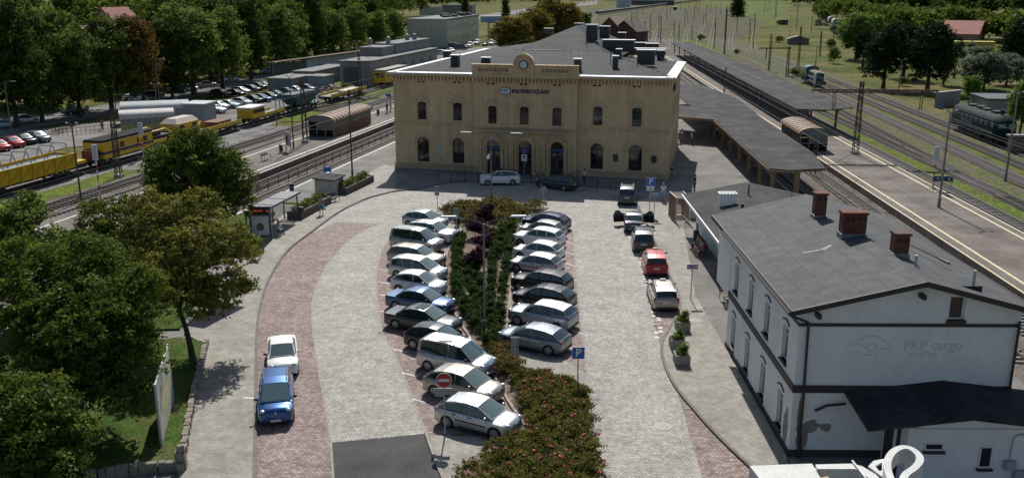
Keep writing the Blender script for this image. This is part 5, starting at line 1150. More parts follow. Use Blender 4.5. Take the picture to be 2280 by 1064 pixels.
for i, (x, y, ty, pm, lb) in enumerate([(492, 216, 'suv', BROWNP, 'dark brown car first of the shaded line'), (524, 214, 'sedan', BLACKP, 'black saloon second of the shaded line'), (538, 209, 'hatch', SILVER, 'silver hatchback between dark cars'), (560, 204, 'wagon', DGREY, 'dark estate in the shaded line'), (575, 200, 'suv', BROWNP, 'brown off-roader in the shaded line'), (588, 196, 'hatch', GREY, 'grey hatchback at the end of the shaded line'),
    (478, 251, 'sedan', SILVER, 'silver saloon beside the grey container'), (488, 243, 'hatch', LSILV, 'pale hatchback next to the silver saloon'), (510, 240, 'sedan', TEAL, 'pale blue saloon behind the hopper wagon'), (539, 234, 'hatch', WHITEP, 'white car behind the hopper wagon'),
    (563, 228, 'sedan', BLACKP, 'black car past the hopper wagon'), (582, 226, 'wagon', MBLUE, 'steel blue estate past the hopper wagon'), (600, 221, 'hatch', DGREY, 'dark hatchback in the sunny line'), (614, 217, 'sedan', GREENP, 'dark green saloon in the sunny line'), (640, 211, 'hatch', MBLUE, 'blue hatchback near the double lamp'), (657, 207, 'sedan', SILVER, 'silver saloon near the double lamp'), (684, 203, 'hatch', GREY, 'grey hatchback at the grass edge'), (676, 197, 'wagon', TEAL, 'teal estate at the end of the sunny line')]): far(lb, ty, pm, (x, y), 112, group=GC)
for i, (x, y, ty, pm, lb, hd) in enumerate([(962, 121, 'suv', LSILV, 'silver off-roader in the yard beside the pale office block', 100), (985, 122, 'suv', SILVER, 'second silver off-roader in the yard', 100), (948, 118, 'hatch', GREY, 'grey hatchback at the wall of the yard', 60), (1004, 116, 'sedan', WHITEP, 'white saloon in the yard', 150), (1026, 111, 'van', DGREY, 'dark van in the yard', 80), (1012, 108, 'van', DGREY, 'second dark van in the yard', 80), (1046, 106, 'van', WHITEP, 'white and blue van in the yard', 190),
    (1062, 100, 'van', WHITEP, 'white van at the foot of the office block', 190), (1080, 103, 'suv', BLACKP, 'black off-roader in the yard', 190), (1095, 101, 'van', WHITEP, 'white lorry cab in the yard', 190),
    (728, 165, 'hatch', WHITEP, 'white car in front of the small garage', 100), (740, 166, 'hatch', DGREY, 'dark car in front of the small garage', 100), (733, 161, 'van', RED, 'red-ended lorry by the white wall', 90)]): far(lb, ty, pm, (x, y), hd, z=GZ+.06, group=GY)
for i in range(14):
    x = 1180+i*11+rnd.uniform(-3, 3); y = 21-i*1.25+rnd.uniform(-1, 1)
    far('tiny distant car on the sunlit road beyond the station', ['sedan', 'hatch', 'van'][i % 3], [WHITEP, SILVER, BLACKP, LSILV][i % 4], (x, y), 60, z=GZ+.06, group='distant cars on the road beyond the station')
# ================================================================ trees and planting
def ray_y(px, py, Y):
    u = (px-1140)/FPX; v = (py-532)/FPX; d = Vector((u, CP-v*SP, -SP-v*CP)); t = Y/d.y
    return Vector((d.x*t, Y, CAMH+d.z*t)), t/FPX
NR = np.random.RandomState(5)
def crown_mesh(name, blobs, n, size, seed, m, spread=.5, flat=.55, sink=.45):
    """foliage: many small leaf cards grouped in clumps over and inside the blobs (x, y, z, rx, ry, rz)"""
    r = np.random.RandomState(seed); B = np.array(blobs, float); wgt = (B[:, 3]*B[:, 5]); wgt = wgt/wgt.sum()
    nc = max(8, n//26); bi = r.choice(len(B), nc, p=wgt)
    d = r.normal(size=(nc, 3)); d /= np.linalg.norm(d, axis=1)[:, None]; d[:, 2] = np.where(d[:, 2] < -.35, -d[:, 2], d[:, 2])
    rad = (1-sink*r.rand(nc)**1.7)
    rad *= 1+.14*np.sin(d[:, 0]*5+seed)*np.cos(d[:, 1]*6+d[:, 2]*4)
    C = B[bi, :3]+d*B[bi, 3:6]*rad[:, None]; cs = r.rand(nc)*.75+.12; cr = size*(2.4+1.6*r.rand(nc))
    k = r.randint(0, nc, n); P = C[k]+r.normal(size=(n, 3))*cr[k][:, None]*np.array([spread, spread, spread*.6])
    sh = np.clip(cs[k]+r.normal(size=n)*.13, 0, 1)
    nrm = d[k]*.55+r.normal(size=(n, 3))*flat; nrm[:, 2] += .35; nrm /= np.linalg.norm(nrm, axis=1)[:, None]
    t = r.normal(size=(n, 3)); t -= nrm*(t*nrm).sum(1)[:, None]; t /= np.linalg.norm(t, axis=1)[:, None]; b = np.cross(nrm, t)
    s = size*(.6+.8*r.rand(n))[:, None]
    V = np.stack([P-t*s, P+b*s*.55-nrm*s*.12, P+t*s, P-b*s*.55-nrm*s*.12], 1).reshape(-1, 3)
    me = bpy.data.meshes.new(name); me.vertices.add(4*n); me.vertices.foreach_set('co', V.ravel()); me.loops.add(4*n); me.polygons.add(n)
    me.loops.foreach_set('vertex_index', np.arange(4*n)); me.polygons.foreach_set('loop_start', np.arange(0, 4*n, 4)); me.polygons.foreach_set('loop_total', np.full(n, 4))
    a = me.attributes.new('shade', 'FLOAT', 'POINT'); a.data.foreach_set('value', np.repeat(sh, 4)); me.materials.append(m); me.update(); me.validate()
    return me
def obj(name, me, parent=None):
    o = bpy.data.objects.new(name, me); col.objects.link(o)
    if parent: o.parent = parent
    return o
BARK = mat('bark', (.055, .042, .032), .95, n=[(2, .3), (12, .25)], bump=(10, .5))
LG = dict(dark=leaf_mat('leaf_dark', (.025, .042, .012), (.095, .135, .022)), mid=leaf_mat('leaf_mid', (.038, .058, .014), (.155, .2, .028)), light=leaf_mat('leaf_light', (.055, .09, .02), (.21, .265, .05)),
          autumn=leaf_mat('leaf_autumn', (.05, .065, .016), (.31, .29, .055), .3), brown=leaf_mat('leaf_brown', (0.07, 0.052, 0.018), (0.195, 0.1125, 0.027), .3), orange=leaf_mat('leaf_orange', (0.1, 0.09, 0.02), (.29, .22, .04), .3), pine=leaf_mat('leaf_pine', (0.0105, 0.021, 0.009), (0.0418, 0.0665, 0.0228), .15),
          grey=leaf_mat('leaf_grey', (0.06, 0.084, 0.056), (0.19, 0.228, 0.152)), rose=leaf_mat('leaf_rose', (.05, .066, .015), (.22, .205, .045)), rosered=leaf_mat('leaf_rose_red', (.06, .066, .018), (.2, .16, .045)), hedge=leaf_mat('leaf_hedge', (0.016, 0.036, 0.01), (0.0665, 0.1045, 0.0228)), purple=leaf_mat('leaf_purple', (.016, .008, .013), (.075, .026, .05)),
          lime=leaf_mat('leaf_lime', (0.07, 0.12, 0.024), (0.19, 0.285, 0.057)))
def trunk_mb(h, r, limbs, seed, lean=(0, 0), base=(0, 0, 0)):
    q = MB(); r_ = random.Random(seed); bx, by, bz = base; p = Vector((bx, by, bz-.2)); k = 5; pts = [p]
    for i in range(1, k+1):
        t = i/k; pts.append(Vector((bx+lean[0]*t**1.3+r_.uniform(-.1, .1)*r*2, by+lean[1]*t+r_.uniform(-.1, .1)*r*2, bz+h*t)))
    for i in range(k): q.tube(pts[i], pts[i+1], r*(1.25 if i == 0 else 1-.13*i), r*(1-.13*(i+1)), 8)
    for i, L_ in enumerate(limbs):
        a = pts[min(k, 3+i % 3)]; e = Vector(L_); m_ = (a+e)/2+Vector((r_.uniform(-.3, .3), r_.uniform(-.3, .3), .25)); q.tube(a, m_, r*.5, r*.34, 6); q.tube(m_, e, r*.34, r*.12, 6)
        for _ in range(2):
            w = e+Vector((r_.uniform(-1, 1), r_.uniform(-1, 1), r_.uniform(.1, .9)))*r*4; q.tube(m_.lerp(e, .6), w, r*.16, r*.05, 5)
    return q
def px_tree(name, label, cat, base, blobs, n, size, m, seed, r=.2, group=None, sink=.45, lean=0):
    """tree whose crown blobs are (px, py, world y, radius in px[, vertical radius in px]) with their own depth"""
    t = thing(name, label, cat, base, 0, group); W = []
    for b in blobs:
        c, s = ray_y(b[0], b[1], b[2]); rr = b[3]*s*1.03; rz = (b[4] if len(b) > 4 else b[3])*s*1.03; c -= Vector(base); W.append((c.x, c.y, c.z, rr, rr*1.0, rz))
    me = crown_mesh('crown', W, n, size, seed, m, sink=sink); obj('crown', me, t)
    zt = sum(w[2] for w in W)/len(W); cx = sum(w[0] for w in W)/len(W); cy = sum(w[1] for w in W)/len(W)
    trunk_mb(max(1.5, zt*.9), r, [(w[0], w[1], w[2]) for w in W], seed, (cx*.6+lean, cy*.6)).build('trunk', BARK, t, smooth=50)
    return t
# --- the big trees at the lower left
px_tree('leaning_tree', 'leaning tree with thin yellow-green autumn leaves over the left pavement', 'tree', tuple(at(432, 812, .3)), [(440, 590, 50, 100), (350, 540, 52, 80), (520, 560, 51, 62), (380, 660, 48, 90), (470, 680, 49, 62), (330, 480, 53, 58), (440, 480, 53, 60), (545, 640, 51, 30)], 34000, .1, LG['autumn'], 21, .2, sink=.75, lean=-1.5)
px_tree('round_tree', 'round dense dark green tree beside the bus shelter', 'tree', tuple(at(455, 545, .1)), [(440, 400, 74, 100), (385, 380, 75, 62), (500, 400, 74, 62), (430, 340, 74, 55), (470, 460, 73, 70), (390, 450, 74, 62), (530, 440, 74, 36)], 34000, .13, LG['mid'], 22, .2)
px_tree('broad_tree', 'broad dark tree hanging over the map board at lower left', 'tree', tuple(at(170, 1040, .3)), [(190, 760, 40, 140), (80, 720, 41, 120), (280, 700, 41, 85), (300, 800, 40, 72), (120, 860, 39, 130), (240, 880, 39, 90), (60, 620, 43, 90), (200, 620, 43, 100), (320, 640, 42, 52)], 60000, .095, LG['mid'], 23, .28, sink=.6)
px_tree('corner_tree', 'dark tree filling the bottom left corner of the view', 'tree', tuple(at(20, 1085, .3)), [(60, 950, 34, 120), (150, 980, 34, 62), (10, 1040, 33, 130), (110, 1060, 33, 90)], 30000, .09, LG['mid'], 24, .22, sink=.6)
px_tree('feathery_tree', 'feathery green tree at the left edge in front of the tracks', 'tree', tuple(at(30, 705, .1)), [(40, 510, 56, 62), (90, 575, 55, 62), (10, 590, 55, 78), (150, 560, 57, 50), (55, 465, 57, 34)], 22000, .11, LG['light'], 25, .18, sink=.7)
px_tree('sparse_tree', 'sparse tree with gaps showing the platform between two dense trees', 'tree', tuple(at(240, 690, .1)), [(230, 520, 58, 70), (170, 600, 56, 75), (290, 570, 57, 70), (260, 620, 54, 80), (330, 600, 55, 50), (290, 470, 59, 30), (210, 470, 60, 28)], 18000, .11, LG['mid'], 26, .16, sink=.8)
px_tree('small_street_tree', 'slender young tree with a brown patch beside the round shrub', 'tree', tuple(at(517, 640, .1)), [(500, 545, 67, 34), (520, 580, 66, 26), (485, 590, 66, 24)], 1800, .13, LG['autumn'], 27, .07, sink=.8)
# --- tree kinds used in copies
def kind(name, label, cat, m, blobs, n, size, seed, h, r, group):
    t = thing(name, label, cat, (0, 0, 0), 0, group); obj('crown', crown_mesh('crown', blobs, n, size, seed, m), t)
    trunk_mb(h, r, [b[:3] for b in blobs[:5]], seed).build('trunk', BARK, t, smooth=50); return t
def rb(seed, z0, z1, w, n):
    r_ = random.Random(seed); out = []
    for i in range(n):
        t = (i+.5)/n; z = z0+(z1-z0)*t; k = w*(.55+.6*math.sin(math.pi*min(.95, t*.8+.15))); a = r_.uniform(0, 6.28); e = k*.5*r_.random()
        out.append((e*math.cos(a), e*math.sin(a), z, k*r_.uniform(.6, .85), k*r_.uniform(.6, .85), k*r_.uniform(.5, .75)))
    return out
GTREE = 'broadleaf trees along the left street'
KT = {'a': kind('street_tree', '', 'tree', LG['mid'], rb(1, 2.2, 14, 4.7, 12), 12000, .26, 31, 9, .38, GTREE), 'b': kind('street_tree', '', 'tree', LG['light'], rb(2, 2.6, 14, 5.1, 12), 12000, .26, 32, 9, .4, GTREE),
      'c': kind('street_tree', '', 'tree', LG['dark'], rb(3, 1.8, 15, 4.4, 12), 12000, .26, 33, 9, .36, GTREE), 'd': kind('street_tree', '', 'tree', LG['brown'], rb(4, 2.2, 12, 3.7, 10), 8000, .25, 34, 8, .32, GTREE),
      'p': kind('pine_tree', '', 'tree', LG['pine'], rb(5, 2.6, 11.5, 4.5, 10), 10000, .26, 35, 8, .42, 'dark pines beyond the right sidings'), 'o': kind('autumn_tree', '', 'tree', LG['orange'], rb(6, 1.4, 11, 4.7, 11), 12000, .3, 36, 7, .35, 'orange-brown trees behind the station'),
      's': kind('shrub', '', 'shrub', LG['light'], rb(7, .6, 2.2, 1.5, 6), 1500, .17, 37, 1.2, .06, 'shrubs on the railway land'), 'y': kind('light_tree', '', 'tree', LG['lime'], rb(8, 2.5, 11, 3.6, 9), 7000, .3, 38, 7, .3, 'light green trees at the edge of the right wood'),
      'g': kind('grey_willow', '', 'tree', LG['grey'], rb(9, 1.5, 6, 4.2, 8), 7000, .26, 39, 4, .25, 'grey-green bushes by the right wall'), 't': kind('poplar_tree', '', 'tree', LG['dark'], [(0, 0, .9+i*1.6, 1.9-.1*abs(i-3), 1.9-.1*abs(i-3), 1.6) for i in range(8)], 5000, .3, 40, 10, .3, 'dark upright poplars')}
used = set()
def plant(k, label, base, hpx=None, h=None, wk=1.0, z=GZ, group=None):
    """base pixel on the ground, top pixel row (or height) sets the scale"""
    b = at(*base, z); src = KT[k]
    nat = max((src.children[0].matrix_basis @ Vector(c)).z for c in [v.co for v in src.children[0].data.vertices][::40]) if 'nat' not in src else src['nat']
    src['nat'] = nat
    if h is None:
        lo, hi = 1, 60
        for _ in range(40):
            m = (lo+hi)/2; dy, dz = b.y, z+m-CAMH; zc = dy*CP-dz*SP; yc = -dy*SP-dz*CP
            if 532+FPX*yc/zc > hpx: lo = m
            else: hi = m
        h = lo
    s = h/nat; rz = rnd.uniform(0, 6.28); scl = (s*wk, s*wk, s)
    if k in used: o = dup(src, b, rz, label, group, scl)
    else:
        used.add(k); o = src; o.location = b; o.rotation_euler = (0, 0, rz); o.scale = scl; o['label'] = label
        if group: o['group'] = group
    return o
ST_ROW = [('c', (38, 285), -12, .95, 'very dark tree at the left picture edge by the street'), ('c', (95, 272), 22, .9, 'dark tree second from the left edge on the street'), ('a', (178, 262), 62, 1.0, 'street tree with its trunk standing beside the round sign'), ('a', (250, 246), 26, 1.0, 'dense tree behind the single-arm lamp on the street'),
 ('d', (322, 240), 30, .9, 'brown withering tree on the street'), ('b', (432, 213), 2, 1.15, 'big pale green tree with thick trunk in front of the car park'), ('b', (497, 202), 12, 1.0, 'pale green tree right of the thick trunk'), ('c', (385, 222), 40, .9, 'dark tree tucked behind the greenhouse roofs'), ('c', (560, 178), -8, .9, 'dark tree past the pale pair on the street'),
 ('b', (618, 162), 6, 1.1, 'tall tree behind the long white wall, first of the park row'), ('a', (656, 152), -2, .75, 'tall tree behind the long white wall, second of the park row'), ('c', (702, 143), -24, .75, 'tall dark tree in the middle of the park row'), ('b', (745, 136), 14, 1.1, 'tree of the park row above the concrete workshop'), ('b', (790, 128), 6, .9, 'paler tree of the park row above the workshop roof'), ('b', (836, 118), 22, 1.1, 'tree of the park row left of the office block'), ('b', (880, 108), 18, .9, 'pale tree touching the office block corner')]
for k, b, tp, w_, lb in ST_ROW: plant(k, lb, b, tp, wk=w_)
for k, b, tp, w_, lb in [('c', (120, 240), 24, 1.0, 'dark tree in the second row behind the street tree'), ('a', (60, 235), 5, 1.0, 'green tree in the second row at far left'), ('c', (310, 208), 34, .9, 'dark tree behind the brown one'), ('a', (395, 190), -20, 1.2, 'tree behind the big pale green one'), ('c', (470, 176), -14, 1.2, 'dark tree between pale crowns'), ('c', (540, 160), -20, 1.2, 'dark tree in the second row right of the pale pair'), ('a', (600, 142), -22, 1.2, 'second row tree above the white wall'), ('c', (680, 124), -22, 1.3, 'second row dark tree above the white wall'), ('a', (760, 112), -20, 1.3, 'second row tree above the workshop'), ('c', (830, 98), -8, 1.2, 'second row dark tree beside the office block')]: plant(k, lb, b, tp, wk=w_, group='trees in the park behind the street')
for b, tp, w_, lb in [((1140, 118), 34, 1.5, 'orange-brown tree left behind the station roof'), ((1185, 108), 14, 1.4, 'brown tree in the middle behind the station roof'), ((1226, 98), -14, 1.3, 'yellow-brown tree behind the station roof peak'), ((1268, 98), 4, 1.2, 'brown tree right behind the station roof peak')]: plant('o', lb, b, tp, wk=w_)
plant('y', 'small yellow-green tree beside the brick gable house', (1304, 76), 28, wk=1.0); plant('t', 'dark poplar beyond the office block', (1126, 46), 0, wk=1.3); plant('t', 'dark cypress-like tree above the office roof', (1036, 40), -8, wk=1.2); plant('t', 'dark upright oak standing alone in the far meadow', (1642, 38), -4, wk=2.6)
for b, tp, w_, lb in [((1966, 198), 52, 1.0, 'dark pine with forked trunk beyond the sidings'), ((2064, 205), 46, 1.0, 'dark pine right of the double lamp'), ((2010, 176), 50, 1.1, 'dark pine behind the forked one'), ((1920, 150), 66, .9, 'dark pine left of the forked one'), ((2100, 190), 90, .8, 'low dark pine beside the wall'), ((2262, 170), 36, 1.0, 'dark conifer at the right edge below the red roof')]: plant('p', lb, b, tp, wk=w_)
for b, tp, w_, lb in [((1905, 134), 28, 1.3, 'yellow-green tree left of the pines'), ((1945, 120), 32, 1.0, 'light green tree behind the pines'), ((2160, 226), 168, 1.2, 'light green bushy sapling beside the dark locomotive'), ((2270, 300), 180, .9, 'bright green tree at the right edge behind the locomotive')]: plant('y', lb, b, tp, wk=w_)
for b, tp, w_, lb in [((2190, 200), 118, 1.1, 'grey-green willow bush at right'), ((2240, 190), 120, 1.0, 'grey-green bush at the right edge')]: plant('g', lb, b, tp, wk=w_)
for i, (b, h_, w_, lb) in enumerate([((1772, 172), 2.5, 1.6, 'shrub beside the gantry left of the blue shunter'), ((1800, 186), 3.4, 1.4, 'tall shrub right in front of the blue shunter'), ((1855, 142), 5, .8, 'dark round shrub on the railway land'), ((1850, 110), 4, 1.0, 'shrub above the dark round one'), ((1735, 96), 3, 1.4, 'shrub left of the ruined hut'), ((1735, 56), 3, 1.5, 'shrub beside the little shed in the meadow'), ((1560, 92), 3, 1.2, 'lone shrub in the yard grass'), ((1640, 122), 2, 1.1, 'small dark shrub near the canopy end'), ((2010, 192), 2.2, 1.2, 'shrub under the pines'), ((770, 200), 1.5, 1.8, 'weedy shrub beside the car park'), ((690, 225), 1.8, 1.8, 'tall weeds beside the flat wagon')]): plant('s', lb, b, h=h_, wk=w_)
for k, b, tp, w_, lb in [('c', (1990, 110), 40, 1.2, 'dark tree behind the yellow-green pair'), ('a', (2060, 128), 60, 1.2, 'bushy tree behind the right pines'), ('y', (2215, 160), 112, 1.3, 'light tree below the red roof'), ('c', (2040, 165), 84, 1.3, 'dark broad tree among the right pines'), ('a', (1880, 96), 40, 1.2, 'green tree above the yellow-green one')]: plant(k, lb, b, tp, wk=w_, group='trees at the edge of the right wood')
# --- distant woods that read as one mass
def wood(name, label, pts, n, h, m, seed, size=.8):
    r_ = random.Random(seed); B = []
    for _ in range(n):
        a, b = r_.choice(list(zip(pts[:-1], pts[1:]))); t = r_.random(); p = (a[0]+(b[0]-a[0])*t, a[1]+(b[1]-a[1])*t); q = (p[0]+r_.uniform(-1, 1)*pts_w, p[1]+r_.uniform(0, 1)*pts_d); k = r_.uniform(.7, 1.2)
        B.append((q[0], q[1], GZ+h*k*.55, h*.38*k, h*.38*k, h*.5*k))
    me = crown_mesh(name, B, n*420, size, seed, m, sink=.3); o = obj(name, me); tag(o, label, 'wood', kind='stuff')
pts_w, pts_d = 14, 60
wood('woodland', 'dark green woodland filling the top left of the view', [at2(-150, 180, GZ), at2(150, 140, GZ), at2(500, 90, GZ), at2(800, 52, GZ), at2(900, 40, GZ)], 130, 19, LG['mid'], 51)
pts_w, pts_d = 6, 14
wood('woodland', 'dark undergrowth and hedges behind the street trees', [at2(-60, 258, GZ), at2(150, 216, GZ), at2(300, 190, GZ), at2(500, 158, GZ), at2(700, 122, GZ), at2(890, 92, GZ)], 60, 7, LG['dark'], 50, .4)
pts_w, pts_d = 20, 120
wood('woodland', 'distant tree belt beyond the office block and the road', [at2(860, 24, GZ), at2(1000, 14, GZ), at2(1150, 4, GZ)], 60, 15, LG['mid'], 52, 1.2)
pts_w, pts_d = 16, 70
wood('woodland', 'dense green wood filling the top right of the view', [at2(1890, 30, GZ), at2(1970, 60, GZ), at2(2100, 82, GZ), at2(2280, 100, GZ), at2(2400, 110, GZ)], 90, 11, LG['mid'], 53, .9)
pts_w, pts_d = 12, 26
wood('scrub', 'pale green scrub along the foot of the right wood', [at2(1880, 66, GZ), at2(1960, 96, GZ), at2(2080, 112, GZ), at2(2200, 140, GZ), at2(2300, 150, GZ)], 70, 4.2, LG['grey'], 56, .35)
pts_w, pts_d = 30, 200
wood('woodland', 'far wood on the horizon at right', [at2(1850, 10, GZ), at2(2000, 28, GZ), at2(2300, 36, GZ), at2(2600, 40, GZ)], 80, 16, LG['dark'], 54, 1.6)
wood('woodland', 'far wood on the horizon behind the railway yard', [(-500, 1500), (-100, 1750), (300, 1900), (800, 1900), (1400, 1500)], 110, 22, LG['dark'], 55, 3.0)
# --- roses and hedges of the island
def inside(p, poly):
    c = False; n = len(poly)
    for i in range(n):
        a, b = poly[i], poly[i-1]
        if (a[1] > p[1]) != (b[1] > p[1]) and p[0] < (b[0]-a[0])*(p[1]-a[1])/(b[1]-a[1])+a[0]: c = not c
    return c
def bed(name, label, pxpoly, dens, h, n, size, m, seed, flowers=None, kind_='stuff', cat='flower bed'):
    P = ats(pxpoly, .1); xs = [p[0] for p in P]; ys = [p[1] for p in P]; r_ = random.Random(seed); B = []
    while len(B) < dens:
        q = (r_.uniform(min(xs), max(xs)), r_.uniform(min(ys), max(ys)))
        if inside(q, P): k = r_.uniform(.7, 1.25); B.append((*q, .1+h*k*.45, h*.75*k, h*.75*k, h*.55*k))
    me = crown_mesh(name, B, n, size, seed, m, sink=.6, flat=.8); o = tag(obj(name, me), label, cat, kind=kind_)
    if flowers:
        g = MB(); fm, cnt = flowers
        for _ in range(cnt):
            b = r_.choice(B); a = r_.uniform(0, 6.28); e = r_.random()**.5*b[3]; z = b[2]+b[5]*math.sqrt(max(0, 1-(e/b[3])**2))*1.0
            c = (b[0]+e*math.cos(a), b[1]+e*math.sin(a), z+.03); s = r_.uniform(.03, .062); mm = r_.randrange(len(fm))
            for k in range(r_.randint(1, 4)): g.ball((c[0]+r_.uniform(-.06, .06), c[1]+r_.uniform(-.06, .06), c[2]+r_.uniform(-.03, .03)), (s, s, s*.7), 6, 4, mm)
        f = g.build('blossom', fm, o); f['kind'] = 'stuff'
    return o
PINKF = mat('pink_blossom', (.44, .008, .055), .7); REDF = mat('red_blossom', (.36, .006, .016), .6); ORF = mat('orange_leaf_blossom', (.3, .06, .03), .6)
bed('rose_bed', 'big bed of pink and red roses at the near tip of the island', [(1160, 862), (1206, 845), (1300, 880), (1312, 960), (1334, 1064), (1345, 1110), (1010, 1110), (1030, 1064), (1110, 1000), (1184, 968)], 330, .62, 60000, .055, LG['rose'], 61, ([PINKF, REDF], 260))
bed('rose_bed', 'rose bed below the small triangle of paving beside the island kerb', [(1124, 815), (1156, 832), (1206, 846), (1300, 878), (1300, 920), (1186, 950), (1164, 896), (1142, 850)], 170, .6, 30000, .055, LG['rose'], 62, ([REDF, PINKF], 70))
bed('rose_bed', 'narrow rose patch around the small sign post', [(1090, 775), (1122, 778), (1172, 822), (1150, 838), (1112, 838)], 45, .6, 8000, .055, LG['rosered'], 63, ([PINKF], 24))
bed('rose_bed', 'reddish rose bed at the far tip of the island', [(974, 472), (1010, 464), (1100, 456), (1215, 464), (1180, 482), (1150, 494), (1140, 520), (1110, 500), (1060, 498), (1030, 506), (1000, 488)], 200, .8, 22000, .09, LG['rosered'], 64, ([ORF, REDF], 130))
def hedge(label, pts, w, h, m, seed, name='hedge', n_per=700):
    P = [at(*p, .08) for p in pts]; B = []; r_ = random.Random(seed)
    L = sum((b-a).length for a, b in zip(P[:-1], P[1:]))
    for a, b in zip(P[:-1], P[1:]):
        k = max(1, int((b-a).length/.8))
        for i in range(k):
            c = a.lerp(b, (i+.5+r_.uniform(-.15, .15))/k); e = r_.uniform(.65, 1.15); B.append((c.x+r_.uniform(-.12, .12), c.y, .08+h*e*.45, w*.31*e, w*.31*e, h*.5*e))
    return tag(obj(name, crown_mesh(name, B, int(L*n_per), .06, seed, m, sink=.6)), label, 'hedge', 'dark green hedge rows of the island')
HR = [('outermost hedge row along the left kerb of the island', [(1034, 530), (1012, 570), (1012, 640), (1028, 690), (1064, 740), (1092, 780)]), ('second hedge row from the left kerb', [(1022, 548), (1020, 600), (1026, 660), (1052, 715), (1074, 745)]), ('third hedge row left of the lamp post', [(1040, 580), (1044, 640), (1058, 680), (1070, 720)]),
      ('short hedge row beside the purple shrubs', [(1060, 600), (1068, 650), (1080, 690), (1090, 720)]), ('hedge row right of the lamp post', [(1100, 520), (1098, 580), (1096, 640), (1094, 680), (1096, 730), (1092, 780)]), ('hedge row beside the mulch path on the right', [(1120, 515), (1110, 575)]), ('outermost hedge row along the right kerb of the island', [(1142, 500), (1132, 560), (1122, 620), (1116, 680), (1108, 740), (1100, 780)])]
for i, (lb, p) in enumerate(HR): hedge(lb, p, .95 if i not in (3,) else .7, .85, LG['hedge'], 70+i)
for i, (px, lb, h_) in enumerate([((1080, 505), 'tall purple-leaved shrub at the far end of the hedges', 2.1), ((1058, 530), 'purple-leaved shrub behind the lamp arms', 1.7), ((1058, 605), 'purple-leaved shrub in the middle of the hedges', 1.9), ((1075, 560), 'small purple-leaved shrub beside the lamp post', 1.5)]):
    b = at(*px, .08); t = thing('purple_shrub', lb, 'shrub', b, 0, 'purple shrubs of the island'); B = [(.3*math.cos(k*1.7), .3*math.sin(k*1.7), h_*(.3+.12*k), .55, .55, .4) for k in range(5)]
    obj('crown', crown_mesh('crown', B, 2600, .08, 90+i, LG['purple'], sink=.7), t); trunk_mb(h_*.6, .035, [(.3, .2, h_*.8), (-.3, .1, h_*.8), (0, -.3, h_*.7)], i).build('stem', BARK, t)
b = at(545, 562, .1); t = thing('round_shrub', 'round green shrub beside the red bench', 'shrub', b); obj('crown', crown_mesh('crown', [(0, 0, .7, 1.25, 1.0, .75), (.5, .3, .6, .9, .8, .6), (-.6, .2, .6, .9, .8, .55)], 5000, .08, 97, LG['mid'], sink=.5), t); trunk_mb(.5, .05, [(.4, 0, .7), (-.4, 0, .7)], 3).build('stem', BARK, t)
def fuzz(name, label, B, n, m, seed, size=.09, cat='plant', group=None): return tag(obj(name, crown_mesh(name, B, n, size, seed, m, sink=.7)), label, cat, group)
TUFT = crown_mesh('grass_tuft', [(0, 0, .1, .3, .3, .25)], 60, .12, 99, LG['light'], sink=.9)
# ================================================================ lamps, signs, street furniture
LAMPC = mat('lamp_post_grey', (.16, .18, .19), .5, .5); LHEAD = mat('lamp_head_grey', (.42, .44, .45), .4, .4); CPOLE = mat('concrete_lamp_post', (.2, .19, .175), .9, n=(3, .2)); TPOLE = mat('tarred_lamp_post', (.07, .06, .052), .85, n=(3, .25))
def top_h(b, tp):
    lo, hi = .3, 60
    for _ in range(40):
        m = (lo+hi)/2; dz = b.z+m-CAMH; zc = b.y*CP-dz*SP; yc = -b.y*SP-dz*CP
        if 532+FPX*yc/zc > tp: lo = m
        else: hi = m
    return lo
def twin_lamp(label, base, tp, z, arm, rise, m, group, rz=0, r=.07, name='street_lamp', straight=False, camera=False):
    b = at(*base, z); h = top_h(b, tp); t = thing(name, label, 'lamp', b, rz, group)
    g = MB(); g.tube((0, 0, -.1), (0, 0, h-rise), r*1.15, r*.7, 10); g.tube((0, 0, -.05), (0, 0, .9), r*1.5, r*1.35, 10); g.build('post', m, t, smooth=40)
    for s in (1, -1):
        g = MB(); pts = [(0, 0, h-rise-.1)]+[(s*arm*k, 0, h-rise+rise*math.sin(k*math.pi/2)) for k in (.15, .35, .6, .85)] if not straight else [(0, 0, h-rise), (s*arm*.6, 0, h-.02)]
        g.path(pts, r*.5, 6); a = g.build('arm', m, t, smooth=40)
        g = MB(); e = pts[-1]; g.box((e[0]+s*arm*.22, 0, e[2]+.02), (arm*.55, .24, .09), 0, 0, .8); g.box((e[0]+s*arm*.22, 0, e[2]-.03), (arm*.42, .18, .03)); g.build('lamp_head', LHEAD, a)
    if camera: g = MB(); g.ball((-.28, -.05, h*.66), (.17, .17, .17), 8, 6); g.bar((0, 0, h*.7), (-.26, -.05, h*.7), .05, .05); g.build('camera_dome', WHITE, t, smooth=60)
    return t
GLI = 'twin-arm street lamps of the island'
twin_lamp('tall twin-arm lamp standing at the far end of the island before the facade', (1094, 456), 296, .08, 2.3, .5, LAMPC, GLI, -R(8), camera=True)
twin_lamp('tall twin-arm lamp standing in the middle of the hedges', (1079, 742), 482, .08, 1.95, .45, LAMPC, GLI, R(2))
GP = 'twin-head lamps on the left platforms'
twin_lamp('dark twin-head lamp beside the yellow machine', (181, 448), 274, GZ, .45, .35, TPOLE, GP, 0, .09)
twin_lamp('dark lamp on the platform beside the kiosk', (785, 398), 215, 0, .5, .35, TPOLE, GP, R(60), .09)
twin_lamp('twin-head lamp on the left island platform by the notice board', (654, 331), 168, 0, .45, .3, TPOLE, GP, 0, .08)
twin_lamp('twin-head lamp in the car park left of the yellow flat wagon', (617, 282), 140, GZ, .5, .3, LAMPC, GP, 0, .07)
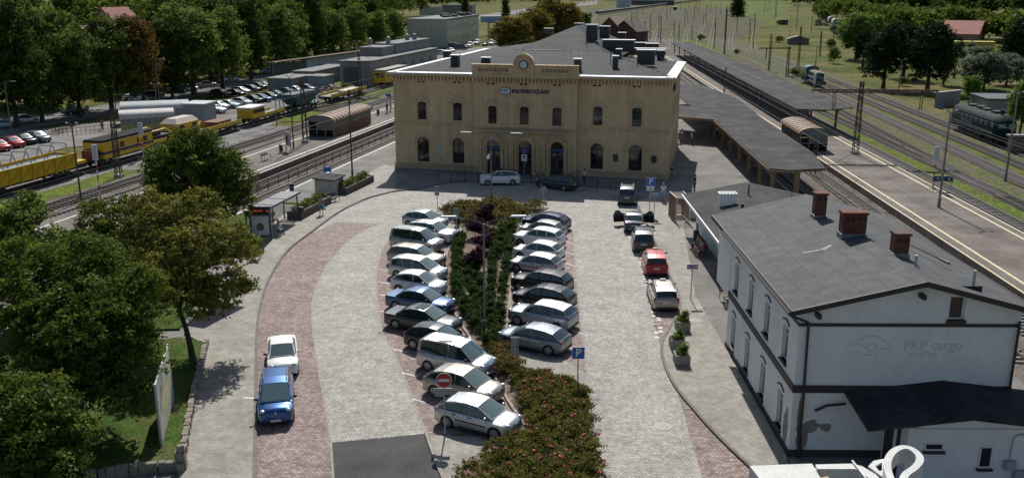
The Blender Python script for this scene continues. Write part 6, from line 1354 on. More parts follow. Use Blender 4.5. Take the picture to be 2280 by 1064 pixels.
twin_lamp('twin-head lamp beside the concrete workshop', (800, 210), 92, GZ, .5, .3, CPOLE, GP, 0, .08); twin_lamp('twin-head lamp in front of the workshop side wall', (878, 150), 118, GZ, .45, .2, CPOLE, GP, 0, .07)
twin_lamp('twin-head lamp in the yard before the pale office block', (962, 128), 55, GZ, .6, .3, LAMPC, GP, 0, .07)
twin_lamp('twin-head lamp on the street behind the greenhouse roofs', (352, 262), 186, GZ, .6, .3, LAMPC, GP, 0, .07)
GR_ = 'lamps of the right platform and sidings'
twin_lamp('tall dark lamp in front of the platform sign', (2090, 462), 246, 0, .55, .25, CPOLE, GR_, R(10), .11)
twin_lamp('twin-head lamp beside the pines', (2000, 210), 132, GZ, .7, .4, CPOLE, GR_, 0, .1); twin_lamp('twin-head lamp right of the dark locomotive', (2238, 405), 205, GZ, .55, .3, CPOLE, GR_, 0, .12)
twin_lamp('small twin-head lamp on the railway land above the ruined hut', (1758, 80), 34, GZ, .5, .2, CPOLE, GR_, 0, .08); twin_lamp('lamp in front of the blue shunter', (1812, 190), 104, GZ, .4, .2, TPOLE, GR_, 0, .1); twin_lamp('lamp on the track before the ruined hut', (1710, 158), 76, GZ, .5, .2, TPOLE, GR_, 0, .1)
def single_lamp(label, base, tp, z=GZ):
    b = at(*base, z); h = top_h(b, tp); t = thing('street_lamp', label, 'lamp', b, 0, 'single-arm lamps along the left street')
    g = MB(); g.tube((0, 0, -.1), (0, 0, h), .1, .06, 8); g.build('post', LAMPC, t); g = MB(); g.tube((0, 0, h), (1.1, 0, h+.05), .04); a = g.build('arm', LAMPC, t); g = MB(); g.box((1.3, 0, h+.05), (.7, .25, .1)); g.build('lamp_head', LHEAD, a)
single_lamp('single-arm lamp at the left picture edge', (27, 303), 182); single_lamp('single-arm lamp on the street right of the black saloon', (259, 252), 146); single_lamp('tall single-arm lamp before the big pale green tree', (357, 245), 132); single_lamp('single-arm lamp under the big pale green tree', (503, 184), 122)
# catenary masts, gantries, wires
def lattice(label, base, tp, z, w=.55, m=RUST, group='lattice masts carrying the wires', arm=None, rz=0):
    b = at(*base, z); h = top_h(b, tp); t = thing('catenary_mast', label, 'mast', b, rz, group); g = MB(); k = max(6, int(h/.8))
    for sx in (-1, 1):
        for sy in (-1, 1): g.bar((sx*w/2, sy*w/2, -.2), (sx*w*.28, sy*w*.28, h), .09, .09)
    for i in range(k):
        z0, z1 = h*i/k, h*(i+1)/k; a0, a1 = w/2-(w*.22)*i/k, w/2-(w*.22)*(i+1)/k; s = 1 if i % 2 else -1
        for q in (-1, 1): g.bar((-s*a0, q*a0, z0), (s*a1, q*a1, z1), .05, .05); g.bar((q*a0, -s*a0, z0), (q*a1, s*a1, z1), .05, .05)
    g.build('lattice', m, t); g = MB(); g.box((0, 0, .15), (w*1.5, w*1.5, .5)); g.build('footing', CONC, t)
    if arm:
        g = MB()
        for s in arm: g.bar((0, 0, h*.82), (s, 0, h*.82+.1), .07, .07); g.bar((0, 0, h*.98), (s, 0, h*.82+.1), .04, .04)
        g.build('bracket', m, t)
    return b, h
lattice('rusty lattice mast in front of the yellow machine', (265, 395), 242, GZ, .6, arm=(2.2,)); lattice('lattice mast on the left island platform beside the lamp', (680, 318), 178, 0, .6, arm=(-2.5, 2.5)); lattice('lattice mast before the concrete workshop', (803, 222), 118, GZ, .6, arm=(-3, 3)); lattice('mast with bracket behind the left platform shelter', (779, 250), 200, GZ, .4, arm=(2,))
GB = lattice('tall rusty gantry mast on the right platform', (1904, 343), 182, 0, .62)
b, h = GB; t = thing('wire_gantry', 'long rusty lattice beam with droppers over the right sidings', 'gantry', (b.x, b.y, 0), R(-3)); g = MB(); zt_ = h-1.35; x0, x1 = -6.2, 9.6
for s in (-1, 1):
    for dz in (0, .5): g.bar((x0 if dz else x0+1, s*.25, zt_+dz*.6), (x1 if dz else x1-1, s*.25, zt_+dz*.6), .13, .13)
n = 34
for i in range(n):
    xa, xb = x0+(x1-x0)*i/n, x0+(x1-x0)*(i+1)/n
    for s in (-1, 1): g.bar((xa, s*.25, zt_+(.3 if i % 2 else 0)), (xb, s*.25, zt_+(0 if i % 2 else .3)), .08, .08)
    g.bar((xa, -.25, zt_), (xa, .25, zt_), .04, .04)
g.build('beam', RUST, t)
for x in (-3.3, 7.6): g = MB(); g.bar((x-.15, 0, zt_), (x-.15, 0, zt_-2.3), .07, .07); g.bar((x+.15, 0, zt_), (x+.15, 0, zt_-2.3), .07, .07); g.bar((x-.15, 0, zt_-2.3), (x+.15, 0, zt_-1.2), .04, .04); g.bar((x-.4, 0, zt_+.3), (x+.4, 0, zt_+.3), .1, .06); g.build('dropper', RUST, t)
lattice('rusty mast left of the blue shunter carrying a short beam', (1752, 172), 105, GZ, .6); lattice('thin lattice mast behind the blue shunter', (1777, 150), 60, GZ, .5); lattice('twin mast on the railway land right of the hut', (1825, 125), 70, GZ, .5)
b = at(1752, 172, GZ); h = top_h(b, 108); t = thing('wire_gantry', 'short rusty beam over the tracks left of the shunter', 'gantry', (b.x, b.y, GZ), R(-2)); g = MB(); g.bar((-7.5, 0, h), (.5, 0, h), .12, .3); g.build('beam', RUST, t); g = MB(); g.bar((-5.6, 0, h), (-5.6, 0, h-3), .25, .1); g.build('dropper', RUST, t)
GM = 'distant wire masts of the railway yard'; r_ = random.Random(4)
m0 = None
far_m = [(1405, 28, 92), (1417, 22, 60), (1447, 30, 88), (1466, 30, 84), (1470, 36, 98), (1500, 48, 92), (1511, 52, 92), (1540, 52, 90), (1545, 10, 50), (1572, 12, 52), (1590, 50, 110), (1612, 0, 122), (1592, 14, 62), (1618, 24, 42), (1640, 38, 72), (1668, 45, 94), (1677, 30, 108), (1725, 0, 44), (1773, 0, 66), (1806, 36, 74), (1856, 60, 88), (1728, 0, 40), (1420, 40, 66), (1436, 46, 70), (1484, 10, 44), (1492, 6, 36), (1524, 20, 60), (1530, 26, 48), (1556, 6, 34), (1582, 2, 30), (1604, 6, 34), (1515, 4, 26), (1475, 2, 24), (1455, 4, 30), (1430, 8, 34), (1398, 60, 90), (1362, 44, 70), (1715, 0, 22), (1709, 2, 26), (1702, 4, 30), (1566, 28, 58), (1534, 2, 20), (1550, 0, 24)]
for x, tp, yb in far_m:
    b = at(x, yb, GZ); h = max(5, min(16, top_h(b, tp)))
    if m0 is None:
        m0 = thing('wire_mast', 'thin dark wire mast among many in the distant railway yard', 'mast', b, 0, GM); g = MB(); g.bar((-.16, 0, -.3), (-.12, 0, 1), .12, .12); g.bar((.16, 0, -.3), (.12, 0, 1), .12, .12)
        for i in range(10): g.bar((-.15, 0, i/10), (.15, 0, (i+1)/10), .06, .012)
        g.build('post', DKSTEEL, m0); g = MB(); g.bar((0, 0, .8), (2.4, 0, .84), .08, .01); g.build('bracket', DKSTEEL, m0); m0.scale = (1, 1, h)
    else: dup(m0, b, r_.uniform(-.3, .3)+(math.pi if r_.random() < .5 else 0), scale=(1, 1, h))
for x, tp, yb, lb in [(1613, 22, 122, 'tall dark mast behind the right end of the near canopy'), (1713, 78, 158, 'slim dark pole beside the far canopy edge'), (1612, 150, 215, 'dark pole beside the near canopy roof'), (1518, 0, 150, None), (1690, 92, 172, None)][:3]:
    z = 0 if yb > 200 else GZ; b = at(x, yb, z); g = MB(); h = top_h(b, tp); g.bar((-.12, 0, -.1), (-.12, 0, h), .12, .14); g.bar((.12, 0, -.1), (.12, 0, h), .12, .14)
    for i in range(12): g.bar((-.12, 0, h*i/12), (.12, 0, h*i/12+.2), .05, .04)
    o = tag(g.build('wire_pole', RUST), lb, 'mast'); o.location = b
b = at(1810, 392, GZ); h = top_h(b, 310); g = MB(); g.bar((-.28, 0, 0), (-.1, 0, h), .1, .1); g.bar((.28, 0, 0), (.1, 0, h), .1, .1)
for i in range(8): s = .28-.18*i/8; g.bar((-s, 0, h*i/8), (s-.02, 0, h*(i+1)/8), .05, .05)
o = tag(g.build('wire_pole', RUST), 'split dark pole at the tip of the near canopy', 'mast'); o.location = b
g = MB(); g.tube(at(1830, 378, 3.3), at(1903, 340, 2.4), .03, n=5); tag(g.build('stay_wire', DKSTEEL), 'slanting stay wire from the canopy tip to the gantry mast', 'wire')
for i, (fu, u, z) in enumerate([(u3, 27.0, 5.2), (u3, 30.75, 5.2), (u3, 42.75, 5.3), (u3, 47.2, 5.3)]):
    g = MB(); ys = list(range(60, 330, 30)); P = [(fu(u, y), y, z) for y in ys]; g.path(P, .018, 4); g.path([(x, y, zz+1.15) for x, y, zz in P], .018, 4)
    tag(g.build('contact_wire', mat('grey_wire', (.14, .14, .135), .6, .3)), ['contact wires above the trench track by the near canopy', 'contact wires above the left edge of the right platform', 'contact wires above the right edge of the right platform', 'contact wires above the second right track'][i], 'wire')
for i, u in enumerate((-46.35, -61.75)):
    g = MB(); P = [(u13(u, y), y, 5.3) for y in range(70, 330, 30)]; g.path(P, .018, 4); tag(g.build('contact_wire', MATS['grey_wire']), ['contact wire above the first left track', 'contact wire above the far edge of the left island platform'][i], 'wire')
# signal posts (white boards on red and white poles)
REDP = mat('red_paint', (.35, .02, .02), .5); SIGB = mat('white_signal_board', (.62, .63, .63), .5); SIGBACK = mat('grey_sign_back', (.28, .29, .3), .5, .4); BLUES = mat('sign_blue', (.012, .11, .38), .4); BLUED = mat('sign_dark_blue', (.01, .04, .10), .4)
def board_post(label, base, tp, z, bh=1.6):
    b = at(*base, z); h = top_h(b, tp); t = thing('signal_post', label, 'signal', b, 0, 'white boards on red and white poles'); g = MB(); n = 8; hp = h-bh
    for i in range(n): g.tube((0, 0, hp*i/n), (0, 0, hp*(i+1)/n), .075, n=8, m=i % 2)
    g.build('pole', [REDP, SIGB], t); g = MB(); g.b2(-.28, .28, -.06, .06, hp, h); 
    g.build('board', SIGB, t); g = MB()
    for i in range(7): g.b2(-.2, .2, -.075, -.06, hp+.15+i*.2, hp+.22+i*.2)
    g.build('board_bars', SIGBACK, t); g = MB(); g.box((0, 0, .05), (.5, .5, .2)); g.build('footing', CONC, t)
board_post('white board on a red and white pole at the near side of the works train', (224, 446), 322, GZ); board_post('white board on a red and white pole beside the yellow machine cab', (320, 355), 274, GZ); board_post('white board on a red pole behind the right platform sign', (2076, 420), 326, 0); board_post('white board in front of the blue shunter', (1812, 200), 164, GZ, 2.2)
# platform sign
b = at(2075, 424, 0); t = thing('platform_sign', 'dark blue platform sign with white numbers on the right platform edge', 'sign', b, R(-4)); g = MB(); g.b2(0, 2.05, -.05, .05, 1.0, 1.55); g.build('panel', BLUED, t); g = MB(); g.b2(.05, .15, -.04, .04, -.0, 1.0); g.b2(1.9, 2.0, -.04, .04, 0, 1.0); g.build('leg', STEEL, t); text_mesh('sign_letters', '8        8', .42, SIGB, t, (1.03, -.056, 1.27), depth=.003)
for px, tp, z, lb in [((730, 396), 372, 0, 'small blue platform sign on two legs beside the kiosk'), ((866, 250), 209, 0, 'blue platform sign at the left corner of the station')]:
    b = at(*px, z); h = top_h(b, tp); t = thing('platform_sign', lb, 'sign', b, R(-10)); g = MB(); g.b2(-.45, .45, -.04, .04, h-.55, h); g.build('panel', BLUES, t)
    for s in (-.3, .3): g = MB(); g.tube((s, 0, 0), (s, 0, h-.55), .03); g.build('leg', STEEL, t)
b = at(643, 338, 0); t = thing('notice_board', 'grey notice board on legs on the left island platform', 'notice board', b, R(-55)); g = MB(); g.b2(-.8, .8, -.06, .06, .8, 2.6); g.build('board', mat('notice_grey', (.3, .33, .36), .4), t); g = MB(); g.b2(-.55, .0, -.07, -.06, 1.1, 2.1); g.build('poster', BLACK, t)
for s in (-.8, .8): g = MB(); g.b2(s-.05, s+.05, -.05, .05, 0, 2.7); g.build('leg', STEEL, t)
def bench(label, px, z, rz, m, group=None, L=1.6, name='bench'):
    b = at(*px, z); t = thing(name, label, 'bench', b, rz, group); g = MB()
    for k in range(3): g.b2(-L/2, L/2, -.22+k*.15, -.1+k*.15, .42, .46)
    g.build('seat', m, t); g = MB()
    for k in range(3): g.b2(-L/2, L/2, .26+k*.03, .29+k*.03, .52+k*.13, .62+k*.13)
    g.build('backrest', m, t)
    for s in (-1, 1):
        g = MB(); x = s*(L/2-.05); g.path([(x, -.25, 0), (x, -.25, .62), (x, .2, .65)], .03, 6); g.path([(x, .25, 0), (x, .24, .45), (x, .36, .92)], .03, 6); g.bar((x, -.25, .4), (x, .25, .4), .04, .04); g.build('leg', DKSTEEL, t)
REDB = mat('red_bench_slats', (.28, .05, .045), .6, n=(6, .2)); DWOOD = mat('dark_bench_slats', (.09, .05, .035), .7, n=(6, .25))
bench('red bench beside the round shrub', (543, 586), .1, R(58), REDB); bench('red-brown bench beside the kiosk', (741, 450), .1, R(62), DWOOD); bench('grey bench on the left island platform', (593, 357), 0, R(75), mat('grey_bench_slats', (.2, .2, .2), .6))
for i, (x, y, lb) in enumerate([(1562, 566, 'bench carrying the seated group by the white wing'), (1604, 622, 'first empty bench in the shade of the white building'), (1612, 648, 'second empty bench in the shade of the white building'), (1615, 672, 'third empty bench nearest the white building')]): bench(lb, (x, y), .1, R(-92), DWOOD, 'benches along the white wing')
BINC = mat('dark_bin', (.025, .03, .035), .5); BINB = mat('blue_bin', (.02, .05, .09), .5)
def bin_(label, px, z, m, h=.95, r=.25, group=None, legs=False):
    b = at(*px, z); t = thing('litter_bin', label, 'litter bin', b, 0, group); g = MB(); g.tube((0, 0, .1), (0, 0, h), r*.9, r, 12); g.build('body', m, t, smooth=40); g = MB(); g.tube((0, 0, h), (0, 0, h+.08), r*1.05, r*.8, 12); g.build('lid', DKSTEEL, t, smooth=40)
bin_('dark litter bin at the right end of the bus shelter', (672, 486), .1, BINC, 1.0); bin_('blue bin beside the notice board', (626, 340), 0, BINB); bin_('blue bin near the station end of the left platform', (842, 257), 0, BINB); bin_('black bin beside the seated group', (1549, 541), .1, BINC, 1.0); bin_('dark bin on the platform edge behind the bus shelter', (650, 427), 0, BINB, .8); bin_('black bin on the small sign post in the left triangle', (1018, 502), .08, BINC, 1.1, .22)
# road signs
def sign(label, base, tp, z, make, post_r=.035, name='road_sign', rz=0):
    b = at(*base, z); h = top_h(b, tp); t = thing(name, label, 'sign', b, rz); g = MB(); g.tube((0, .04, -.1), (0, .04, h-.05), post_r, n=8); g.build('post', STEEL, t); make(t, h); return t
def disc(t, c, r, y, m, nm, n=28, th=.015): g = MB(); g.tube((c[0], y, c[1]), (c[0], y-th, c[1]), r, n=n); return g.build(nm, m, t)
def rect(t, x0, x1, z0, z1, y, m, nm, th=.02): g = MB(); g.b2(x0, x1, y-th, y, z0, z1); return g.build(nm, m, t)
def mk_p(t, h): p = rect(t, -.33, .33, h-.66, h, -.0, SIGB, 'panel'); rect(t, -.31, .31, h-.64, h-.02, -.02, BLUES, 'blue_field', .004); text_mesh('sign_letter', 'P', .62, SIGB, t, (0, -.027, h-.33), depth=.003, bold=.014)
sign('blue square parking sign P beside the rose bed', (1286, 872), 772, .1, mk_p)
def mk_pd(t, h):
    rect(t, -.42, .42, h-.8, h, 0, SIGB, 'panel'); rect(t, -.40, .40, h-.78, h-.02, -.02, BLUES, 'blue_field', .004); text_mesh('sign_letter', 'P', .74, SIGB, t, (0, -.027, h-.4), depth=.003, bold=.015); rect(t, -.36, .36, h-1.25, h-.83, 0, SIGB, 'subpanel')
    g = MB(); arch_ring(g, -.02, h-1.1, .07, .1, -.027, -.02, 16, 0, R(150), R(400)); g.bar((-.05, -.024, h-.9), (-.03, -.024, h-1.03), .03, .006, up=(0, 1, 0)); g.bar((-.03, -.024, h-1.03), (.1, -.024, h-1.03), .03, .006, up=(0, 1, 0)); g.bar((.1, -.024, h-1.03), (.14, -.024, h-1.15), .03, .006, up=(0, 1, 0)); g.ball((-.055, -.024, h-.875), .03); g.build('wheelchair_symbol', BLACK, t)
sign('blue parking sign P with wheelchair plate beside the taxi rank', (1446, 476), 396, .1, mk_pd)
def mk_taxi(t, h): rect(t, -.38, .38, h-.36, h, 0, SIGB, 'panel'); rect(t, -.36, .36, h-.34, h-.02, -.02, mat('taxi_blue', (.02, .2, .5), .4), 'blue_field', .004); text_mesh('sign_letters', 'TAXI', .27, SIGB, t, (0, -.027, h-.18), depth=.003, bold=.006)
sign('small blue TAXI sign on a thin post', (1456, 486), 430, .1, mk_taxi)
def mk_notaxi(t, h): mk_taxi(t, h); g = MB(); g.bar((-.36, -.034, h-.33), (.36, -.034, h-.03), .06, .008, up=(0, 1, 0)); g.bar((-.36, -.034, h-.03), (.36, -.034, h-.33), .05, .008, up=(0, 1, 0)); g.build('red_strokes', REDP, t)
sign('blue TAXI sign crossed out in red on the pavement', (1538, 667), 588, .1, mk_notaxi)
def mk_ne(t, h): disc(t, (0, h-.36), .37, 0, SIGB, 'rim'); disc(t, (0, h-.36), .345, -.016, REDP, 'red_disc', th=.004); rect(t, -.26, .26, h-.43, h-.29, -.021, SIGB, 'white_bar', .004); rect(t, -.45, -.02, h-1.2, h-.78, .02, SIGBACK, 'plate'); rect(t, .0, .4, h-1.1, h-.78, .02, SIGBACK, 'plate')
sign('round red no-entry sign with white bar in front of the parked hatchbacks', (991, 968), 830, .06, mk_ne)
def mk_back(t, h): rect(t, -.24, .2, h-.55, h, .08, SIGBACK, 'panel'); rect(t, -.24, .2, h-.95, h-.62, .08, SIGBACK, 'subpanel')
sign('grey back of a small sign in the rose patch', (1147, 830), 752, .08, mk_back); sign('grey back of a sign at the far left tip of the island', (974, 470), 414, .05, mk_back); sign('white-backed sign post beside the hedge top left', (1017, 532), 464, .08, mk_back)
def mk_round_back(t, h): disc(t, (0, h-.36), .36, .03, SIGBACK, 'panel')
sign('grey round back of a sign at the far right of the island', (1210, 474), 415, .08, mk_round_back)
def mk_nostop(t, h): disc(t, (0, h-.32), .31, 0, REDP, 'rim'); disc(t, (0, h-.32), .25, -.016, BLUES, 'blue_disc', th=.004); g = MB(); g.bar((-.17, -.024, h-.15), (.17, -.024, h-.49), .06, .006, up=(0, 1, 0)); g.bar((-.17, -.024, h-.49), (.17, -.024, h-.15), .06, .006, up=(0, 1, 0)); g.build('red_cross', REDP, t); rect(t, -.32, .32, h-1.1, h-.68, 0, SIGB, 'subpanel'); g = MB(); g.b2(-.22, .22, -.03, -.02, h-.98, h-.9); g.b2(-.12, .12, -.03, -.02, h-.9, h-.8); g.build('tow_symbol', BLACK, t); rect(t, -.32, .32, h-1.42, h-1.13, 0, SIGB, 'subpanel')
sign('no-stopping sign with tow plate in front of the middle door', (1167, 394), 331, .1, mk_nostop)
g = MB()
t = sign('round no-entry back and plate beside the street tree', (196, 262), 236, GZ, lambda t, h: (disc(t, (0, h-.4), .4, 0, REDP, 'red_disc'), rect(t, -.28, .28, h-.48, h-.32, -.016, SIGB, 'white_bar', .004)))
sign('blue parking sign on the street beside the white van', (307, 232), 204, GZ, lambda t, h: rect(t, -.45, .45, h-.9, h, 0, BLUES, 'panel'))
# bus shelter with advertisement
A = at(583, 534, .1); B = at(664, 487, .1); dx = (B-A); Ls = dx.length; rz = math.atan2(dx.y, dx.x)
t = thing('bus_shelter', 'glass bus shelter with poster panel and orange display', 'bus shelter', A, rz)
FR = mat('shelter_frame', (.12, .14, .15), .45, .5); CLG = bpy.data.materials.new('clear_glass'); CLG.use_nodes = True; b_ = CLG.node_tree.nodes['Principled BSDF']; b_.inputs['Base Color'].default_value = (.75, .82, .8, 1); b_.inputs['Roughness'].default_value = .05; b_.inputs['Alpha'].default_value = .28
g = MB()
for x in (.1, Ls*.36, Ls*.68, Ls): g.b2(x-.05, x+.05, 1.3, 1.4, 0, 2.45)
g.b2(Ls-.05, Ls+.05, -.05, .05, 0, 2.4); g.b2(0, Ls+.1, 1.32, 1.38, .5, .56); g.b2(0, Ls+.1, 1.32, 1.38, 2.3, 2.4); g.b2(Ls-.03, Ls+.03, 0, 1.35, .5, .56); g.b2(Ls-.03, Ls+.03, 0, 1.35, .04, .1); g.build('frame', FR, t)
g = MB(); g.b2(.1, Ls, 1.34, 1.36, .56, 2.3); g.b2(Ls-.01, Ls+.01, .05, 1.3, .56, 2.3); g.build('glass_wall', CLG, t)
g = MB(); g.b2(-.1, Ls+.2, -.25, 1.55, 2.42, 2.5); g.build('roof', mat('shelter_roof', (.2, .18, .165), .35, n=(3, .15)), t); g = MB(); g.b2(-.1, Ls+.2, -.33, -.25, 2.36, 2.56)
for k in (.3, .62): g.b2(Ls*k, Ls*k+.08, -.25, 1.55, 2.5, 2.54)
g.build('roof_edge', FR, t)
g = MB(); g.b2(.3, Ls*.72, .95, 1.3, .42, .48); g.build('bench', mat('shelter_wood', (.28, .17, .09), .6), t); g = MB(); g.b2(.3, Ls*.72, 1.25, 1.3, .75, 1.15); g.build('bench_back', MATS['shelter_wood'], t); g = MB(); g.b2(Ls-.025, Ls+.02, -.02, 1.35, 1.35, 1.52); g.build('yellow_band', mat('yellow_band', (.6, .42, .02), .5), t)
ad = thing('advertising_panel', None, None); ad.parent = t; ad.location = (0, 0, 0); ad.rotation_euler = (0, 0, -rz+R(2))
g = MB(); g.b2(-.85, .85, -.12, .12, .25, 2.42); g.b2(-.9, -.78, -.13, .13, 0, 2.9); g.b2(.78, .9, -.13, .13, 0, 2.9); g.b2(-.9, .9, -.13, .13, 2.8, 2.92); g.build('panel_case', FR, ad)
g = MB(); g.b2(-.7, .7, -.14, -.12, .45, 2.1); g.build('poster', mat('pale_poster', (.55, .57, .56), .3), ad)
g = MB(); rr = random.Random(3); g.add([(.34*math.cos(a)*(.8+.3*rr.random()), -.146, 1.15+.38*math.sin(a)*(.8+.3*rr.random())) for a in [i*.45 for i in range(14)]], [tuple(range(14))]); g.build('poster_picture', mat('brown_poster_shape', (.18, .1, .06), .5, n=(6, .5)), ad)
g = MB(); g.b2(-.76, .76, -.12, .1, 2.25, 2.78); g.build('display', BLACK, ad); text_mesh('display_letters', '1 IWNO  16', .3, mat('orange_display', (.4, .08, .01), .5, emit=(1, .22, .02, .25)), ad, (0, -.125, 2.52), depth=.002)
g = MB(); g.box((0, 0, .5), (.55, .4, 1.05)); o = tag(g.build('cable_cabinet', mat('cabinet_grey', (.4, .42, .42), .5)), 'small pale cabinet left of the bus shelter', 'cabinet'); o.location = at(573, 541, .1)
# second shelter hidden under the leaning tree
A2 = at(430, 700, .1); t = thing('bus_shelter', 'second bus shelter half hidden under the leaning tree with red poster', 'bus shelter', at(481, 698, .1), R(70)); g = MB(); g.b2(-.2, 4, -.2, 1.5, 2.4, 2.5); g.build('roof', MATS['shelter_roof'], t); g = MB()
for x in (0, 2, 3.8): g.b2(x, x+.1, 1.3, 1.4, 0, 2.4)
g.build('frame', FR, t); g = MB(); g.b2(-.1, .1, -.1, 1.4, .3, 2.3); g.build('poster', mat('red_poster', (.3, .05, .04), .4, n=(5, .4)), t)
# kiosk, raised planters
b = at(752, 437, .0); d = at(805, 410, 0)-at(700, 470, 0); rz = math.atan2(d.y, d.x); t = thing('kiosk', 'small pale utility hut with grey roof between two raised planters', 'hut', b, rz); g = MB(); g.b2(-.6, 2.0, .1, 2.2, 0, 1.75); g.build('wall', mat('hut_render', (.4, .38, .34), .9, n=(2, .12)), t); g = MB(); V = [(-.8, -.1, 1.7), (2.2, -.1, 1.7), (2.2, 2.4, 1.85), (-.8, 2.4, 1.85)]; g.add(V+[(x, y, z+.12) for x, y, z in V], [(0, 1, 2, 3), (4, 5, 6, 7), (0, 1, 5, 4), (1, 2, 6, 5), (2, 3, 7, 6), (3, 0, 4, 7)]); g.build('roof', TAR, t); g = MB(); g.b2(.9, 1.7, .06, .1, 0, 1.5); g.build('door', mat('hut_door', (.15, .15, .15), .6), t)
WALLB = mat('dark_planter_wall', (.1, .085, .075), .85, n=(3, .2))
for a_, b2, lb in (((672, 489), (738, 452), 'long raised planter between bus shelter and kiosk'), ((772, 434), (833, 404), 'long raised planter between kiosk and station')):
    A = at(*a_, .1); B = at(*b2, .1); d = B-A; L_ = d.length; t = thing('raised_planter', lb, 'planter', A, math.atan2(d.y, d.x), 'raised planters on the platform edge'); g = MB(); g.b2(0, L_, 0, .15, 0, .7); g.b2(0, L_, 1.3, 1.45, 0, .7); g.b2(0, .15, .15, 1.3, 0, .7); g.b2(L_-.15, L_, .15, 1.3, 0, .7); g.build('wall', WALLB, t); g = MB(); g.b2(.15, L_-.15, .15, 1.3, .1, .6); g.build('soil', SOIL, t); BL = [(.4+i*.55, .75+.2*math.sin(i*2.3), .85, .42, .42, .38) for i in range(int(L_/.55))]; obj('plants', crown_mesh('plants', BL, 3500, .07, 101, LG['light'], sink=.7), t)
g = MB()
for i, px in enumerate([((597, 492), (545, 533)), ]): g.path([tuple(at(*px[0], .7)), tuple(at(*px[1], .7))], .04)
for q in (0, .33, .66, 1): p = at(597, 492, 0).lerp(at(545, 533, 0), q); g.tube((p.x, p.y, 0), (p.x, p.y, .7), .035)
tag(g.build('railing', STEEL), 'low steel railing behind the round shrub', 'railing')
# concrete planter boxes
PB = mat('exposed_concrete', (.27, .25, .22), .95, n=[(8, .2), (30, .2)]); 
def planter(label, px, sz, h, m_leaf, seed, z=.1, mk=None, rz=0):
    b = at(*px, z); t = thing('planter', label, 'planter', b, rz, 'square concrete planters'); g = MB(); s = sz/2
    for x0, x1, y0, y1 in ((-s, s, -s, -s+.1), (-s, s, s-.1, s), (-s, -s+.1, -s+.1, s-.1), (s-.1, s, -s+.1, s-.1)): g.b2(x0, x1, y0, y1, 0, h)
    g.build('box', mk or PB, t); g = MB(); g.b2(-s+.1, s-.1, -s+.1, s-.1, .05, h-.12); g.build('soil', SOIL, t); obj('plants', crown_mesh('plants', [(0, 0, h+.05, s*.75, s*.75, .22), (.15, .1, h+.25, .18, .18, .35)], 900, .06, seed, LG[m_leaf], sink=.8), t)
planter('concrete planter with dark red plant, farthest of the three', (1519, 733), .85, .6, 'light', 1); planter('concrete planter with bright green plant, middle of the three', (1507, 773), .85, .6, 'lime', 2); planter('concrete planter with yellow-green plant, nearest of the three', (1517, 808), .85, .6, 'lime', 3); planter('grey planter behind the timber rack', (1546, 484), 1.0, .8, 'light', 4); planter('wooden planter beside the white wing', (1562, 515), .8, .8, 'autumn', 5, mk=mat('planter_wood', (.25, .16, .08), .7))
# timber rack
t = thing('timber_screen', 'small roofless timber slat screen with pale metal frame', 'screen', at(1519, 494, .1), R(4)); TW = mat('reddish_timber', (.2, .085, .04), .7, n=(4, .25)); W_, D_, Hh = 1.25, 2.6, 2.2
for x in (-W_/2, W_/2):
    g = MB()
    for k in range(11): g.b2(x-.03, x+.03, 0, D_, .12+k*.19, .24+k*.19)
    g.build('slat_wall', TW, t)
g = MB()
for k in range(11): g.b2(-W_/2+.04, W_/2-.04, D_-.04, D_, .12+k*.19, .24+k*.19)
g.build('slat_wall', TW, t); g = MB()
for x in (-W_/2, W_/2):
    for y in (-.05, D_): g.b2(x-.05, x+.05, y-.05, y+.05, 0, Hh+.1)
    g.b2(x-.04, x+.04, 0, D_, Hh, Hh+.08)
for k in range(7): g.b2(-W_/2, W_/2, .2+k*.4, .26+k*.4, Hh-.1, Hh-.02)
g.build('frame', mat('rack_frame', (.36, .33, .29), .5, .2), t)
# map board and stone edging
A = at(386, 889, .3); B = at(359, 992, .3); d = B-A; L_ = d.length; t = thing('map_board', 'large white map board with yellow town shape seen at a sharp angle', 'board', A, math.atan2(d.y, d.x)); g = MB(); g.b2(0, L_, -.04, .04, .0, 3.0); g.build('panel', mat('board_white', (.46, .46, .43), .4, n=(2, .08)), t); g = MB(); rr = random.Random(9)
for s in (1, -1): P = [(L_*.52+L_*.3*math.cos(a)*(.8+.35*rr.random()), s*.047, 1.45+1.0*math.sin(a)*(.75+.35*rr.random())) for a in [i*2*math.pi/26 for i in range(26)]]; g.add(P, [tuple(range(26))])
g.build('map_shape', mat('yellow_map', (.46, .43, .26), .5, n=(2.2, .45)), t); g = MB(); g.b2(.0, L_, -.05, .05, -.3, .0); g.build('base', mat('teal_base', (.1, .3, .3), .5), t)
for x in (.05, L_-.05): g = MB(); g.tube((x, 0, -.3), (x, 0, 3.05), .06); g.build('post', STEEL, t)
t = thing('stone_edging', 'low rough stone wall edging the small lawn', 'wall'); P = ats([(460, 770), (450, 815), (434, 880), (420, 950), (410, 1010), (404, 1045)], 0); Q = ats([(404, 1045), (330, 1050), (260, 1060), (190, 1074)], 0); STN = mat('rough_field_stone', (.2, .175, .145), .95, n=[(2, .3), (11, .2)], world=True); g = MB(); rr = random.Random(12)
for pp in (P, Q):
    for a, b in zip(pp[:-1], pp[1:]):
        A, B = Vector((*a, 0)), Vector((*b, 0)); L_ = (B-A).length; x = 0; ang = math.atan2((B-A).y, (B-A).x)
        while x < L_: w_ = rr.uniform(.25, .5); c = A+(B-A)*((x+w_/2)/L_); g.box((c.x+rr.uniform(-.03, .03), c.y, .2+rr.uniform(0, .06)), (w_*.95, .3, .45+rr.uniform(0, .1)), ang+rr.uniform(-.08, .08), 0, .9); x += w_
g.build('stones', STN, t)
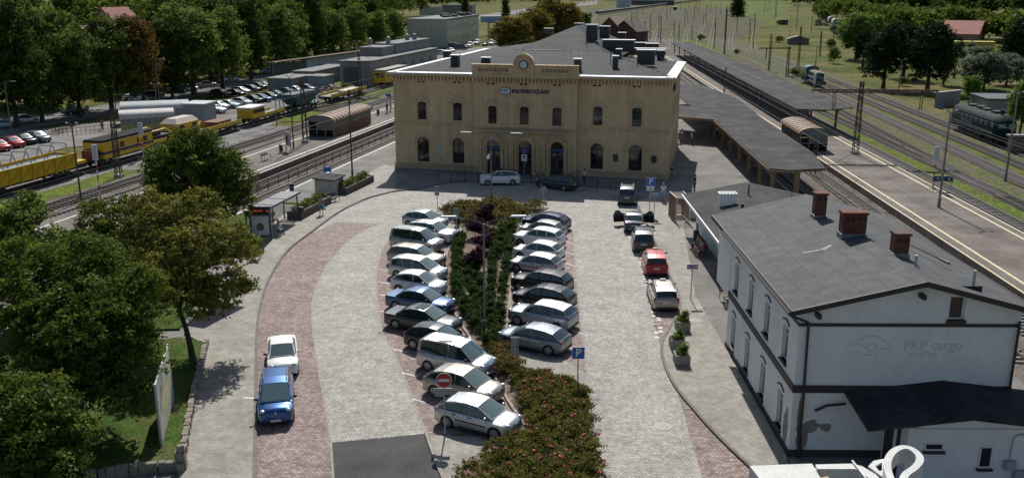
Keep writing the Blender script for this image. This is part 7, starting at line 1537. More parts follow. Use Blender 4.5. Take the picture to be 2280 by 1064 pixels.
c = at(404, 1040, .1); g = MB(); g.box((0, 0, .4), (.5, .5, .8), .2, 0, .8); g.box((.05, 0, .95), (.32, .3, .3), .5, 0, .8); o = g.build('pier', STN, t); o.location = c
# fence between the left tracks
g = MB(); 
for k in range(62): y = 55+k*2.4; x = u13(-48.2, y); g.bar((x, y, GZ), (x, y, GZ+1.15), .07, .07)
t = thing('track_fence', 'dark pipe fence between the two left tracks', 'fence'); o = g.build('posts', RUST, t); g = MB()
for z in (.55, 1.1): g.bar((u13(-48.2, 55), 55, GZ+z), (u13(-48.2, 203), 203, GZ+z), .05, .06)
g.build('rails', RUST, t)
# sculpture-like white letter sign at the lower right, seen from behind and above
SIGNW = mat('weathered_sign_white', (.5, .5, .475), .6, n=[(1.5, .1), (9, .12)]); t = thing('roof_sign', 'white three-dimensional sign letter and box on brackets at the lower right edge', 'sign', (0, 0, 0)); zt_ = 6.2
def q(px, py, z=zt_): v = at(px, py, z); return (v.x, v.y)
g = MB(); g.prism([q(1669, 1036), q(1808, 1031), q(1832, 1072), q(1700, 1076)], 5.75, zt_); g.bar((*q(1752, 1032), zt_), (*q(1766, 1070), zt_), .02, .02); g.build('box_letter', SIGNW, t)
g = MB(); g.prism([q(1815, 1033), q(1898, 1031), q(1920, 1037), q(1950, 1055), q(1975, 1080), q(1955, 1080), q(1930, 1060), q(1905, 1043), q(1820, 1043)], 5.8, zt_-.0); g.build('letter_stroke', SIGNW, t)
cpath = [(1984, 1066), (1976, 1040), (1978, 1020), (1990, 1003), (2010, 994), (2030, 998), (2046, 1012), (2048, 1025), (2036, 1040), (2016, 1055), (2008, 1075)]
ring = smooth_pts([q(*p, zt_+.35) for p in cpath], 4); P = [Vector((*p, 0)) for p in ring]; n = len(P); sec = []
for i in range(n):
    d = (P[min(i+1, n-1)]-P[max(i-1, 0)]).normalized(); nn = Vector((-d.y, d.x, 0))*.11; sec.append([(P[i].x+nn.x, P[i].y+nn.y, zt_+.35), (P[i].x-nn.x, P[i].y-nn.y, zt_+.35), (P[i].x-nn.x, P[i].y-nn.y, zt_-.15), (P[i].x+nn.x, P[i].y+nn.y, zt_-.15)])
g = MB(); g.loft(sec, closed=True); g.build('letter_loop', SIGNW, t, smooth=40)
o1 = [q(1933, 1038), (q(1945, 1026)), q(1976, 1020), q(1975, 1060), q(1962, 1060)]; i1 = [q(1948, 1038), q(1964, 1029), q(1964, 1046), q(1959, 1050)]
g = MB(); vv = [Vector((*p, 0)) for p in o1]; ww = [Vector((*p, 0)) for p in i1]; tri = tessellate_polygon([vv, ww]); fl = vv+ww
for zz in (zt_+.02, zt_-.05): g.add([(p.x, p.y, zz) for p in fl], [tuple(x) for x in tri])
for lp_ in (vv, ww): n = len(lp_); g.add([(p.x, p.y, zt_+.02) for p in lp_]+[(p.x, p.y, zt_-.05) for p in lp_], [(i, (i+1) % n, n+(i+1) % n, n+i) for i in range(n)])
g.build('bracket_plate', SIGNW, t)
g = MB(); g.bar((*q(1897, 1028), zt_+.05), (*q(1935, 1078), zt_+.05), .05, .05); g.build('tie_bar', ZINC, t); g = MB(); g.box((*q(1828, 1040), zt_-.1), (.36, .16, .1)); g.build('wooden_block', mat('raw_wood', (.42, .3, .18), .7), t); g = MB(); g.box((*q(1838, 1058), zt_-.15), (.3, .2, .1), .3); g.build('wooden_block', MATS['raw_wood'], t)
g = MB(); g.prism([q(1660, 1066, 5), q(2030, 1066, 5), q(2080, 1120, 5), q(1660, 1120, 5)], 4.3, 4.9); o = g.build('mounting_deck', mat('deck_grey', (.2, .205, .21), .7), t)
for px in ((1690, 1090), (2010, 1090)): g = MB(); c = q(*px, 4.3); g.tube((c[0], c[1], 0), (c[0], c[1], 4.3), .08); g.build('support_post', STEEL, t)
# ================================================================ rail vehicles
YEL = mat('works_yellow', (.58, .36, .012), .5, n=[(1.2, .12), (6, .08)]); DYEL = mat('dirty_yellow', (.36, .22, .025), .65, n=[(1.5, .25)]); DRK = mat('train_underframe', (.02, .02, .022), .75, n=(4, .3)); DTEAL = mat('hopper_blue', (.02, .085, .12), .55, n=(1.5, .2)); PALER = mat('pale_roof', (.4, .36, .3), .7, n=(1.5, .12)); TARP = mat('grey_tarpaulin', (.17, .2, .24), .7, n=(1, .12)); BLUST = mat('blue_stripe', (.03, .04, .09), .5)
def bogie(g, x, w=1.75, r=.42, gap=1.8, m=0):
    for dx in (-gap/2, gap/2):
        for s in (1, -1): g.tube((x+dx, s*(w/2-.12), r), (x+dx, s*(w/2), r), r, n=16, m=m)
        g.tube((x+dx, -w/2, r), (x+dx, w/2, r), .08, n=6, m=m)
    for s in (1, -1): g.box((x, s*(w/2+.06), r+.12), (gap+.9, .14, .3), 0, m)
def bogies(root, xs, nm='bogie'):
    for x in xs: g = MB(); bogie(g, x); g.build(nm, DRK, root)
def on13(y, u=-74.9): return (u13(u, y), y, GZ+.28)
WZ = (1, 1, .84)
A13 = R(90-13)                                                       # local +x runs up the track
# yellow side tipping wagon with hoops
t = thing('works_wagon', 'yellow high-sided works wagon with grey hoops over its load', 'wagon', on13(99), A13); t.scale = WZ; bogies(t, (-5, 5))
g = MB(); g.b2(-7.2, 7.2, -1.2, 1.2, .85, 1.1); g.b2(7.2, 9.2, -1.1, 1.1, .75, 1.35); g.build('underframe', DRK, t)
g = MB()
for s in (1, -1):
    g.add([(-7, s*1.3, 1.1), (7, s*1.3, 1.1), (7, s*1.45, 3.1), (-7, s*1.45, 3.1), (-7, s*1.22, 1.1), (7, s*1.22, 1.1), (7, s*1.37, 3.1), (-7, s*1.37, 3.1)], [(0, 1, 2, 3), (4, 5, 6, 7), (3, 2, 6, 7), (0, 1, 5, 4)])
    for k in range(9): x = -7+k*1.75; g.bar((x, s*1.36, .9), (x, s*1.52, 3.15), .14, .1)
    g.b2(-7.05, 7.05, s*1.48-.06, s*1.48+.06, 3.02, 3.16)
    for k in range(8): x = -7+k*1.75; g.bar((x+.1, s*1.36, 1.2), (x+1.6, s*1.5, 3.0), .06, .06)
for x in (-7, 7): g.b2(x-.06, x+.06, -1.35, 1.35, 1.1, 3.1)
g.build('side_wall', YEL, t); g = MB(); g.b2(-6.9, 6.9, -1.2, 1.2, 1.15, 2.75); g.build('load', TARP, t)
for k in range(7): x = -6.2+k*2.05; g = MB(); g.path([(x, -1.4, 3.1), (x, -.9, 4.6), (x, .9, 4.6), (x, 1.4, 3.1)], .075, 6); g.build('hoop', mat('hoop_grey', (.4, .42, .43), .5, .4), t)
g = MB(); g.b2(7.3, 9.0, -1.2, 1.2, 1.35, 1.75); g.build('end_platform', YEL, t)
# yellow track machine
t = thing('track_machine', 'long yellow track machine with black ribbed deck and cab', 'rail machine', on13(119), A13); t.scale = WZ; bogies(t, (-7.5, 9))
g = MB(); g.b2(-9.8, 12, -1.15, 1.15, .85, 1.15); g.build('underframe', DRK, t)
g = MB(); g.b2(-8.5, 1.5, -1.45, 1.45, 1.15, 3.5); g.build('engine_house', YEL, t)
g = MB(); g.b2(-8.55, 1.55, -1.47, 1.47, 1.75, 2.15); g.build('stripe', BLUST, t)
for x in (-4.9, -1.6, -.1):
    g = MB()
    for s in (1, -1): g.b2(x-.42 if x != -1.6 else x-.18, x+.42 if x != -1.6 else x+.18, s*1.46-.02, s*1.46+.02, 2.35, 3.1)
    g.build('window', GLASS, t)
g = MB(); g.b2(-8.6, 1.6, -1.35, 1.35, 3.5, 3.62)
for k in range(24): x = -8.4+k*.43; g.b2(x, x+.16, -1.4, 1.4, 3.62, 3.85)
g.build('ribbed_deck', DRK, t)
g = MB()
for s in (1, -1): g.path([(1.5, s*1.35, 3.4), (4.5, s*1.35, 3.5), (6.8, s*1.35, 2.0), (8.2, s*1.35, 2.0)], .12, 6); g.b2(2, 5, s*1.2-.05, s*1.2+.05, 1.4, 1.9)
g.build('frame_beam', YEL, t); g = MB(); g.b2(1.8, 7.4, -.9, .9, 1.15, 2.4); g.b2(3, 4.5, -.7, .7, 2.4, 3.1); g.build('machinery', DRK, t)
g = MB(); g.b2(7.6, 12.6, -1.45, 1.45, 1.15, 3.6); g.build('cab', YEL, t); g = MB(); V = [(7.3, -1.3, 3.6), (13, -1.3, 3.6), (13, 1.3, 3.6), (7.3, 1.3, 3.6), (8.2, -.8, 4.35), (12.4, -.8, 4.35), (12.4, .8, 4.35), (8.2, .8, 4.35)]; g.add(V, [(0, 1, 5, 4), (1, 2, 6, 5), (2, 3, 7, 6), (3, 0, 4, 7), (4, 5, 6, 7)]); g.build('cab_roof', PALER, t)
g = MB(); g.b2(7.55, 12.65, -1.47, 1.47, 1.9, 2.2); g.build('stripe', BLUST, t)
for x in (8.4, 11.6):
    g = MB()
    for s in (1, -1): g.b2(x-.5, x+.5, s*1.46-.02, s*1.46+.02, 2.5, 3.3)
    g.build('window', GLASS, t)
g = MB(); g.b2(-9.6, -8.6, -.9, .9, 1.1, 2.5); g.build('red_gear', mat('red_gear', (.16, .025, .02), .6), t); g = MB()
for s in (-1,): g.path([(-2.4, s*1.5, .3), (-2.4, s*1.5, 2.3)], .03); g.path([(-1.9, s*1.5, .3), (-1.9, s*1.5, 2.3)], .03)
g.build('ladder', STEEL, t)
# low flat wagon with digger arm and small crane car
t = thing('flat_wagon', 'yellow flat wagon with brown load next to the machine cab', 'wagon', on13(138), A13, 'yellow flat wagons of the works train'); t.scale = WZ; bogies(t, (-3.4, 3.4)); g = MB(); g.b2(-5.5, 5.5, -1.3, 1.3, .85, 1.15); g.build('underframe', DRK, t); g = MB()
for s in (1, -1): g.b2(-5.5, 5.5, s*1.35-.05, s*1.35+.05, 1.1, 1.75)
g.build('side_board', YEL, t); g = MB(); g.b2(-1.5, 2.6, -1.2, 1.2, 1.15, 2.2); g.build('load', mat('brown_load', (.2, .11, .06), .9, n=(2, .2)), t); g = MB(); g.bar((-5.2, 0, 1.3), (-3.5, .3, 2.6), .4, .5); g.bar((-3.5, .3, 2.6), (-2.2, .2, 1.5), .3, .35); g.build('digger_arm', mat('digger_orange', (.5, .26, .04), .6), t)
t = thing('crane_car', 'small yellow rail car with white roofed cab and flat deck', 'rail car', on13(152), A13); t.scale = WZ; bogies(t, (-3.6, 3.6)); g = MB(); g.b2(-5.8, 5.8, -1.3, 1.3, .85, 1.15); g.build('underframe', DRK, t); g = MB(); g.b2(-5.4, -1.2, -1.35, 1.35, 1.15, 3.1); g.build('cab', YEL, t); g = MB(); g.b2(-5.6, -1.1, -1.4, 1.4, 3.1, 3.3); g.build('cab_roof', WHITE, t)
g = MB()
for s in (1, -1): g.b2(-5.1, -1.5, s*1.36-.02, s*1.36+.02, 2.1, 2.85)
g.b2(-1.22, -1.18, -1.1, 1.1, 2.0, 2.9); g.build('window', GLASS, t); g = MB()
for s in (1, -1): g.b2(-1.1, 5.8, s*1.35-.05, s*1.35+.05, 1.1, 1.7)
g.build('side_board', YEL, t); g = MB(); g.b2(-1, 5.6, -1.25, 1.25, 1.15, 1.3); g.build('deck', mat('grey_deck', (.16, .165, .17), .8), t)
t = thing('hopper_wagon', 'dark blue hopper wagon with sloping ends', 'wagon', on13(166), A13); t.scale = WZ; bogies(t, (-4, 4)); g = MB(); g.b2(-6, 6, -1.3, 1.3, .85, 1.1); g.build('underframe', DRK, t); g = MB(); V = [(-2.6, -1.1, 1.3), (2.6, -1.1, 1.3), (2.6, 1.1, 1.3), (-2.6, 1.1, 1.3), (-5.3, -1.55, 3.3), (5.3, -1.55, 3.3), (5.3, 1.55, 3.3), (-5.3, 1.55, 3.3), (-5.3, -1.55, 3.9), (5.3, -1.55, 3.9), (5.3, 1.55, 3.9), (-5.3, 1.55, 3.9)]
g.add(V, [(0, 1, 5, 4), (1, 2, 6, 5), (2, 3, 7, 6), (3, 0, 4, 7), (4, 5, 9, 8), (5, 6, 10, 9), (6, 7, 11, 10), (7, 4, 8, 11)]); g.build('hopper', DTEAL, t); g = MB(); g.b2(-5.2, 5.2, -1.45, 1.45, 3.5, 3.75); g.build('load', mat('grey_load', (.13, .14, .14), .9, n=(2, .2)), t); g = MB()
for x in (-5.2, -3.8, 3.8, 5.2):
    for s in (1, -1): g.bar((x, s*1.2, 1.1), (x*.97, s*1.45, 3.4), .12, .1)
g.build('end_strut', DTEAL, t)
t = thing('flat_wagon', 'yellow flat wagon behind the hopper with grey deck and dark mark', 'wagon', on13(185.5), A13, 'yellow flat wagons of the works train'); t.scale = WZ; bogies(t, (-6, 6)); g = MB(); g.b2(-9, 9, -1.3, 1.3, .85, 1.15); g.build('underframe', DRK, t)
for s in (1, -1): g = MB(); g.b2(-9, 9, s*1.36-.05, s*1.36+.05, 1.1, 1.85); g.build('side_board', YEL, t)
g = MB(); g.b2(-8.8, 8.8, -1.28, 1.28, 1.15, 1.35); g.build('deck', MATS['grey_deck'], t); g = MB(); g.b2(-1, 6.5, -.9, .9, 1.36, 1.75); g.build('load', PALER, t)
# yellow railcar behind the station corner
p = at(868, 196, GZ); t = thing('yellow_railcar', 'yellow railcar partly hidden behind the station corner', 'rail car', (p.x-.6, p.y+7, GZ+.2), A13); bogies(t, (-4, 5)); g = MB(); g.b2(-7, 8, -1.4, 1.4, .9, 3.4); g.build('body', YEL, t); g = MB(); g.b2(-7.1, 8.1, -1.35, 1.35, 3.4, 3.75); g.build('roof', mat('dusty_roof', (.25, .24, .2), .8), t)
g = MB(); g.b2(-7.03, -6.99, -1.1, -.1, 2.1, 3.0); g.b2(-7.03, -6.99, .1, 1.1, 2.1, 3.0)
for k in range(6): g.b2(-6+k*2.2, -4.8+k*2.2, -1.43, -1.39, 2.1, 3.0)
g.build('window', GLASS, t)
# blue shunter on the right
def place(px1, px2, z=GZ+.28): a, b = at(*px1, z), at(*px2, z); d = b-a; return a, math.atan2(d.y, d.x)
NB = mat('loco_blue', (.01, .045, .085), .65, 0, .2, n=(1.5, .15)); LOCOG = mat('loco_green', (.09, .16, .03), .5); 
fy = 206; xx = 47.9+fy*math.tan(R(5.8)); t = thing('shunting_locomotive', 'blue and green shunting locomotive with round-topped cab', 'locomotive', (xx, fy, GZ+.28), R(90-5.8)); bogies(t, (2.4, 10.4)); g = MB(); g.b2(-.2, 13.8, -1.3, 1.3, .8, 1.1); g.build('underframe', DRK, t)
g = MB(); g.b2(.3, 8.2, -.95, .95, 1.1, 3.0); g.b2(11.4, 13.4, -.95, .95, 1.1, 2.8); g.build('hood', NB, t); g = MB(); g.b2(.2, 8.2, -1.0, 1.0, 2.85, 3.05); g.build('hood_edge', LOCOG, t); g = MB(); g.b2(1, 7.8, -.6, .6, 3.05, 3.2); g.build('hood_top', mat('loco_red_brown', (.16, .07, .05), .7), t)
g = MB(); n = 10; pr = [(-1.45, 1.1), (-1.45, 3.3)]+[(-1.45*math.cos(math.pi*i/n), 3.3+.75*math.sin(math.pi*i/n)) for i in range(1, n)]+[(1.45, 3.3), (1.45, 1.1)]; g.loft([[(8.2, y, z) for y, z in pr], [(11.4, y, z) for y, z in pr]]); g.build('cab', mat('loco_cab_blue', (.045, .1, .15), .6, 0, .2), t, smooth=35)
g = MB(); g.b2(8.17, 8.2, -1.15, -.2, 2.4, 3.2); g.b2(8.17, 8.2, .2, 1.15, 2.4, 3.2)
for s in (1, -1): g.b2(8.7, 10.9, s*1.46-.02, s*1.46+.02, 2.4, 3.2)
g.build('window', GLASS, t); g = MB(); g.b2(-.35, -.2, -1.35, 1.35, .55, 1.3); g.build('buffer_beam', LOCOG, t); g = MB()
for s in (1, -1): g.path([(.2, s*1.3, 1.1), (.2, s*1.3, 2.0), (8, s*1.3, 2.0)], .025)
g.build('handrail', WHITE, t)
for s in (.75, -.75): g = MB(); g.tube((-.35, s, .95), (-.75, s, .95), .1, .1); g.tube((-.75, s, .95), (-.8, s, .95), .22, n=12); g.build('buffer', DRK, t)
# dark green diesel locomotive
fy = 126.5; xx = 57.2+fy*math.tan(R(5.3)); t = thing('diesel_locomotive', 'dark green box-shaped diesel locomotive with grey rounded roof', 'locomotive', (xx, fy, GZ+.28), R(90-5.3)); DG = mat('loco_dark_green', (.006, .022, .024), .75, 0, .1, n=(1.2, .2)); bogies(t, (3.4, 13.6)); L_ = 17.2
g = MB(); g.b2(0, L_, -1.3, 1.3, .75, 1.15); g.b2(5.6, 11.4, -1.2, 1.2, .3, .8); g.build('underframe', DRK, t); n = 10
pr = [(-1.45, 1.1), (-1.45, 3.15)]+[(-1.45*math.cos(math.pi*i/n), 3.15+.85*math.sin(math.pi*i/n)**.9) for i in range(1, n)]+[(1.45, 3.15), (1.45, 1.1)]
g = MB(); sec = lambda x, k, zz=1.0: [(x, y*k, 1.1+(z-1.1)*zz) for y, z in pr]; g.loft([sec(0, .86, .78), sec(.25, .93, .86), sec(1.0, 1, 1), sec(L_-1.0, 1, 1), sec(L_-.25, .93, .86), sec(L_, .86, .78)]); g.build('body', DG, t, smooth=35)
pr2 = [(-1.46*math.cos(math.pi*i/n)*1.005, 3.17+.86*math.sin(math.pi*i/n)**.9) for i in range(n+1)]; g = MB(); g.loft([[(1.1, y, z) for y, z in pr2], [(L_-1.1, y, z) for y, z in pr2]], caps=False); g.build('roof', mat('loco_grey_roof', (.05, .058, .06), .85, 0, .1, n=(1.5, .15)), t, smooth=40)
g = MB()
for s in (.7, -.7): g.b2(-.01, .2, s-.5, s+.5, 2.35, 3.0)
g.b2(L_-.2, L_+.01, -1.1, 1.1, 2.35, 3.0)
for s in (1, -1): g.b2(1.1, 1.8, s*1.46-.02, s*1.46+.02, 2.3, 3.0); g.b2(L_-1.8, L_-1.1, s*1.46-.02, s*1.46+.02, 2.3, 3.0)
g.build('window', mat('loco_blue_glass', (.05, .12, .17), .1, 0, .8), t)
g = MB()
for k in range(6): g.b2(3+k*1.8, 4.1+k*1.8, -1.5, -1.44, 2.3, 2.9); g.b2(3+k*1.8, 4.1+k*1.8, 1.44, 1.5, 2.3, 2.9)
g.build('side_grille', mat('loco_grille', (.03, .045, .05), .6), t); g = MB(); g.b2(1.2, L_-1.2, -1.475, -1.45, 1.5, 1.62); g.b2(1.2, L_-1.2, 1.45, 1.475, 1.5, 1.62); g.build('pale_line', mat('loco_pale_line', (.14, .2, .2), .6), t)
lt = text_mesh('side_letters', 'PKP CARGO', .75, mat('loco_lettering', (.2, .28, .29), .5), t, (10.6, 1.475, 2.0), rot=(R(90), 0, R(180)), depth=.004); lt2 = lt.copy(); col.objects.link(lt2); lt2.location = (10.6, -1.475, 2.0); lt2.rotation_euler = (R(90), 0, 0)
g = MB()
for x, h in ((4, .35), (7.5, .3), (9.5, .4), (12.5, .3)): g.b2(x-.7, x+.7, -.5, .5, 3.9, 3.98+h)
g.tube((2.2, 0, 3.6), (2.2, 0, 4.7), .25, n=10); g.build('roof_gear', DRK, t); g = MB(); g.b2(-.25, 0, -1.35, 1.35, .4, 1.2); g.build('buffer_beam', DRK, t)
for s in (.8, -.8): g = MB(); g.tube((-.2, s, .95), (-.7, s, .95), .1); g.tube((-.7, s, .95), (-.75, s, .95), .24, n=12); g.build('buffer', DRK, t)
# distant freight wagons
GF = 'covered freight wagons in the distance'; WGR = mat('wagon_grey_cover', (.4, .4, .39), .6, n=(.6, .12)); WBL = mat('wagon_blue_end', (.04, .2, .32), .5)
def dome_wagon(label, px, rz, m_side, m_roof, m_end, L_=16.5, grp=GF):
    b = at(*px, GZ); t = thing('freight_wagon', label, 'wagon', b, rz, grp); bogies(t, (3, L_-3)); g = MB(); n = 8; pr = [(-1.45, 1.1), (-1.45, 2.6)]+[(-1.45*math.cos(math.pi*i/n), 2.6+1.4*math.sin(math.pi*i/n)) for i in range(1, n)]+[(1.45, 2.6), (1.45, 1.1)]
    g.loft([[(.2, y, z) for y, z in pr], [(L_-.2, y, z) for y, z in pr]]); g.build('cover', m_roof, t, smooth=35); g = MB(); g.add([(.16, y, z) for y, z in pr]+[(.2, y, z) for y, z in pr], [tuple(range(len(pr))), ]); g.build('end_wall', m_end, t); g = MB(); g.b2(.1, L_-.1, -1.5, 1.5, .9, 1.5); g.build('side_sill', m_side, t)
    g = MB()
    for k in range(1, 5): x = L_*k/5; [g.bar((x, pr[i][0]*1.01, pr[i][1]+.02), (x, pr[i+1][0]*1.01, pr[i+1][1]+.02), .18, .05) for i in range(1, len(pr)-2)]
    g.build('cover_rib', DRK, t)
a, b = at(1860, 58, GZ), at(1740, -6, GZ); d = (b-a).normalized(); rz = math.atan2(d.y, d.x)
def alongf(s): q = a+d*s; return q
def put(label, s, *m, L_=16.5):
    q = alongf(s); dy, dz = q.y, GZ-CAMH; zc = dy*CP-dz*SP; dome_wagon(label, (1140+FPX*q.x/zc, 532+FPX*(-dy*SP-dz*CP)/zc), rz, *m, L_=L_)
put('pale covered wagon with blue end nearest in the distant train', 2, RUST, WGR, WBL, L_=17); put('second pale covered wagon with dark gap in the distant train', 45, RUST, WGR, WBL, L_=17)
for k in range(5): put(['third', 'fourth', 'fifth', 'sixth', 'seventh'][k]+' wagon of the distant freight train', 72+k*26, DRK, mat('wagon_dull_green', (.1, .12, .1), .7), DRK, L_=24)
p = at(1502, 24, GZ); t = thing('distant_locomotive', 'tiny dark locomotive heading a train in the distant yard', 'locomotive', p, R(90-14)); bogies(t, (3, 12)); g = MB(); g.b2(0, 15, -1.5, 1.5, .8, 3.8); g.build('body', NB, t); g = MB(); g.b2(-.02, 15.02, -1.4, 1.4, 3.8, 4.0); g.build('roof', WHITE, t); g = MB(); g.b2(-.04, 0, -1.2, 1.2, 2.6, 3.4); g.build('window', GLASS, t)
# ================================================================ other buildings
CONW = mat('workshop_concrete', (.24, .235, .225), .9, n=[(.5, .15), (5, .1)]); CREAM = mat('office_render', (.5, .48, .4), .85, n=(.6, .06)); SHADEW = mat('office_render_shaded', (.47, .455, .385), .85, n=(.6, .06)); FLATR = blend_mat('pale_flat_roof', [(.22, .22, .215), (.3, .3, .29)], .3, fine=3, fam=.12); BLUEW = mat('pale_blue_wall', (.32, .4, .45), .85, n=[(.6, .2), (6, .1)]); REDT = stone_mat('red_roof_tiles', (.28, .095, .075), (.18, .06, .05), (.4, .3), 0, .15, .12); WINC = mat('far_window', (.03, .032, .035), .25)
def block(name, label, base, w, d, h, rz, mw, mr, cat='building', z=GZ, eave=.25, rooft=.25, group=None):
    b = base if isinstance(base, Vector) else at(*base, z); t = thing(name, label, cat, b, rz, group); g = MB(); g.b2(0, w, 0, d, -.2, h); g.build('wall', mw, t); g = MB(); g.b2(-eave, w+eave, -eave, d+eave, h, h+rooft); g.build('roof', mr, t); return t
def wins(t, side, xs, z0, z1, ww, w=0, d=0, bars=True):
    for x in xs:
        g = MB()
        if side == 'f': g.b2(x-ww/2, x+ww/2, -.03, .03, z0, z1)
        elif side == 'r': g.b2(w-.03, w+.03, x-ww/2, x+ww/2, z0, z1)
        o = g.build('window', WINC, t)
        g = MB()
        if side == 'f': g.b2(x-ww/2-.05, x+ww/2+.05, -.1, 0, z0-.1, z0); g.b2(x-.03, x+.03, -.045, -.03, z0, z1)
        else: g.b2(w, w+.1, x-ww/2-.05, x+ww/2+.05, z0-.1, z0); g.b2(w+.03, w+.045, x-.03, x+.03, z0, z1)
        g.build('frame', PFR, o)
# pale two storey office: long right side runs away, gable towards the viewer has shade put into its render colour
c = at(996, 107, GZ); l = at(906, 104, GZ); r = at(1066, 87, GZ); dr = Vector((r.x-c.x, r.y-c.y, 0)); ang = math.atan2(dr.y, dr.x)-R(90)
h = top_h(c, 44); W_ = 15.5; D_ = 56; D_ = dr.length
t = thing('office_block', 'pale two storey office block with two rows of tall windows and flat roof', 'building', c, ang); g = MB(); g.b2(-W_, 0, 0, D_, -.2, h); g.build('wall', CREAM, t); g = MB(); g.b2(-W_, 0, -.03, .0, 0, h); g.build('end_wall', SHADEW, t); g = MB(); g.b2(-W_, .0, 0, D_, h, h+.2); g.b2(-.1, .25, -.1, D_+.2, h-.5, h+.25); g.build('roof', FLATR, t); g = MB(); g.b2(-W_-.1, .1, -.15, 0, h-.1, h+.25); g.build('fascia', ZINC, t)
for k in range(13):
    y = 1.6+k*D_/13.2
    for z0 in (h*.14, h*.56): wins(t, 'r', [y], z0, z0+h*.22 if k not in (9, 10) else z0+h*.12, 1.3, 0, D_)
g = MB(); rr = random.Random(5)
for k in range(16): x, y = rr.uniform(-9, -2), rr.uniform(D_*.3, D_*.9); g.b2(x-1.2, x+1.2, y-1, y+1, h+.2, h+.2+rr.uniform(.6, 1.4))
g.build('roof_plant', DKSTEEL, t)
# concrete workshop
c = at(806, 193, GZ); A = R(-13); t = thing('workshop', 'grey concrete workshop with big dark gate and square windows', 'workshop', c, A)
hh = top_h(c, 139); zcw = c.y; wg = 49*zcw/FPX/math.cos(A); e13 = Vector((math.sin(R(13)), math.cos(R(13)), 0)); g = MB(); g.b2(0, 2.2, -.01, 6, -.2, hh+.1); g.b2(-wg, 0, 0, 14, -.2, hh); g.b2(.0, 2.2, 6, 50, -.2, hh+.1); g.build('wall', CONW, t); g = MB(); g.b2(-wg-.3, .02, -.4, 14.3, hh, hh+.25); g.b2(.03, 2.5, -.4, 50.3, hh+.1, hh+.32); g.build('roof', mat('dark_flat_roof', (.13, .13, .128), .85, n=(.4, .15)), t); g = MB(); g.b2(-wg+.8, -.7, -.06, .0, 0, hh*.8); g.build('gate', mat('dark_gate', (.07, .085, .085), .6, n=(2, .2)), t)
for y in (9, 16, 23, 30, 37, 44): wins(t, 'r', [y], hh*.25, hh*.72, 2.6, 2.2, 74)
c2 = c+e13*16; ht2 = top_h(c2, 108); x0_ = -.5; t2 = thing('workshop_annex', 'taller grey workshop block with pale roof and chimneys', 'workshop', c2, A); g = MB(); g.b2(-6.7, -1.0, 0, 9, 0, ht2); g.b2(-6.2, -.6, 9, 36, 0, ht2+.4); g.build('wall', CONW, t2); g = MB(); g.b2(-6.9, -.8, -.2, 9.1, ht2, ht2+.22); g.b2(-6.5, -.3, 9.1, 36.3, ht2+.4, ht2+.65); g.build('roof', FLATR, t2)
for x, y in ((-5.2, 3), (-3.4, 11), (-3.2, 25), (-2.2, 28)): g = MB(); g.b2(x-.5, x+.5, y-.4, y+.4, ht2+.6, ht2+1.9); k = g.build('chimney', CONW, t2); g = MB(); g.ball((x, y, ht2+2.0), (.4, .4, .25)); g.build('chimney_cap', ZINC, k)
# long pale blue garden wall with rusty coping
a, b = at(606, 178, GZ), at(805, 146, GZ); d = b-a; t = thing('boundary_wall', 'long pale blue rendered wall with brown coping below the park trees', 'wall', a, math.atan2(d.y, d.x)); g = MB(); g.b2(16, d.length, -.2, .2, 0, 4.0); g.build('wall_panel', BLUEW, t); g = MB(); g.b2(0, 16, -.2, .2, 0, 3.6); g.build('dark_wall_panel', mat('dark_wall', (.1, .105, .1), .9, n=(1, .2)), t); g = MB(); g.b2(0, d.length, -1.2, .5, 4.0, 4.3); g.build('coping', mat('rusty_coping', (.13, .075, .055), .85, n=(1.5, .25)), t)
block('garage', 'low grey garage with flat pale roof beside the car park', (597, 203), 5.8, 12, 2.6, A, mat('garage_blue_grey', (.2, .24, .26), .8, n=(1, .15)), FLATR); block('garage', 'second grey garage behind the first', (655, 192), 4.8, 20, 3.2, A, CONW, FLATR); block('garage', 'small pale garage beside the parked lorry', (686, 200), 4.0, 5, 2.8, A, mat('garage_pale', (.27, .29, .3), .8, n=(1, .15)), FLATR)
t = block('container', 'grey metal container beside the greenhouse roofs', (412, 286), 3.5, 4, 3.7, R(-8), mat('container_grey', (.26, .28, .3), .6, n=(1, .1)), mat('container_roof', (.4, .42, .44), .5), 'container', LZ)
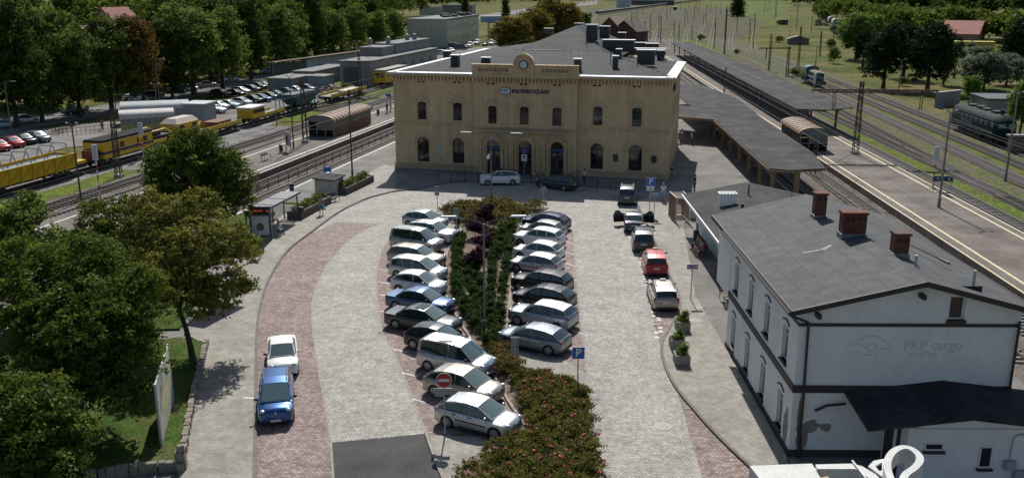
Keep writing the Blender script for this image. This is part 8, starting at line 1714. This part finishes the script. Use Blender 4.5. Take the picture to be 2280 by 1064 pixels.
# two greenhouse-like bus platform roofs
GLH = mat('ribbed_plastic_roof', (.42, .45, .45), .35, 0, .5, n=(1, .12)); YB = mat('yellow_base_wall', (.42, .34, .14), .8, n=(1, .2))
for px, L_, W_, lb, mm, hgt_ in (((272, 282), 20.5, 5.0, 'long white arched plastic roof, back one of two', GLH, 2.5), ((270, 300), 15.5, 4.0, 'long cream arched roof with painted base, front one of two', mat('cream_plastic_roof', (.52, .47, .4), .5, n=(1, .1)), 2.3)):
    b = at(*px, LZ); d = at(424 if L_ > 18 else 392, px[1]-7 if L_ > 18 else px[1]-7, LZ)-b; L_ = d.length; t = thing('arched_kiosk_row', lb, 'kiosk', b, math.atan2(d.y, d.x), 'arched roofs behind the works train'); n = 10; pr = [(-W_/2*math.cos(math.pi*i/n), hgt_+1.15*math.sin(math.pi*i/n)) for i in range(n+1)]
    g = MB(); g.loft([[(0, y+W_/2, z) for y, z in pr], [(L_, y+W_/2, z) for y, z in pr]], caps=False); rf = g.build('roof', mm, t, smooth=40); g = MB()
    for k in range(21): x = L_*k/20; [g.bar((x, pr[i][0]+W_/2, pr[i][1]+.01), (x, pr[i+1][0]+W_/2, pr[i+1][1]+.01), .06, .05) for i in range(n)]
    g.build('roof_rib', mat('rib_grey', (.33, .35, .36), .5), rf); g = MB(); g.b2(.1, L_-.1, .1, .16, 0, 1.3); g.b2(.1, L_-.1, W_-.16, W_-.1, 0, 1.3); g.build('base_wall', YB, t); g = MB()
    for k in range(11): x = .1+(L_-.3)*k/10; g.b2(x, x+.1, .08, .18, 1.3, hgt_); g.b2(x, x+.1, W_-.18, W_-.08, 1.3, hgt_)
    g.build('frame', STEEL, t); g = MB(); g.b2(.1, L_-.1, .12, .14, 1.3, hgt_); g.b2(.1, L_-.1, W_-.14, W_-.12, 1.3, hgt_); g.add([(L_-.05, y+W_/2, z) for y, z in pr]+[(L_-.05, W_, .2), (L_-.05, 0, .2)], [tuple(range(n+3))]); g.build('pane', mat('dusty_greenhouse_glass', (.2, .23, .23), .2, 0, .6), t)
# brick gable house beyond the station
def gable(name, label, px, w, d, he, hr, rz, mw, mr, z=GZ, cat='house', ov=.4):
    b = at(*px, z); t = thing(name, label, cat, b, rz); g = MB(); g.b2(0, w, 0, d, -.2, he); g.add([(0, 0, he), (w, 0, he), (w/2, 0, hr), (0, d, he), (w, d, he), (w/2, d, hr)], [(0, 1, 2), (3, 4, 5)]); g.build('wall', mw, t); g = MB(); sl = (hr-he)/(w/2); e = he-ov*sl
    V = [(-ov, -ov, e), (w/2, -ov, hr), (w+ov, -ov, e), (-ov, d+ov, e), (w/2, d+ov, hr), (w+ov, d+ov, e)]; V += [(x, y, z_-.25) for x, y, z_ in V]; g.add(V, [(0, 1, 4, 3), (1, 2, 5, 4), (6, 7, 10, 9), (7, 8, 11, 10), (0, 1, 7, 6), (1, 2, 8, 7), (0, 3, 9, 6), (2, 5, 11, 8), (3, 4, 10, 9), (4, 5, 11, 10)]); g.build('roof', mr, t); return t
HB = stone_mat('dark_red_house_brick', (.12, .06, .045), (.08, .05, .04), (.5, .2), 0, .2, .2); RBR = mat('brown_plank_roof', (.2, .13, .085), .8, n=[(.8, .2)])
t = gable('brick_house', 'dark brick house with steep brown gable roof beyond the station', (1332, 92), 9.5, 16, 5.5, 10.2, R(-22), HB, RBR); 
t2 = gable('brick_house', 'lower dark wing of the brick house with wide gable', (1362, 92), 12, 10, 4.5, 8.8, R(-38), HB, mat('dark_plank_roof', (.1, .065, .05), .85, n=(1, .2)))
for px, w, d, he, hr, rz, lb in [((196, 150), 13, 12, 10, 16.5, -12, 'house with red mansard roof and dormers among the left trees'), ((150, 158), 11, 12, 8, 12, -12, 'grey roofed house beside the red one among the left trees')]:
    t = gable('tree_house', lb, px, w, d, he, hr, R(rz), mat('old_house_render', (.3, .28, .26), .9), REDT if 'red' in lb[:16] else mat('grey_house_roof', (.2, .19, .18), .8, n=(.8, .15))); t.name = 'brick_villa'
    wins(t, 'f', [3, 6, 9], 2, 4, 1.2)
t = gable('red_roof_house', 'low building with broad red roof at the right edge', (2176, 100), 26, 14, 4.2, 9.0, R(58), mat('brown_house_wall', (.24, .15, .115), .9, n=(.8, .12)), REDT); wins(t, 'f', [4, 9], 1.2, 2.8, 1.6)
block('white_shed', 'long low white and blue shed in front of the right wood', (2098, 93), 16, 8, 3.4, R(-16), mat('shed_white', (.5, .53, .56), .7, n=(.8, .1)), mat('shed_roof', (.4, .46, .5), .5)); block('yellow_shed', 'low yellow structure before the white shed', (2108, 103), 17, 5, 1.6, R(-16), mat('shed_yellow', (.45, .36, .03), .7), mat('shed_yellow_roof', (.5, .42, .05), .7))
t = gable('ruined_hut', 'small grey ruined hut on the railway land', (1755, 100), 8, 5, 2.4, 3.6, R(-10), mat('hut_grey', (.16, .15, .14), .9, n=(1, .25)), mat('hut_roof_grey', (.13, .125, .12), .8, n=(.6, .2))); block('meadow_shed', 'tiny dark shed in the far meadow', (1736, 56), 5, 4, 3, R(-10), mat('dark_shed', (.08, .07, .09), .8), DKSTEEL)
t = block('concrete_wall', 'broken pale concrete wall beside the dark locomotive', (2084, 240), 8, .4, 2.6, R(35), mat('graffiti_wall', (.25, .23, .24), .9, n=[(1, .25), (4, .2)]), CONC, 'wall'); block('brick_wall', 'brown wall at the right edge behind the locomotive', (2244, 340), 14, .4, 2.2, R(-5), mat('brown_wall', (.16, .12, .1), .9, n=(2, .2)), CONC, 'wall'); block('flat_hut', 'low dark roofed hut behind the dark locomotive', (2196, 250), 10, 9, 2.2, R(-8), CONW, TIN)
# ventilation of the yard: silo tank and distant sheds
b = at(1388, 18, GZ); t = thing('storage_tank', 'big pale cylindrical tank in the far distance', 'tank', b); g = MB(); g.tube((0, 0, 0), (0, 0, 14), 9, n=28); g.build('shell', mat('tank_grey', (.42, .45, .47), .6, n=(.1, .1)), t, smooth=40); g = MB(); g.tube((0, 0, 14), (0, 0, 15), 9.2, 3, n=28); g.build('lid', ZINC, t)
block('far_hall', 'low dark industrial hall beside the distant tank', at(1405, 12, GZ), 60, 30, 7, R(-14), mat('hall_dark', (.09, .1, .11), .8), mat('hall_roof', (.15, .16, .17), .7)); block('far_hall', 'pale yellow flat building behind the office block', at(935, 34, GZ), 22, 14, 7, R(-10), CREAM, FLATR); block('far_hall', 'grey concrete building behind the office block', at(985, 36, GZ), 26, 14, 9, R(-10), CONW, FLATR)
block('white_trailer', 'white and blue trailer beside the sunlit road', at(1072, 50, GZ), 14, 3, 3.8, R(15), mat('trailer_blue', (.3, .38, .52), .5), WHITE, 'trailer'); t = thing('footbridge', 'rusty steel footbridge beyond the office block', 'bridge', at(1085, 76, GZ), R(-5)); g = MB()
for s in (0, 2): g.bar((0, s, 5.5), (16, s, 5.5), .15, .15); g.bar((0, s, 7), (16, s, 7), .15, .15)
for k in range(9): g.bar((k*2, 0, 5.5), (k*2, 0, 7), .12, .12)
g.b2(0, 16, 0, 2, 5.3, 5.45); g.build('span', RUST, t)
for x in (.5, 15.5): g = MB(); g.b2(x-.4, x+.4, .5, 1.5, 0, 5.4); g.build('pier', CONC, t)
# conveyor-like viaduct crossing the far yard
a, b = at(1330, 34, GZ), at(1560, 2, GZ); d = b-a; t = thing('far_bridge', 'dark bridge line crossing the distant yard', 'bridge', a, math.atan2(d.y, d.x)); g = MB(); g.b2(0, d.length, -1.5, 1.5, 1.0, 3.2); g.build('deck', mat('bridge_dark', (.075, .06, .055), .8), t)
# rubble and scrap heaps
for px, lb, sd in (((735, 208), 'heap of rusty scrap beside the car park', 3), ((905, 142), 'heap of mixed scrap behind the station corner', 4), ((780, 222), 'stack of old rails in the grass', 5)):
    b = at(*px, GZ); g = MB(); rr = random.Random(sd)
    for k in range(46):
        x, y = rr.gauss(0, 3.0), rr.gauss(0, 1.2); z = rr.uniform(.1, 1.5)*math.exp(-(x*x)/14); a_ = rr.uniform(0, 3); L_ = rr.uniform(.6, 2.8); g.bar((x, y, z), (x+L_*math.cos(a_), y+L_*math.sin(a_)*.4, z+rr.uniform(-.2, .4)), rr.uniform(.08, .4), rr.uniform(.08, .3), rr.randrange(3))
    o = tag(g.build('scrap_heap', [RUST, mat('scrap_brown', (.12, .09, .07), .9), mat('scrap_pale', (.3, .28, .25), .8)]), lb, 'scrap heap', kind='stuff'); o.location = b
for i, (x0, y0, x1, y1) in enumerate([(700, 232, 760, 222), (706, 240, 775, 228), (700, 246, 770, 234), (690, 236, 740, 227)]):
    a, b = at(x0, y0, GZ+.2), at(x1, y1, GZ+.2); g = MB(); g.bar(a, b, .2, .2); tag(g.build('spare_rail', RUST), 'rusty spare rail lying in the grass of the left tracks', 'rail', 'spare rails lying in the grass')
# parked cycles
CYC = None
for i, (x, y) in enumerate([(120, 300), (128, 298), (136, 297), (144, 295), (152, 294)]):
    b = at(x, y, LZ)
    if CYC is None:
        CYC = thing('bicycle', 'parked bicycle in the rack of the yard behind the works train', 'bicycle', b, R(60), 'bicycles in the yard rack')
        for dx in (-.52, .52):
            g = MB(); n = 16
            for k in range(n): a0, a1 = 2*math.pi*k/n, 2*math.pi*(k+1)/n; g.tube((dx+.33*math.cos(a0), 0, .34+.33*math.sin(a0)), (dx+.33*math.cos(a1), 0, .34+.33*math.sin(a1)), .025, n=5)
            g.build('wheel', BLACK, CYC)
        g = MB(); g.path([(-.52, 0, .34), (-.1, 0, .3), (.4, 0, .85), (-.2, 0, .8), (-.52, 0, .34)], .025, 5); g.path([(-.1, 0, .3), (-.22, 0, .9)], .025, 5); g.path([(.52, 0, .34), (.38, 0, .98)], .025, 5); g.build('frame', REDP, CYC); g = MB(); g.box((-.23, 0, .93), (.25, .12, .06)); g.build('saddle', BLACK, CYC); g = MB(); g.bar((.36, -.28, 1.0), (.36, .28, 1.0), .03, .03); g.build('handlebar', DKSTEEL, CYC)
    else: dup(CYC, b, R(60))
t = thing('fence', 'low grey railing between the yard and the works train', 'fence', at(130, 305, LZ)); g = MB(); a, b = at(130, 305, LZ), at(290, 290, LZ); n = 16
for k in range(n+1): p = (b-a)*(k/n); g.bar((p.x, p.y, 0), (p.x, p.y, 1.1), .05, .05)
d = b-a; g.bar((0, 0, 1.1), (d.x, d.y, 1.1), .05, .05); g.bar((0, 0, .6), (d.x, d.y, .6), .05, .05); g.build('railing', DKSTEEL, t)
